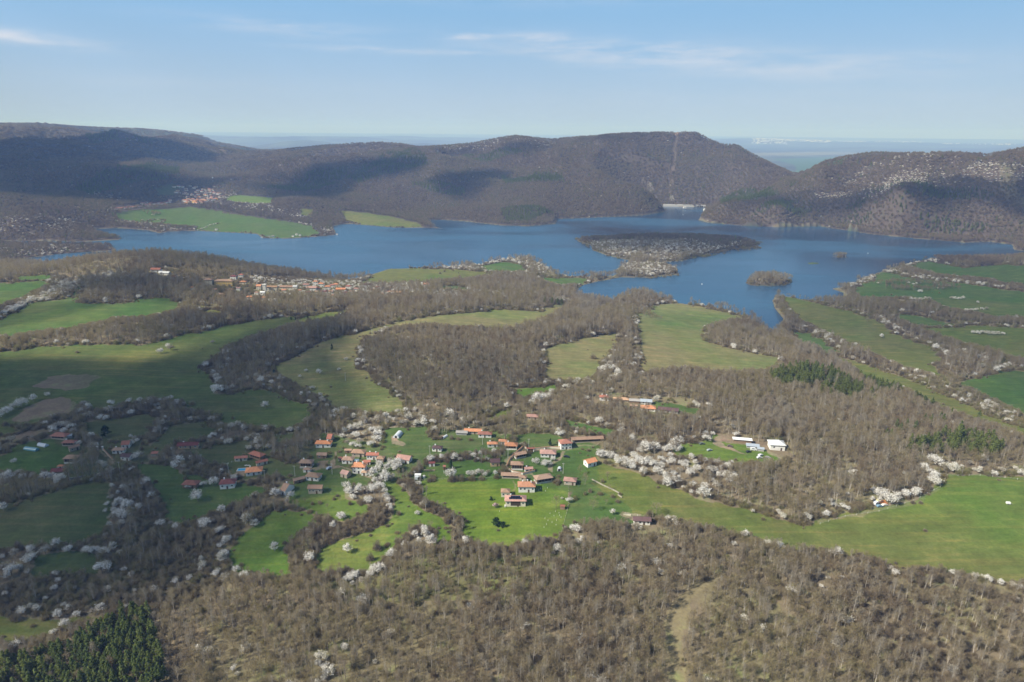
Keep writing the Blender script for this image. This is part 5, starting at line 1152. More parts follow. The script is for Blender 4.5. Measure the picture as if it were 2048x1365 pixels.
# ------------------------------------------------------------------ pool, tunnels, poles, fences, walls, vehicles
e = simple('swimming_pool', 'bright blue swimming pool with a pale rim beside the orange bungalow', 'pool', 485, 940, [('rim', B((-3.8, 3.8, -2.3, 2.3, -.6, .25)), (M_CONC,)), ('water', B((-3.2, 3.2, -1.7, 1.7, -.4, .27)), (M_POOL,)), ('ladder', B((2.9, 3.0, -.3, .3, .2, 1.0)), (M_WHITE,))], 6, keep=6)
for du, lab in ((7, 'left'), (12, 'right')):
    simple('sun_lounger', f'white sun lounger at the back edge of the pool, {lab} of two', 'lounger', 485 + du, 932, [('bed', B((-.9, .5, -.35, .35, .25, .45)), (M_WHITE,)), ('backrest', B((.5, .6, -.35, .35, .3, .95)), (M_WHITE,)), ('leg', B((-.7, -.6, -.3, .3, 0, .25)), (M_POLE,))])
def tunnel(u, v, L_, R, yaw, label, mat, door=True):
    mb = MB(); k = 10; n_ = 8
    V = [(R * math.cos(math.pi * i / k), -L_ / 2 + L_ * j / n_, R * 1.05 * math.sin(math.pi * i / k)) for j in range(n_ + 1) for i in range(k + 1)]
    Fc = [(j * (k + 1) + i, j * (k + 1) + i + 1, (j + 1) * (k + 1) + i + 1, (j + 1) * (k + 1) + i) for j in range(n_) for i in range(k)]
    mb.add(V, Fc + [tuple(range(k + 1)), tuple(n_ * (k + 1) + i for i in range(k, -1, -1))])
    parts = [('cover', mb, (mat,))]
    if door: parts.append(('doorway', B((-.9, .9, -L_ / 2 - .06, -L_ / 2 + .05, 0, 1.9)), (M_SHADE,)))  # dark sheet painting the shade inside the tunnel mouth
    for j in range(0, n_ + 1, 2):
        rb = MB(); y = -L_ / 2 + L_ * j / n_
        P_ = [np.array(((R + .04) * math.cos(math.pi * i / k), y, (R * 1.05 + .04) * math.sin(math.pi * i / k))) for i in range(k + 1)]
        rb.tube(P_, [.05] * (k + 1), 4); parts.append(('hoop', rb, (M_POLE,)))
    return simple('greenhouse', label, 'greenhouse', u, v, parts, yaw, keep=max(L_ / 2, R) + 2)
M_PLB = flat_mat('teal_film', (.12, .30, .36), .3, .5, .2)
tunnel(796, 872, 9, 2.5, -12, 'pale plastic polytunnel with a dark doorway on the lit garden', M_PLAST)
tunnel(889, 875, 6, 1.2, -30, 'small silvery polytunnel beside the brown garden bed', M_PLAST)
tunnel(1119, 940, 4.5, 1.5, -8, 'short whitish polytunnel by the village lane', M_PLAST)
tunnel(63, 900, 11, 1.9, 78, 'long teal greenhouse in the shaded left yard', M_PLB, False)
tunnel(86, 892, 8, 1.9, 72, 'blue and white patched greenhouse at the right end of the teal one', M_PLAST, False)
simple('container', 'white site container with a grey porch at the left end of the bright lawn', 'container', 836, 957, [('body', B((-2.0, 2.0, -1.3, 1.3, .1, 2.9)), (M_WHITE,)), ('roof', B((-2.2, 2.2, -1.5, 1.5, 2.9, 3.1)), (M_WHITE,)), ('porch', B((-1.6, 1.6, -2.6, -1.32, .1, 2.3)), (M_PLAST,)), ('window', B((.4, 1.4, -1.36, -1.28, 2.35, 2.75)), (M_GLASS,))], keep=5)
simple('water_tank', 'small white water tank right of the white container', 'tank', 848, 956, [('body', cyl(1.0, 0, 1.7), (M_WHITE,)), ('lid', cyl(1.02, 1.7, 1.9, 12, .3), (M_POLE,))])
simple('water_tank', 'white tank left of the long dark red barn', 'tank', 343, 900, [('body', cyl(.7, 0, 2.0), (M_WHITE,)), ('lid', cyl(.72, 2.0, 2.2, 12, .3), (M_POLE,))])
POLES = [(1057.5,898,'beside the red gate of the courtyard'),(1016,920,'left of the lane bend'),(1126,948,'by the short polytunnel'),(590,953,'left of the low white tan roofed house'),(664.5,949,'in the middle of the village lane cluster'),
 (670,862,'above the orange house by the grove'),(457.5,948,'between the pool and the dark field'),(530,962,'below the orange bungalow'),(965,890,'above the brown plot'),(829.5,964,'left of the white container'),
 (925,700,'on the pale ridge meadow'),(744,673,'at the upper left corner of the brown hill'),(729,694,'second down the left rim of the brown hill'),(691,762,'on the shaded slope left of the brown hill'),(783,576,'at the edge of the lake village'),(886,572,'forked, beside the green lakeside strip'),
 (404,930,'in the shaded yard above the hedge'),(860,912,'below the purple roofed cottage'),(240,945,'by the shaded lane')]
for u, v, tx in POLES:
    simple('utility_pole', 'pale utility pole ' + tx, 'pole', u, v, [('post', cyl(.17, -.5, 8.5, 6, .11), (M_POLE,)), ('crossarm', B((-.9, .9, -.06, .06, 7.8, 7.95)), (M_POLE,)), ('insulator', B((-.8, -.7, -.05, .05, 7.95, 8.15), (.7, .8, -.05, .05, 7.95, 8.15)), (M_WHITE,))], keep=1.5)
def line_pts(px, step):
    P = gpoly(px); out_ = []
    for a, b in zip(P[:-1], P[1:]):
        n_ = max(1, int(np.hypot(*(b - a)) / step)); out_ += [a + (b - a) * k / n_ for k in range(n_)]
    return np.array(out_ + [P[-1]])
def fence(px, label, step=4.0, hgt=1.3, mat=None):
    Q = line_pts(px, step); z = height(Q[:, 0], Q[:, 1]); o = np.array([Q[0, 0], Q[0, 1], z[0]])
    e = empty('fence', o); tag(e, label, 'fence'); V = np.c_[Q, z] - o
    pm = B((-.06, .06, -.06, .06, -.3, hgt)).mesh('post', (mat or M_FRAME,))
    for p in V[:100]: mobj('post', pm, e, p)
    mb = MB()
    for h_ in (.5, .95): mb.tube([p + np.array((0, 0, h_)) for p in V], [.02] * len(V), 3)
    mobj('wire', mb.mesh('wire', (M_POLE,)), e)
fence([(1640,1049),(1690,1034),(1758,1024),(1826,1003),(1881,975),(1894,952),(1960,952),(2060,962)], 'white post fence round the top of the wide bright field', 7.0)
fence([(1250,1028),(1300,1037),(1380,1054),(1450,1068),(1530,1088)], 'post fence along the lower edge of the olive meadow', 6)
fence([(1137,970),(1137,1010),(1130,1040),(1116,1085)], 'thin post fence down the right side of the bright lawn', 3.5, mat=M_DARKW)
fence([(545,872),(570,870),(592,867)], 'row of pale posts at the top of the shaded orchard', 2.5)
fence([(775,857),(810,855),(850,854)], 'row of white topped posts behind the polytunnel', 2.6)
fence([(436,935),(470,923)], 'low pale fence left of the long cream outbuilding', 2.5)
fence([(840,962),(910,958),(1000,956)], 'dark wire fence along the top of the bright lawn', 4, mat=M_DARKW)
def wall_line(px, label, hgt=1.2, th=.5, mat=None, col=(.62,.56,.44), cap=True, step=5.0):
    Q = line_pts(px, step); z = height(Q[:, 0], Q[:, 1]); o = np.array([Q[0, 0], Q[0, 1], z[0]]); V = np.c_[Q, z] - o
    e = empty('garden_wall', o); tag(e, label, 'wall')
    def strip(t2, z0, z1):
        mb = MB(); n_ = len(V); d = np.gradient(V[:, :2], axis=0); d /= np.linalg.norm(d, axis=1)[:, None] + 1e-9; nr = np.c_[-d[:, 1], d[:, 0]] * t2 / 2
        vv = []
        for p, q in zip(V, nr): vv += [(p[0] - q[0], p[1] - q[1], p[2] + z0), (p[0] + q[0], p[1] + q[1], p[2] + z0), (p[0] + q[0], p[1] + q[1], p[2] + z1), (p[0] - q[0], p[1] - q[1], p[2] + z1)]
        ff = [(i * 4 + a, i * 4 + (a + 1) % 4, i * 4 + 4 + (a + 1) % 4, i * 4 + 4 + a) for i in range(n_ - 1) for a in range(4)] + [(3, 2, 1, 0), tuple(4 * (n_ - 1) + a for a in range(4))]
        mb.add(vv, ff); return mb
    o_ = mobj('masonry', strip(th, -.6, hgt).mesh('masonry', (mat or M_STONE,)), e); o_.color = (*col, 1)
    if cap: o_ = mobj('coping', strip(th + .2, hgt, hgt + .14).mesh('coping', (M_TILE,)), e); o_.color = (.4, .22, .13, 1)
wall_line([(1184,960),(1205,971),(1225,980),(1238,987)], 'dry stone wall running down the olive meadow edge', .7, .5, cap=False, col=(.33,.30,.24))
wall_line([(1238,987),(1236,991),(1244,996)], 'short broken stone wall at the foot of the dry stone wall', .7, .5, cap=False, col=(.33,.30,.24))
wall_line([(1013,935),(1019,921),(1034,906),(1047,895),(1053,899)], 'tile capped wall round the outside of the lane bend', 1.5, .5)
wall_line([(1018,941),(1026,946),(1046,950),(1070,944)], 'white courtyard wall with tile coping below the gatehouse', 1.6, .5, M_WALL, (.72, .68, .58))
wall_line([(1068,900),(1100,897),(1140,898)], 'cream wall along the top lane from the gate', 1.5, .5, M_WALL, (.66, .6, .48))
wall_line([(206,900),(215,910),(226,921)], 'pale stone wall beside the shaded driveway', 1.3, .5)
wall_line([(170,953),(158,956),(140,959)], 'grey stone wall along the shaded lower lane', 1.0, .5, cap=False, col=(.4, .38, .34))
wall_line([(1303,896),(1318,899),(1336,898)], 'pale wall between the two white trees of the clearing', 1.0, .5)
wall_line([(1246,1030),(1262,1032)], 'low pale retaining wall left of the purple roofed shed', .8, .5, cap=False)
wall_line([(848,942),(870,942)], 'low brown wall above the white container', .9, .5, cap=False, col=(.35, .28, .2))
for k, (u, v, h_) in enumerate(((196, 901, 3.2), (206, 901, 3.0))):
    simple('gate_post', ('left', 'right')[k] + ' tall stone gate post of the shaded drive', 'gate post', u, v, [('pillar', B((-.45, .45, -.45, .45, -.3, h_)), (M_CONC,)), ('cap', B((-.65, .65, -.65, .65, h_, h_ + .25)), (M_FRAME,))])
e = simple('gate', 'red brown roofed courtyard gate between white posts', 'gate', 1061, 904, [('leaf', B((-1.9, -.02, -.1, .1, 0, 2.3)), (M_DOOR,)), ('leaf', B((.02, 1.9, -.1, .1, 0, 2.3)), (M_DOOR,)), ('post', B((-2.7, -1.95, -.4, .4, -.2, 2.9)), (M_WHITE,)), ('post', B((1.95, 2.7, -.4, .4, -.2, 2.9)), (M_WHITE,))])
r_ = mobj('roof', roof_mesh('gable', 5.4, 1.0, 3.0, .3, .5), e); r_.color = (*RC['r'], 1)
def car(u, v, yaw, col, label, van=False, cat='car'):
    m = bpy.data.materials.get('car_paint_%d' % (hash(col) % 9999)) or flat_mat('car_paint_%d' % (hash(col) % 9999), col, .35, .5, .06)
    prof = [(-2.1,.35),(2.1,.35),(2.15,.75),(1.3,.95),(.6,1.42),(-1.3,1.45),(-2.0,.98),(-2.15,.8)] if not van else [(-2.4,.35),(2.4,.35),(2.45,1.0),(1.7,1.25),(1.2,2.1),(-2.4,2.15)]
    mb = MB(); n_ = len(prof); wd = .85
    mb.add([(x, -wd, z) for x, z in prof] + [(x, wd, z) for x, z in prof], [tuple(range(n_)), tuple(range(2 * n_ - 1, n_ - 1, -1))] + [(i, n_ + i, n_ + (i + 1) % n_, (i + 1) % n_) for i in range(n_)])
    e = simple('parked_van' if van else 'parked_car', label, 'van' if van else cat, u, v, [('body', mb, (m,))], yaw)
    zt = 1.95 if van else 1.36
    mobj('windscreen', B((.62 if not van else 1.28, .9 if not van else 1.5, -.7, .7, 1.0 if not van else 1.3, zt - .1)).mesh('windscreen', (M_GLASS,)), e)
    for sy in (-1, 1): mobj('side_window', B((-1.2, .5, min(sy * .84, sy * .87), max(sy * .84, sy * .87), .98 if not van else 1.3, zt)).mesh('side_window', (M_GLASS,)), e)
    for sx in (-1.35, 1.35):
        for sy in (-.82, .82):
            c_ = MB(); a = [2 * math.pi * i / 10 for i in range(10)]
            c_.add([(sx + .33 * math.cos(t), sy - .1, .33 + .33 * math.sin(t)) for t in a] + [(sx + .33 * math.cos(t), sy + .1, .33 + .33 * math.sin(t)) for t in a], [tuple(range(10)), tuple(range(19, 9, -1))] + [(i, 10 + i, 10 + (i + 1) % 10, (i + 1) % 10) for i in range(10)])
            mobj('wheel', c_.mesh('wheel', (M_TYRE,)), e)
    g = e.location; KEEP.append((g.x, g.y, 3.5)); KEEP.append((g.x, g.y - 5, 4))
    return e
car(1133, 915, -12, (.02, .025, .03), 'black car parked on the grass beside the lane')
car(1419, 902, 20, (.30, .34, .36), 'grey car alone in the middle of the farm clearing')
car(1404, 889, 10, (.10, .12, .12), 'dark car at the top left of the farm clearing')
car(1460, 894, -15, (.13, .10, .09), 'dark brown car beside the farm track')
car(1497, 905, 20, (.03, .035, .04), 'black car on the grass below the tin shelter')
car(1521, 912, 30, (.7, .7, .7), 'white car at the lower right of the scrap yard')
car(1519, 917, 10, (.55, .57, .58), 'silver car below the white one in the scrap yard')
car(1536, 917, -30, (.30, .28, .26), 'grey car at the right end of the scrap yard')
car(1507, 901, -10, (.72, .72, .70), 'white van by the tin shelter in the scrap yard', True)
car(658, 938, 60, (.35, .42, .5), 'pale blue car on the village lane beside the cluster')
car(1752, 1009, 35, (.75, .75, .74), 'white van at the field corner under the blossom', True)
car(1759, 1005, 20, (.70, .62, .25), 'pale yellow van at the field corner under the blossom', True)
car(1766, 1007, -20, (.45, .17, .06), 'rust orange van at the field corner under the blossom', True)
car(1759, 1014, 10, (.16, .26, .34), 'blue car in front of the vans at the field corner')
car(1769, 1012, 15, (.62, .58, .52), 'cream car in front of the rust orange van')
car(1750, 1004, 50, (.05, .06, .08), 'dark car behind the white van at the field corner')
simple('trailer', 'small white water trailer alone on the wide bright field', 'trailer', 2016, 1009, [('tank', B((-1.2, 1.2, -.7, .7, .5, 1.7)), (M_WHITE,)), ('drawbar', B((1.2, 3.0, -.06, .06, .45, .55)), (M_POLE,)), ('wheel', B((-.35, .35, -.8, .8, 0, .6)), (M_TYRE,))], -8)
# white topped garden posts, hives and chairs dotted over the lawns
HIVES = [(1010,1013),(1015,1011),(1010,1015)]
for k, (u, v) in enumerate(HIVES): simple('beehive', 'white beehive in the loose trio on the bright lawn', 'beehive', u, v, [('box', B((-.3, .3, -.3, .3, .2, .9)), (M_WHITE,)), ('lid', B((-.36, .36, -.36, .36, .9, 1.0)), (M_WHITE,)), ('stand', B((-.25, .25, -.25, .25, 0, .2)), (M_DOOR,))], group='beehives on the bright lawn')
GP = [(1090,1038),(1096,1042),(1100,1028),(1111,1024),(1108,1033),(1119,1032),(1113,1042),(1112,1051),(1104,1046),(1122,1036),(1118,1027),(1088,1056),(1093,1050),(1016,1003),(999,1024),(1009,1001),(1077,982),(1081,978),(1091,983),(1095,977)]
for u, v in GP: simple('sapling_guard', 'tiny white tree guard stake dotted on the right half of the bright lawn', 'stake', u, v, [('tube', cyl(.09, 0, .9, 6), (M_WHITE,)), ('sapling', cyl(.03, .9, 1.9, 4), (M_BARK,))], group='white sapling guards on the bright lawn')
# boats, islets
for u, v, tx in ((1736,507,'tiny white boat on the open water right of the islets'),(1404,569,'tiny white boat on the water right of the near point'),(1366,430,'tiny white boat in the narrows before the dam')):
    p = plane_pt(u, v, 0.0); e = empty('boat', p, .4, (.75, .75, .6)); tag(e, tx, 'boat')
    mb = MB(); mb.add([(-2.2,-.7,.1),(1.2,-.8,.1),(2.6,0,.2),(1.2,.8,.1),(-2.2,.7,.1),(-2.3,-.9,.8),(1.3,-1,.85),(3,0,1.0),(1.3,1,.85),(-2.3,.9,.8)], [(4,3,2,1,0),(0,1,6,5),(1,2,7,6),(2,3,8,7),(3,4,9,8),(4,0,5,9),(5,6,7,8,9)]); mobj('hull', mb.mesh('hull', (M_WHITE,)), e); mobj('cabin', B((-.8,.7,-.6,.6,.9,1.9)).mesh('cabin', (M_WHITE,)), e)
# pale town scattered on the far plateau
mb = MB()
for az0, az1, r0, r1, n_ in ((18.5, 24, 24500, 27000, 260), (24, 30, 25500, 27500, 60), (31, 36, 25000, 26500, 40), (18.5, 21, 22500, 24000, 60)):
    for k in range(n_):
        a = math.radians(RNG.uniform(az0, az1)); r = RNG.uniform(r0, r1); x, y = r * math.sin(a), r * math.cos(a); z = float(height(x, y)); s = RNG.uniform(8, 28)
        mb.box(x - s, x + s, y - 8, y + 8, z - 2, z + RNG.uniform(8, 24))
tag(mobj('distant_town', mb.mesh('distant_town', (M_WHITE,))), 'white specks of a far town on the plateau', kind='stuff')

# ------------------------------------------------------------------ explicit blossom trees: photo x, y of the foot, crown width in photo pixels
BL = {
 'white blossoming tree in the row left of the oval ploughed field': [(43,814,24),(67,803,17),(97,793,12),(14,828,20),(0,836,20),(25,820,16)],
 'white blossoming tree in the copse right of the oval ploughed field': [(178,838,20),(176,821,18),(168,812,14),(160,826,14)],
 'white blossoming tree in the dark thicket in the middle of the left meadow': [(219,828,22),(212,841,14),(222,812,16),(260,807,14),(301,804,14),(342,800,12),(355,807,12),(319,820,10),(342,811,8),(280,804,12),(290,812,9),(320,803,9)],
 'white blossoming tree in the small clump alone on the big left meadow': [(321,707,14),(337,696,12),(342,701,14)],
 'small white blossoming tree, alone near the top right of the left meadow': [(425,688,10)],
 'white blossoming tree standing alone on the green slope above the village': [(530,817,17)],
 'white blossoming tree dotted over the shaded slope between the two dark woods': [(639,749,13),(612,744,8),(600,756,8),(678,741,7),(692,721,9),(624,781,12)],
 'white blossoming tree on the right rim of the sloping meadow above the village': [(673,831,18),(646,807,14),(655,815,10)],
 'white blossoming tree on the left edge of the dark wood in the left meadow': [(414,735,16),(427,749,12),(444,739,10),(455,735,10),(437,787,24),(428,780,14),(466,778,12)],
 'white blossoming tree on the lower edge of the dark wood in the left meadow': [(523,766,18),(495,763,14),(537,759,12),(512,755,12),(543,768,11),(480,765,11)],
 'white blossoming tree among the upper trees of the dark wood': [(564,698,12),(595,698,8),(547,715,12),(456,702,8)],
 'white blossoming tree on the hedge above the long dark red barn': [(463,857,16),(441,865,10),(427,875,14),(420,878,10),(445,880,9)],
 'round white blossoming tree standing right of the long dark red barn': [(458,889,17)],
 'white blossoming tree at the left end of the hedge above the shaded yards': [(506,880,18),(494,882,12),(515,877,12)],
 'white blossoming tree in the grove behind the farmhouses at far left': [(108,866,16),(116,858,18),(126,856,18),(135,857,18),(143,860,17),(148,866,14),(104,860,14),(128,866,14)],
 'white blossoming tree beside the brown strip left of the greenhouses': [(24,886,20),(64,878,9)],
 'white blossoming tree left of the stone gate posts': [(185,899,20),(192,893,11)],
 'white blossoming tree standing alone in the shaded yard below the greenhouses': [(29,927,14)],
 'white blossoming tree beside the red roof behind the stone gate': [(270,880,12),(264,890,14),(275,884,10),(262,876,9)],
 'white blossoming tree right of the purple roofed house': [(275,920,20),(283,914,12)],
 'white blossoming tree at the bend of the lane below the gate': [(208,937,18),(200,930,12)],
 'white blossoming tree in the hedge below the shaded farmyard': [(17,964,26),(7,975,20),(65,957,16),(92,961,20),(120,964,24),(105,958,16),(112,970,14),(45,958,14),(70,966,12)],
 'white blossoming tree at the left edge of the big dark lower field': [(7,1022,20),(-6,1015,16)],
 'white blossoming tree in the hedge below the long dark red barn': [(359,930,22),(381,920,10),(350,938,14),(367,938,14),(345,932,12)],
 'round white blossoming tree between the two shaded lower houses': [(427,971,20)],
 'white blossoming tree beside the brown roofed barn in the dark field': [(407,974,14),(376,978,12)],
 'big white blossoming tree in the dark field below the brown roofed barn': [(396,1002,27)],
 'white blossoming tree above the white house with the dark red roof': [(443,947,12)],
 'white blossoming tree beside the long curved roof at the wood edge': [(550,995,24),(558,990,14),(581,998,18),(575,1006,12)],
 'white blossoming tree in the dense thicket running down beside the dark field': [(225,976,12),(239,1006,16),(253,1020,24),(246,1037,24),(236,1034,20),(226,1042,18),(267,1002,12),(212,1026,12),(219,1053,12),(232,1016,16),(262,1012,14),(243,1050,16),(250,1008,14),(222,1000,14),(215,1012,12),(256,1032,14),(236,990,10),(266,1022,10),(228,1026,14),(241,1028,14)],
 'white blossoming tree along the lower edge of the big dark field': [(31,1114,22),(7,1119,14),(62,1128,30),(92,1109,24),(138,1105,18),(178,1112,24),(190,1108,20),(170,1106,18),(212,1075,14)],
 'white blossoming tree left of the small dark field near the left edge': [(24,1152,30),(7,1140,18),(40,1142,16),(14,1158,16)],
 'white blossoming tree right of the small dark field': [(226,1102,20),(205,1147,30),(215,1138,20),(249,1143,14),(263,1153,12),(240,1110,12)],
 'white blossoming tree scattered in the dark thicket above the pine stand': [(46,1229,22),(75,1225,20),(92,1201,12),(109,1181,16),(116,1235,20),(137,1222,16),(202,1225,20),(185,1229,16),(270,1184,10),(60,1218,14),(128,1214,12),(150,1180,12)],
 'white blossoming tree on the dim grass strip above the pine stand': [(109,1270,18),(130,1253,18)],
 'white blossoming tree in the dark thicket left of the bright green field': [(352,1167,16),(379,1160,14),(407,1136,20),(451,1088,20),(458,1082,14),(444,1126,24),(448,1112,18),(434,1153,20),(451,1164,24),(472,1143,14),(404,1124,14),(400,1142,12),(440,1096,14)],
 'white blossoming tree in the thicket below the dark green field': [(410,1054,24),(427,1047,14),(352,1058,16),(444,1027,20),(402,1046,14),(342,1050,10)],
 'white blossoming tree at the top left corner of the bright green field': [(497,1051,30),(509,1054,18),(490,1042,18)],
 'white blossoming tree standing alone on the bright green field': [(549,1102,20)],
 'white blossoming tree on the small lit lawn inside the curved hedge': [(682,1039,18)],
 'white blossoming tree in the bottom wood above the photo edge': [(468,1342,16),(475,1352,12),(643,1324,26),(656,1352,26),(632,1314,12),(687,1297,14),(690,1300,16),(750,1328,12),(650,1338,16),(636,1330,14),(664,1340,12),(648,1360,14)],
 'white blossoming tree in the large grove behind the brown roofed houses': [(690,868,16),(700,862,16),(712,860,18),(722,858,18),(735,862,18),(745,868,20),(755,874,20),(757,884,16),(712,876,18),(720,888,16),(706,895,16),(742,895,18),(716,898,14),(700,878,14),(730,872,14),(684,876,12),(748,882,14),(695,888,12)],
 'white blossoming tree on the wood edge above the lit polytunnel': [(772,838,16),(780,840,10),(742,846,14),(707,838,14),(731,831,12),(788,842,10),(719,834,10),(697,842,10)],
 'white blossoming tree at the wood edge right of the lit polytunnel': [(847,853,19)],
 'white blossoming tree at the foot of the big brown wooded hill': [(899,834,22),(905,840,14),(830,824,12),(893,826,12)],
 'small white blossoming tree inside the big brown wooded hill': [(798,797,12),(788,780,10),(926,711,10),(747,706,9),(933,713,8),(800,760,9),(855,752,8),(875,812,9),(868,806,10),(856,815,9),(880,758,8),(962,708,7),(915,712,8)],
 'white blossoming tree on the left rim of the big brown wooded hill': [(728,739,10),(733,724,7)],
 'white blossoming tree above the small green clearing': [(1035,773,8)],
 'white blossoming tree in the cluster right of the small green clearing': [(1073,807,26),(1082,800,18),(1090,800,18),(1104,788,14),(1063,812,16),(1098,796,14),(1070,796,12)],
 'white blossoming tree in the line climbing from the clearing to the wooded gully': [(1131,780,16),(1138,776,12),(1152,773,18),(1164,771,10),(1184,771,9),(1125,784,10),(1227,763,20),(1219,768,14),(1237,752,18),(1234,758,14),(1198,760,8)],
 'white blossoming tree in the wooded gully between the two pale meadows': [(1213,745,20),(1203,749,12),(1220,732,14),(1240,732,14),(1261,749,10),(1228,740,14),(1206,738,10),(1245,742,10)],
 'white blossoming tree in the scrub left of the red roofed farm': [(1174,800,12),(1180,806,8)],
 'white blossoming tree in the wood below the red roofed farm': [(1213,855,14)],
 'white blossoming tree above the long stone barn': [(1152,869,10),(1121,875,18),(1114,872,12)],
 'white blossoming tree at the right end of the red roofed farm': [(1312,804,14),(1316,798,10)],
 'white blossoming tree, big and round, beside the white container': [(902,956,23)],
 'white blossoming tree in the row along the top of the bright lawn': [(936,952,12),(944,951,13),(953,952,14),(963,950,13),(970,953,12),(976,948,12),(991,951,12),(958,946,10)],
 'white blossoming tree in the shady garden above the bright lawn': [(947,916,14),(960,910,10),(940,908,9),(955,922,9)],
 'white blossoming tree in the walled garden beside the lane': [(1073,930,16),(1090,934,16),(1098,932,14),(1106,922,10),(1066,926,10)],
 'white blossoming tree in the grove right of the orange roofed house': [(745,957,24),(769,964,26),(793,944,24),(783,961,20),(796,930,18),(755,944,18),(760,934,18),(775,942,20),(785,934,18),(750,966,16),(800,938,14),(780,926,14),(768,950,16)],
 'white blossoming tree in the ring round the small lit lawn': [(694,978,18),(700,992,22),(715,990,20),(730,988,22),(748,985,22),(762,981,20),(772,998,16),(779,1016,14),(756,976,16),(742,978,16),(770,988,14),(776,1006,14),(695,985,14),(720,976,12),(782,1024,12),(705,998,14)],
 'white blossoming tree at the left tip of the small lit lawn': [(683,1036,14)],
 'white blossoming tree in the big white grove right of the village': [(1200,917,20),(1212,916,18),(1221,917,20),(1239,933,24),(1248,936,20),(1257,935,26),(1268,917,18),(1280,906,16),(1287,933,26),(1276,926,20),(1292,906,28),(1284,898,18),(1301,903,24),(1309,900,22),(1306,938,26),(1296,928,20),(1318,952,20),(1265,940,18),(1322,938,18),(1265,886,18),(1321,925,18),(1334,930,12),(1310,948,16),(1250,924,16),(1232,924,18)],
 'white blossoming tree at the left end of the farm clearing': [(1347,900,26),(1338,903,22),(1355,903,20),(1330,904,14),(1345,890,16)],
 'white blossoming tree in the thicket between the farm clearing and the white grove': [(1340,917,14),(1345,929,18),(1347,951,14),(1383,920,14),(1394,944,18),(1380,952,20),(1370,938,14),(1410,926,12),(1390,930,12),(1360,944,12)],
 'white blossoming tree on the lower rim of the white grove': [(1335,975,22)],
 'pink white blossoming tree at the head of the farm track': [(1412,884,20)],
 'white blossoming tree above the long farm shed': [(1433,852,14),(1465,858,13),(1472,874,14),(1448,850,12)],
 'white blossoming tree in the shaded copse below the village lane': [(1214,856,8)],
 'round white blossoming tree on the wood edge above the olive meadow': [(1406,998,30)],
 'small white blossoming tree in the right wood behind the white farmhouse': [(1640,886,12),(1367,979,10)],
 'white blossoming tree along the lower edge of the right wood': [(1567,1039,16),(1666,1015,14),(1690,1022,16),(1640,1012,12),(1498,1012,12),(1505,1026,10),(1674,1018,10),(1684,1014,10),(1660,1004,10),(1490,1006,8),(1560,1030,10),(1556,1024,8)],
 'small white blossoming tree inside the right wood': [(1703,951,16),(1601,985,10),(1584,944,8),(1710,946,10),(1620,980,9),(1612,988,9),(1540,960,8),(1695,990,8)],
 'white blossoming tree beside the parked vehicles at the field corner': [(1750,988,20),(1762,995,24),(1772,1002,24),(1782,1009,26),(1792,1001,18),(1799,995,18),(1744,1002,12),(1758,1006,14),(1806,990,10)],
 'round white blossoming tree alone on the field edge right of the parked vehicles': [(1830,992,21)],
 'white blossoming tree at the wood corner by the bright field': [(1850,944,22),(1871,971,26),(1867,958,22),(1858,950,18),(1843,936,12),(1864,966,18)],
 'white blossoming tree below the right pine stand': [(1874,933,24),(1862,923,18),(1884,936,16),(1902,944,22),(1910,938,14),(1922,937,10),(1956,947,14),(1939,930,12),(1948,942,10),(2042,951,16),(2030,940,10),(1960,938,8)],
 'white blossoming tree alone on the pale meadow edge by the lake wood': [(1370,739,12)],
 'white blossoming tree in the clump below the bright green lawns': [(830,1075,18),(851,1075,22),(861,1095,28),(837,1088,16),(848,1062,14),(870,1088,16)],
 'white blossoming tree along the bottom edge of the olive lawn': [(752,1147,24),(762,1140,20),(742,1152,18),(724,1167,20),(704,1160,22),(690,1164,16),(715,1152,14),(735,1160,14),(705,1172,12)],
 'white blossoming tree standing on the olive lawn': [(695,1106,20)],
 'white blossoming tree at the bend of the dark hedge left of the bright lawn': [(835,1030,12)],
 'round white blossoming tree beside the little brown shed': [(1138,1006,14)],
 'tiny white blossoming tree left of the one beside the little brown shed': [(1124,999,6)],
 'white blossoming tree standing alone on the green right of the fence': [(1225,1029,14)],
 'white blossoming tree right of the purple roofed shed': [(1343,1047,22),(1335,1040,12),(1352,1052,12)],
 'white blossoming tree in front of the purple roofed shed': [(1271,1058,20),(1280,1060,12)],
 'white blossoming tree on the wood edge below the fenced green': [(1152,1064,20),(1131,1059,9),(1144,1060,12)],
 'white blossoming tree inside the lower wood right of the lawn': [(1158,1088,18),(1199,1090,12),(1114,1102,18),(1107,1109,10),(1120,1106,10),(1163,1080,12)],
 'small white blossoming tree with a tall trunk in the bottom wood': [(938,1215,12)],
 'white blossoming tree in the bottom right wood edge': [(1790,1150,16),(1781,1142,14),(1905,1150,14),(1950,1158,18),(1975,1165,18),(2000,1170,16),(2025,1175,16),(1655,1160,10),(1684,1158,10),(1965,1158,12),(2040,1178,14),(1643,1176,10)],
 'white blossoming tree on the meadow by the lake bank': [(1762,676,10)],
 'white blossoming tree in the little row on the right hand meadow': [(1946,668,9),(1955,669,10),(1965,669,11),(1975,670,10),(1985,671,10),(1995,671,10),(2005,671,9)],
 'white blossoming tree in the short row near the right photo edge': [(1932,624,9),(1942,624,9),(1952,623,9),(1963,621,8),(1972,620,8)],
 'white blossoming tree in the tight group on the far right meadow': [(1902,599,8),(1909,600,8),(1918,600,8),(1926,599,8)],
 'small white blossoming tree alone on the far right meadow': [(1955,607,6)],
 'white blossoming tree below the copse on the far right meadow': [(1840,586,9),(1822,602,9),(1830,602,9),(1840,602,9),(1850,601,9),(1858,600,8)],
}
SUNNY = None
flatb = [(lab, u, v, d) for lab, L_ in BL.items() for u, v, d in L_]
GB = ground([b[1] for b in flatb], [b[2] for b in flatb])
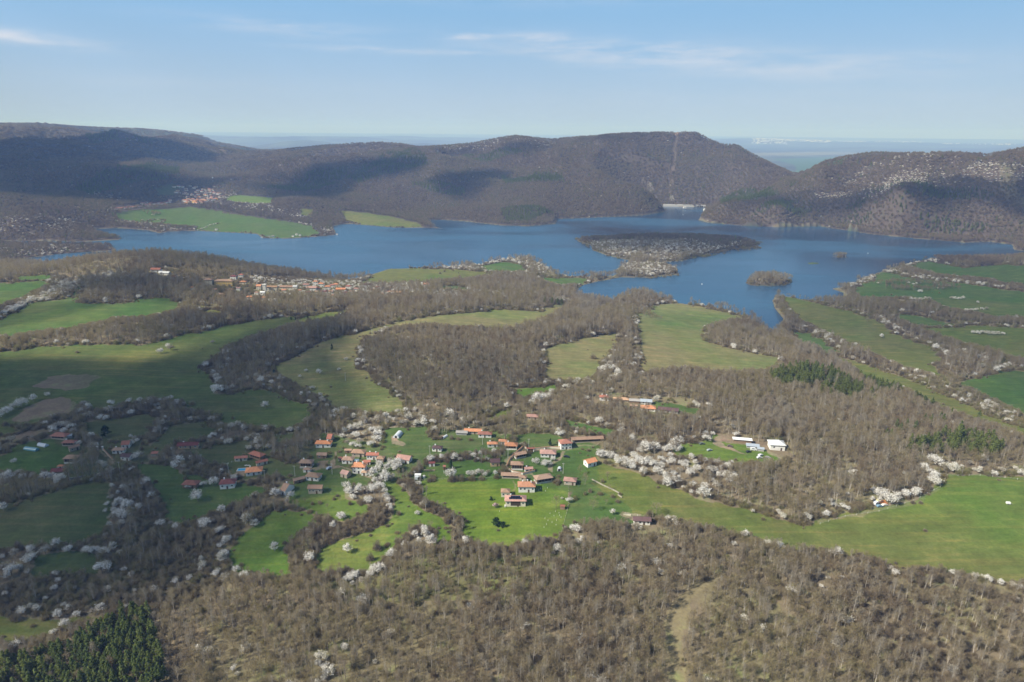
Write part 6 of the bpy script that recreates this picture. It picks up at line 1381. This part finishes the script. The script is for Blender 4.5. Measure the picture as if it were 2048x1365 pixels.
_, _, DB = project(GB)
occ = []                                            # spots already planted: x, y, radius
order = np.argsort(DB)
near_b = set(order[:299].tolist())
extra_bl = []
cnt = {}
for i, (lab, u, v, d) in enumerate(flatb): cnt[lab] = cnt.get(lab, 0) + (i in near_b)
for i, (lab, u, v, d) in enumerate(flatb):
    wid = d * DB[i] / F * 1.03; s = wid / 6.9
    x, y = GB[i, :2]; occ.append((x, y, wid * .42)); occ.append((x * (1 - 4.5 / np.hypot(x, y)), y * (1 - 4.5 / np.hypot(x, y)), wid * .36))
    var = int(RNG.choice([0, 1, 2, 0, 1, 2, 3])) if cnt[lab] > 1 else int(RNG.choice([0, 1, 2]))
    if i in near_b:
        plant('blossom', var, x, y, s, s * RNG.uniform(.9, 1.15), RNG.uniform(0, 6.28), lab, 'tree', lab.split(' in ')[0].split(' at ')[0][:30] + ' trees, group at ' + lab.split(' tree', 1)[1].strip(' ,')[:46] if cnt[lab] > 1 else None)
    else: extra_bl.append((x, y, s, var))
# single trees named one by one
def single(kind, var, u, v, wpx, label, cat='tree', hs=1.0, group=None):
    g = ground(u, v)[0]; dep = project(g[None])[2][0]
    wid = wpx * dep / F; nat = {'broad': 8.8, 'slender': 5.6, 'pale': 7.0, 'scrub': 5.2, 'blossom': 6.9, 'pine': 5.6, 'bush': 7.5, 'spring': 6.3, 'pink': 4.6}[kind]
    s = wid / nat; occ.append((g[0], g[1], wid * .45))
    return plant(kind, var, g[0], g[1], s, s * hs, u * 1.3, label, cat, group)
single('bush',0,992,1050,22,'dark green spreading evergreen tree on the bright lawn, left of a pair',hs=.8)
single('bush',0,1006,1054,16,'dark green evergreen tree on the bright lawn, lower right of a pair',hs=.8)
single('scrub',0,996,1062,7,'little dark round shrub below the evergreen pair on the lawn','shrub')
single('bush',1,982,1001,12,'bluish evergreen bush on the lawn left of the house with dark solar panels','shrub',.6)
single('pink',0,991,1016,12,'small pink blossoming tree on the lawn below the solar panel house')
single('bush',0,212,874,26,'big dark evergreen tree in the shaded field above the gate posts')
single('bush',1,1100,892,13,'tall dark evergreen tree left of the white two storey house')
single('bush',1,902,938,16,'dark evergreen tree behind the round white blossoming tree')
single('bush',1,721,920,8,'slim dark conifer between the brown roofs',hs=1.3)
single('bush',0,838,962,9,'dark conifer in front of the white container')
single('bush',0,1010,1220,14,'green conifer alone in the bottom wood',hs=1.2)
single('bush',1,664,700,10,'dark conifer on the shaded slope below the ridge strip',hs=1.0)
single('bush',0,548,748,10,'dark conifer at the right tip of the dark wood')
single('broad',0,1112,1018,22,'bare brown tree left of the little brown shed')
single('broad',1,1186,1020,26,'wide grey bare tree on the green right of the fence',hs=.7)
single('broad',3,1160,950,18,'bare tree above the dry wall at the right of the village')
single('broad',3,1170,970,22,'bare tree in front of the orange roofed house with a white gable')
single('broad',2,1215,960,16,'bare tree on the olive meadow above the dry stone wall',hs=.8)
single('broad',0,1245,1040,14,'bare tree left of the purple roofed shed')
single('broad',1,1312,1028,26,'bare grey tree behind the purple roofed shed',hs=.8)
single('slender',1,846,990,9,'slim pale birch by the hedge on the lawn, left of two')
single('slender',1,853,990,9,'slim pale birch by the hedge on the lawn, right of two')
single('pale',0,925,1062,16,'pale bare tree on the left edge of the bright lawn',hs=.8)
single('scrub',1,755,1100,24,'grey bare shrub on the olive lawn, larger of two','shrub',1.2)
single('scrub',1,741,1121,18,'grey bare shrub on the olive lawn, smaller of two','shrub',1.2)
single('scrub',0,798,1030,14,'brown bare shrub on the green strip left of the dark hedge','shrub')
single('scrub',0,1186,718,16,'brown bare shrub in the middle of the pale meadow','shrub')
single('broad',3,1735,645,12,'bare tree alone on the dark right hand meadow',hs=.7)
single('scrub',0,155,706,10,'low dark shrub near the top of the left meadow','shrub',.7)
single('scrub',2,512,780,14,'grey bare shrub under the lower edge of the dark wood','shrub')
single('scrub',0,466,838,9,'dark shrub alone on the slope above the red barn','shrub')
single('spring',0,672,925,13,'yellow green leafing tree beside the village lane',hs=1.3)
single('spring',0,1210,915,10,'yellow green leafing bush left of the white grove','shrub',.6)
single('spring',0,1755,915,14,'yellow green leafing tree inside the right wood',hs=.7)
for k, (u, v, d) in enumerate([(1055,1130,14),(1075,1140,16),(1040,1150,12),(1092,1150,14),(990,1185,12),(950,1170,12),(1000,1165,14),(925,1180,10),(905,1165,12),(860,1195,10),(800,1180,9),(1110,1128,10),(1000,1130,10),(915,1130,9),(1250,1165,9),(1290,1150,10),(1240,1210,8),(1455,1118,12),(890,1255,10),(905,1290,12),(830,1310,10),(760,1345,12),(1790,1355,10),(1640,1330,9),(1330,1100,9),(1200,1120,10)]):
    single('spring', 0, u, v, d, 'yellowish leafing bush in the lower wood below the bright lawn', 'shrub', .75 + .1 * (k % 4), 'yellowish leafing bushes in the lower wood')
single('spring',0,705,945,22,'olive green leafing tree left of the tall orange roofed house',hs=.9)
for k, (u, v) in enumerate([(1090,610),(1104,612),(1115,610),(1123,613),(1107,604),(1090,602)]):
    single('pine', k % 3, u, v, 6, 'dark green conifer in the loose group on the pale meadow by the lake', group='conifers in the loose group on the pale meadow')
for k, (u, v, d) in enumerate([(582,640,6),(591,641,6),(616,640,8),(645,620,6),(660,622,5)]):
    single('bush', k % 2, u, v, d, 'dark bush on the thin green strip above the dark wood', 'shrub', group='bushes on the thin green strip')
for k, (u, v, d) in enumerate([(889,544,7),(880,548,6),(906,542,6),(917,547,3),(940,545,3),(919,554,7),(974,548,4)]):
    single('scrub', k % 3, u, v, d, 'dark round shrub dotted on the green lakeside meadow', 'shrub', group='shrubs dotted on the green lakeside meadow')
ORCH = [(610,1005),(625,1010),(640,1008),(655,1018),(668,1000),(605,1020),(690,985),(700,1010),(715,1030),(680,1003),(1180,985),(1200,990),(1190,1000),(1205,965),(1225,995),(1212,1010),(1170,990),(1235,1005),(1218,980),(1150,1000),(1240,990)]
for k, (u, v) in enumerate(ORCH):
    lf = u < 900
    single('scrub' if k % 3 else 'broad', (0, 1, 2)[k % 3], u, v, 9 + k % 4, 'small bare orchard tree in the lit yard left of the curved hedge' if lf else 'small bare orchard tree between the fence and the dry stone wall',
           'tree', 1.1 if k % 3 else .8, 'orchard trees in the lit yard' if lf else 'orchard trees by the dry stone wall')
for u, v in PINES_SPARSE[:-3]:
    single('pine', int(u) % 3, u, v + 2, 9, 'single green pine scattered among the bare trees of the right wood', group='pines scattered in the right wood')

# ------------------------------------------------------------------ keep-out circles from buildings (filled by the building table above)
occ += KEEP
occ_a = np.array(occ)
def free(x, y, pad=0.0):
    ok = np.ones(x.shape, bool)
    for ox, oy, r in occ_a: ok &= (x - ox) ** 2 + (y - oy) ** 2 > (r + pad) ** 2
    return ok

# ------------------------------------------------------------------ woods
is_field = field_id >= 0
run = np.maximum.accumulate((Z - CAM_H) / RR, 0)
run = np.vstack([np.full((1, NT), -9.0), run[:-1]])
seen = ((Z + 15 - CAM_H) / RR) > run - .002
ppoly = lambda L_: [gpoly(p) for p in L_]
PF, PN, BZ = ppoly(PINES_FAR), ppoly(PINES_NEAR), [(w_, gpoly(p)) for w_, p in BLOSS]
BAREGROUND = ppoly([[(1318,1255),(1352,1200),(1410,1165),(1448,1150),(1415,1192),(1378,1248),(1360,1305),(1378,1400),(1345,1400),(1330,1305)],[(1530,1230),(1560,1200),(1570,1230),(1545,1260)],
    [(1640,1044),(1690,1030),(1745,1020),(1770,1010),(1830,998),(1870,975),(1885,980),(1830,1010),(1750,1026),(1690,1036),(1640,1050)],[(1349,262),(1363,262),(1352,300),(1350,345),(1342,345),(1346,300)],[(1420,885),(1430,872),(1455,868),(1500,880),(1565,900),(1575,922),(1540,915),(1450,893)]])
OPEN = ppoly([[(560,940),(600,920),(620,890),(680,880),(760,895),(840,905),(845,930),(800,960),(740,950),(640,990),(560,1000)], [(920,862),(990,862),(1050,885),(1060,960),(1190,960),(1200,890),(1140,880),(1040,870)],
              [(90,860),(165,860),(165,935),(110,950)], [(200,880),(300,880),(300,930),(200,935)], [(300,540),(370,540),(370,562),(300,560)], [(400,560),(720,560),(720,592),(500,600),(400,575)], [(460,902),(545,902),(545,955),(460,955)],
              [(1200,790),(1380,800),(1380,828),(1280,822),(1200,805)]])
def jitter_grid(r0, r1, step, amin=-47, amax=47):
    n = int(2 * r1 * math.sin(math.radians(47)) / step) + 2; m = int((r1) / step) + 2
    X, Y = np.meshgrid((np.arange(n) - n / 2) * step, np.arange(m) * step + 60)
    X = (X + RNG.uniform(-.48, .48, X.shape) * step).ravel(); Y = (Y + RNG.uniform(-.48, .48, Y.shape) * step).ravel()
    r = np.hypot(X, Y); a = np.degrees(np.arctan2(X, Y))
    k = (r >= r0) & (r < r1) & (a > amin) & (a < amax)
    return X[k], Y[k]
def land_ok(x, y, shore_gap=3.0):
    tiny = in_poly(x, y, ISLES_W[2]) | (dist_poly(x, y, ISLES_W[2]) < 8)
    return ~nearest(inlake, x, y) & ~tiny & (nearest(dl, x, y) > np.where(nearest(_di, x, y) < 60, .4, shore_gap)) & ~nearest(is_field, x, y) & nearest(seen, x, y)
def inany(x, y, L_):
    m = np.zeros(x.shape, bool)
    for p in L_: m |= in_poly(x, y, p)
    return m
# distance from the nearest field edge (coarse, on the polar grid): erode the wood mask step by step
POOL = {k: [] for k in ('hill', 'broad', 'slender', 'pale', 'scrub', 'blossom', 'pine')}
def put(kind, x, y, s, sz): 
    if len(x): POOL[kind].append(np.c_[x, y, s, sz])
def plant_pool(kind, x, y, s, sz):
    """trees in front of a meadow seen beyond them stay low, so the meadow keeps its outline"""
    r = np.hypot(x, y); hit = np.full(x.shape, 1e9)
    for dd in (5, 10, 16, 23, 31, 40, 50, 62, 76, 92):
        px_, py_ = x * (1 + dd / r), y * (1 + dd / r)
        f = nearest(is_field, px_, py_) & (hit > 1e8); hit[f] = dd
        g_ = nearest(inlake, px_, py_) & (hit > 1e8) & (r < 2000); hit[g_] = dd + 45
    lim = np.where(r > 260, hit * (CAM_H - nearest(Z, x, y)) / r + np.where(r < 700, 3.0, 2.2), 1e9)
    full = np.array([{'hill': 11, 'broad': 11.5, 'slender': 14, 'pale': 15, 'scrub': 3.7, 'blossom': 6, 'pine': 15}[k] for k in kind]) * sz
    swap = (lim < full * .62) & np.isin(kind, ('hill', 'broad', 'slender', 'pale')); kind = kind.copy(); kind[swap] = 'scrub'
    s = np.where(swap, RNG.uniform(.9, 1.3, x.shape), s); sz = np.where(swap, np.clip(lim / 3.7, .35, 1.5), np.minimum(sz, sz * np.clip(lim / full, .3, 1)))
    s = np.where(~swap & (lim < full), s * np.clip((lim / full) ** .6, .5, 1), s)
    for kd in POOL: m = kind == kd; put(kd, x[m], y[m], s[m], sz[m])
PALE_Z = ppoly([[(1500,860),(1510,815),(1545,805),(1580,825),(1590,870),(1540,882)],[(1580,690),(1650,690),(1700,725),(1720,760),(1690,755),(1640,725),(1590,715)],[(240,640),(265,635),(280,650),(255,660)],[(0,1290),(60,1285),(60,1330),(0,1340)],[(1150,600),(1190,596),(1220,615),(1170,640)]])
SLEND = ppoly([[(380,1365),(500,1200),(800,1130),(1000,1180),(1000,1365)],[(1240,800),(1390,830),(1400,880),(1290,890),(1230,860)],[(520,610),(600,600),(600,640),(540,640)]])
GREYSCRUB = ppoly([[(1680,1180),(1850,1140),(2100,1180),(2100,1480),(1900,1480)]])
THICK = ppoly([[(600,1040),(790,1030),(800,1000),(770,985),(790,1060),(640,1090)],[(230,940),(400,950),(480,1010),(480,1150),(330,1230),(220,1160),(215,980)],[(0,1160),(250,1150),(330,1230),(250,1260),(0,1230)],[(795,962),(850,962),(925,1040),(910,1080),(840,1020)],[(620,1150),(640,1080),(790,1040),(790,1010),(800,1060),(640,1110)],[(1540,600),(1600,660),(1700,710),(2048,860),(2048,820),(1700,690),(1580,610)],
    [(1700,600),(1900,640),(2048,650),(2048,630),(1800,605)],[(600,690),(690,720),(720,860),(600,870),(560,760)]])
# near and middle woods
for r0, r1, st in ((150, 420, 2.6), (420, 760, 3.4), (760, 1250, 4.9), (1250, 1750, 6.0)):
    x, y = jitter_grid(r0, r1, st)
    k = land_ok(x, y); x, y = x[k], y[k]
    k = free(x, y, 1.5); x, y = x[k], y[k]
    # field edge probe: any field within ~9 m
    edge = np.zeros(x.shape, bool)
    for a in range(8): edge |= nearest(is_field, x + 8 * math.cos(a * .785), y + 8 * math.sin(a * .785))
    for a in range(6): edge |= nearest(is_field, x + 4 * math.cos(a * 1.05), y + 4 * math.sin(a * 1.05))
    op = inany(x, y, OPEN); thick = inany(x, y, THICK); bg_ = inany(x, y, BAREGROUND)
    u = RNG.random(x.shape); dn = fbm(x / 28, y / 28, 301)
    keep = np.where(op, u < np.where(r0 < 760, .22, .75), u < .93 - .25 * (dn < -.25)) & ~(bg_ & (u < .93))
    x, y, edge, op, thick = x[keep], y[keep], edge[keep], op[keep], thick[keep]
    pn = inany(x, y, PN)
    bw = np.zeros(x.shape)
    for w_, p in BZ: bw = np.maximum(bw, min(.8, w_ * 1.25) * in_poly(x, y, p))
    bw = np.maximum(bw, np.where(edge & ~op, .03 if r0 < 420 else .085, .006))
    pale = inany(x, y, PALE_Z); sl_ = inany(x, y, SLEND); gs = inany(x, y, GREYSCRUB)
    u = RNG.random(x.shape); u2 = RNG.random(x.shape)
    patch = fbm(x / 45, y / 45, 302)
    s = RNG.uniform(.48, 1.06, x.shape) * (1 + .28 * patch) * (.80 if r0 < 420 else .90 if r0 < 760 else 1.08)
    kind = np.full(x.shape, 'broad', object)
    kind[(u < .66) | (sl_ & (u < .8))] = 'slender'
    kind[(u > .96)] = 'pale'; kind[pale] = 'pale'
    kind[(edge & (u2 < .55)) | (thick & (u2 < .62)) | op | (gs & (u2 < .55)) | (u2 < .12)] = 'scrub'
    kind[(u2 > 1 - bw)] = 'blossom'
    kind[pn & (RNG.random(x.shape) < .85)] = 'pine'
    s = np.where((kind == 'broad') & (edge | thick), s * .66, s); s = np.where((kind == 'slender') & edge, s * .75, s)
    s = np.where(kind == 'scrub', s * (1.15 if r0 < 760 else 1.5), s); s = np.where(kind == 'blossom', RNG.uniform(.5, 1.05, x.shape), s)
    s = np.where(kind == 'pine', np.clip(s, .7, 1.0) * .95, s)
    s = np.where(op, s * .8, s)
    k = ~(pn & (RNG.random(x.shape) > (.7 if r0 < 420 else .7 if r0 < 760 else .75))); x, y, s, kind = x[k], y[k], s[k], kind[k]
    if r0 >= 760: s *= 1.12
    plant_pool(kind, x, y, s, s * RNG.uniform(.88, 1.12, x.shape))
    # a closed under-storey of brush in the hedges and thickets
    x, y = jitter_grid(r0, r1, 3.0 if r0 < 760 else 4.6)
    k = land_ok(x, y); x, y = x[k], y[k]
    edge = np.zeros(x.shape, bool)
    for a in range(8): edge |= nearest(is_field, x + 7 * math.cos(a * .785), y + 7 * math.sin(a * .785))
    k = (edge | inany(x, y, THICK)) & ~inany(x, y, OPEN) & ~inany(x, y, BAREGROUND) & (RNG.random(x.shape) < .85); x, y = x[k], y[k]
    k = free(x, y, 0); x, y = x[k], y[k]
    s = RNG.uniform(.65, 1.05, x.shape)
    plant_pool(np.full(x.shape, 'scrub', object), x, y, s, s * RNG.uniform(.8, 1.15, x.shape))
    # stragglers and tussocks just inside the meadows soften their outline
    x, y = jitter_grid(r0, r1, 4.2 if r0 < 760 else 6.0)
    k = nearest(is_field, x, y) & nearest(seen, x, y); x, y = x[k], y[k]
    edge = np.zeros(x.shape, bool)
    for a in range(8): edge |= ~nearest(is_field, x + 6 * math.cos(a * .785), y + 6 * math.sin(a * .785))
    k = (RNG.random(x.shape) < np.where(edge, .16, .0012)) & free(x, y, 2); x, y = x[k], y[k]
    s = RNG.uniform(.3, .75, x.shape); put('scrub', x, y, s, s * RNG.uniform(.6, 1.0, x.shape))
# far woods on the hills
for r0, r1, st in ((1750, 2600, 7.6), (2600, 3500, 9.5), (3500, 4700, 13.5), (4700, 7000, 22.0)):
    x, y = jitter_grid(r0, r1, st, -40, 40)
    k = land_ok(x, y, 6.0) & (nearest(Z, x, y) > .5); x, y = x[k], y[k]
    k = (RNG.random(x.shape) < .95) & ~inany(x, y, BAREGROUND) & ~(inany(x, y, FARVILLAGE) & (RNG.random(x.shape) < .85)); x, y = x[k], y[k]
    pn = inany(x, y, PF) & (fbm(x / 60, y / 60, 310) > -.35)
    bw = np.full(x.shape, .006)
    for w_, p in BZ: bw = np.maximum(bw, w_ * in_poly(x, y, p) * (.7 + 1.0 * (fbm(x / 70, y / 70, 320) > 0)))
    u = RNG.random(x.shape)
    pn |= (u < .02) & (r0 < 3500)
    s = RNG.uniform(.8, 1.15, x.shape) * st / 7.8
    kind = np.full(x.shape, 'hill', object); kind[u < .03] = 'broad'; kind[u > .99] = 'pale'
    kind[pn] = 'pine'; kind[u > 1 - bw] = 'blossom'
    s = np.where(kind == 'pine', s * .85, s); s = np.where(kind == 'blossom', s * .85, s)
    plant_pool(kind, x, y, s, np.minimum(s, 1.05) * RNG.uniform(.85, 1.05, x.shape))
# islands
for P, st in [(isl_ids[0], 7.0), (isl_ids[1], 7.0), (isl_ids[2], 6.0), (isl_ids[3], 8.0)]:
    lo, hi = P.min(0), P.max(0)
    x = RNG.uniform(lo[0], hi[0], int((hi - lo).prod() / st ** 2)); y = RNG.uniform(lo[1], hi[1], x.shape)
    # (the general scatter above already covers the islands; here only a thicker scrub belt)
    k = in_poly(x, y, P) & (nearest(dl, x, y) > 2) & (RNG.random(x.shape) < .5); x, y = x[k], y[k]
    s = RNG.uniform(.8, 1.3, x.shape); put('scrub', x, y, s * 1.4, s * 1.3)
# hedge rows and lone copses inside the fields: photo line, half width (m), spacing, blossom share, kind
HEDGE = [([(0,850),(60,862),(140,850)],2.5,3,.0,'scrub'),([(1265+500,570),(1790,566),(1830,566),(1880,570),(1900,577),(1860,580),(1800,580),(1775,576)],14,6,.08,'broad'),
 ([(1930,585),(1700,600)],1,50,0,'scrub'),([(222,838),(260,828),(300,815),(350,815),(370,812)],7,4,.1,'scrub'),([(310,868),(320,845),(350,832),(400,828),(430,835),(440,860)],4,3.5,.05,'scrub'),
 ([(440,862),(480,860),(528,856)],3,3.5,.0,'scrub'),([(0,900),(40,890),(60,880)],3,4,.0,'scrub'),([(165,835),(150,850),(160,880),(180,895)],5,4,.05,'scrub'),([(850,964),(1000,957)],1.2,4,.0,'scrub'),
 ([(960,455),(1055,470)],1,99,0,'scrub'),([(395,462),(420,452),(440,446)],4,7,.8,'scrub'),([(285,425),(320,428),(300,432)],10,7,.2,'broad'),([(235,445),(330,440),(325,445)],6,7,.3,'scrub'),
 ([(885,537),(930,535),(960,541),(1000,548)],5,6,.8,'scrub'),([(885,566),(960,557),(1000,556)],5,6,.5,'scrub'),([(955,533),(1000,525),(1050,520)],5,6,.5,'scrub'),
 ([(1290,618),(1340,602),(1350,606)],6,6,.5,'broad'),([(1285,625),(1310,640)],10,6,.0,'broad'),([(380,860),(420,850)],3,99,0,'scrub'),([(980,975),(1020,985)],1,99,0,'scrub')]
for line, hw, sp, bf, kd in HEDGE:
    P = gpoly(line)
    for a, b in zip(P[:-1], P[1:]):
        L_ = math.hypot(*(b - a)); n = int(L_ * max(1, hw / 3) / sp)
        if n < 1: continue
        t = RNG.random(n); q = a + (b - a) * t[:, None] + RNG.normal(size=(n, 2)) * hw * .5
        x, y = q[:, 0], q[:, 1]; k = ~nearest(inlake, x, y); x, y = x[k], y[k]
        bl = RNG.random(x.shape) < bf; s = RNG.uniform(.7, 1.1, x.shape) * (1 if hw < 5 else 1.1)
        put('blossom', x[bl], y[bl], s[bl] * .7, s[bl] * .65); m = ~bl
        put(kd, x[m], y[m], s[m] * (1.1 if kd == 'scrub' else .7), s[m] * (1.1 if kd == 'scrub' else .7))
for x, y, s, var in extra_bl: POOL['blossom'].append(np.array([[x, y, s, s]]))

# ------------------------------------------------------------------ nearest trees as things of their own, the rest as masses
def scatter(name, kind, A, label):
    n = len(A); nv = len(KIND[kind])
    Zs = height(A[:, 0], A[:, 1]) - .1
    me = bpy.data.meshes.new(name); me.vertices.add(n)
    me.vertices.foreach_set('co', np.c_[A[:, :2], Zs].astype(np.float32).ravel())
    sc = me.attributes.new('size', 'FLOAT_VECTOR', 'POINT'); sc.data.foreach_set('vector', np.c_[A[:, 2], A[:, 2], A[:, 3]].astype(np.float32).ravel())
    ro = me.attributes.new('turn', 'FLOAT_VECTOR', 'POINT'); ro.data.foreach_set('vector', np.c_[RNG.normal(size=(n, 2)) * .04, RNG.uniform(0, 6.28, n)].astype(np.float32).ravel())
    ix = me.attributes.new('pick', 'INT', 'POINT'); ix.data.foreach_set('value', RNG.integers(0, nv, n).astype(np.int32))
    me.update(); ob = mobj(name, me)
    g = bpy.data.node_groups.new(name, 'GeometryNodeTree')
    g.interface.new_socket('Geometry', in_out='INPUT', socket_type='NodeSocketGeometry'); g.interface.new_socket('Geometry', in_out='OUTPUT', socket_type='NodeSocketGeometry')
    gi, go = N(g, 'NodeGroupInput'), N(g, 'NodeGroupOutput'); J = N(g, 'GeometryNodeJoinGeometry')
    for v_ in reversed(range(nv)):
        j2 = N(g, 'GeometryNodeJoinGeometry')
        for part in FIRST[(kind, v_)]:
            oi = N(g, 'GeometryNodeObjectInfo'); oi.inputs[0].default_value = part; g.links.new(oi.outputs['Geometry'], j2.inputs[0])
        ti = N(g, 'GeometryNodeGeometryToInstance'); g.links.new(j2.outputs[0], ti.inputs[0]); g.links.new(ti.outputs[0], J.inputs[0])
    ip = N(g, 'GeometryNodeInstanceOnPoints'); g.links.new(gi.outputs[0], ip.inputs['Points']); g.links.new(J.outputs[0], ip.inputs['Instance'])
    ip.inputs['Pick Instance'].default_value = True
    def attr(nm, ty):
        a = N(g, 'GeometryNodeInputNamedAttribute'); a.data_type = ty; a.inputs[0].default_value = nm
        return next(o for o in a.outputs if o.enabled and o.name == 'Attribute')
    g.links.new(attr('pick', 'INT'), ip.inputs['Instance Index']); g.links.new(attr('size', 'FLOAT_VECTOR'), ip.inputs['Scale'])
    er = N(g, 'FunctionNodeEulerToRotation'); g.links.new(attr('turn', 'FLOAT_VECTOR'), er.inputs[0]); g.links.new(er.outputs[0], ip.inputs['Rotation'])
    g.links.new(ip.outputs[0], go.inputs[0])
    md = ob.modifiers.new('trees', 'NODES'); md.node_group = g
    tag(ob, label, kind='stuff')
for k in POOL: POOL[k] = np.concatenate(POOL[k]) if POOL[k] else np.zeros((0, 4))
def in_view(A, z_up=5.0, pad=0):
    p = np.c_[A[:, :2], height(A[:, 0], A[:, 1]) + z_up]; u, v, d = project(p)
    return (u > -pad) & (u < 2048 + pad) & (v < 1365 + pad) & (d > 0), u, v, d
for k in POOL:                                       # drop what the view (and a step to the side) never shows
    A = POOL[k]; ok, u, v, d = in_view(A, 6.0, 260); POOL[k] = A[ok]
TREE_LAB = {'hill': 'dark purplish bare tree', 'broad': 'broad crowned bare brown tree', 'slender': 'slender bare tree with a pale stem', 'pale': 'tall pale grey bare tree', 'scrub': 'low bare brown thicket shrub', 'pine': 'dark green pine'}
def where(u, v):
    if u < 420: return 'in the shaded wood at the bottom left'
    if u < 800: return 'in the lit bottom wood left of centre'
    if u < 1250: return 'in the bottom wood below the bright lawn'
    if u < 1650: return 'in the bottom wood around the pale bare track'
    return 'in the bottom right wood below the wide meadow'
nb = {'hill': 24, 'broad': 130, 'slender': 90, 'pale': 40, 'scrub': 120, 'pine': 290}
for k in nb:
    A = POOL[k]; ok, u, v, d = in_view(A); rank = np.where(ok, d, 1e9) - A[:, 2] * 12
    o = np.argsort(rank)[:nb[k]]; o = o[d[o] < (1500 if k != 'hill' else 9000)]
    for q, i in enumerate(o):
        x, y, s, sz = A[i]
        if k == 'pine':
            st_ = 'in the dense pine stand at the bottom left corner' if u[i] < 600 else ('in the pine stand on the ridge of the right wood' if v[i] < 850 else 'in the pine stand above the white blossom at the right')
        elif k == 'hill': st_ = 'on the near rim of the far shore of the lake'
        else: st_ = where(u[i], v[i])
        plant(k, q % len(KIND[k]), x, y, s, sz, RNG.uniform(0, 6.28), TREE_LAB[k] + ' ' + st_, 'shrub' if k == 'scrub' else 'tree', TREE_LAB[k].split(' ', 1)[1] + 's ' + st_)
    POOL[k] = np.delete(A, o, 0)
MASS = {'hill': ('hill_woods', 'dark purplish leafless woods over the hills'), 'broad': ('bare_woods', 'brown leafless woods covering the valley and hills'), 'slender': ('slender_woods', 'thin pale stemmed leafless trees through the woods'), 'pale': ('pale_woods', 'pale grey leafless groves in the woods'),
        'scrub': ('scrubland', 'brown leafless scrub along hedges and wood edges'), 'blossom': ('blossom_groves', 'white blossoming wild trees over the hills and hedges'), 'pine': ('pine_woods', 'dark green pine woods on the hills')}
for k, (nm, lab) in MASS.items():
    near = np.hypot(POOL[k][:, 0], POOL[k][:, 1]) < 1750
    for A, pre, tail in ((POOL[k][near], '', ', near side of the lake'), (POOL[k][~near], 'far_', ', beyond the lake')):
        if len(A): scatter(pre + nm, k, A, lab + tail)
print('POOL', {k: len(v) for k, v in POOL.items()})
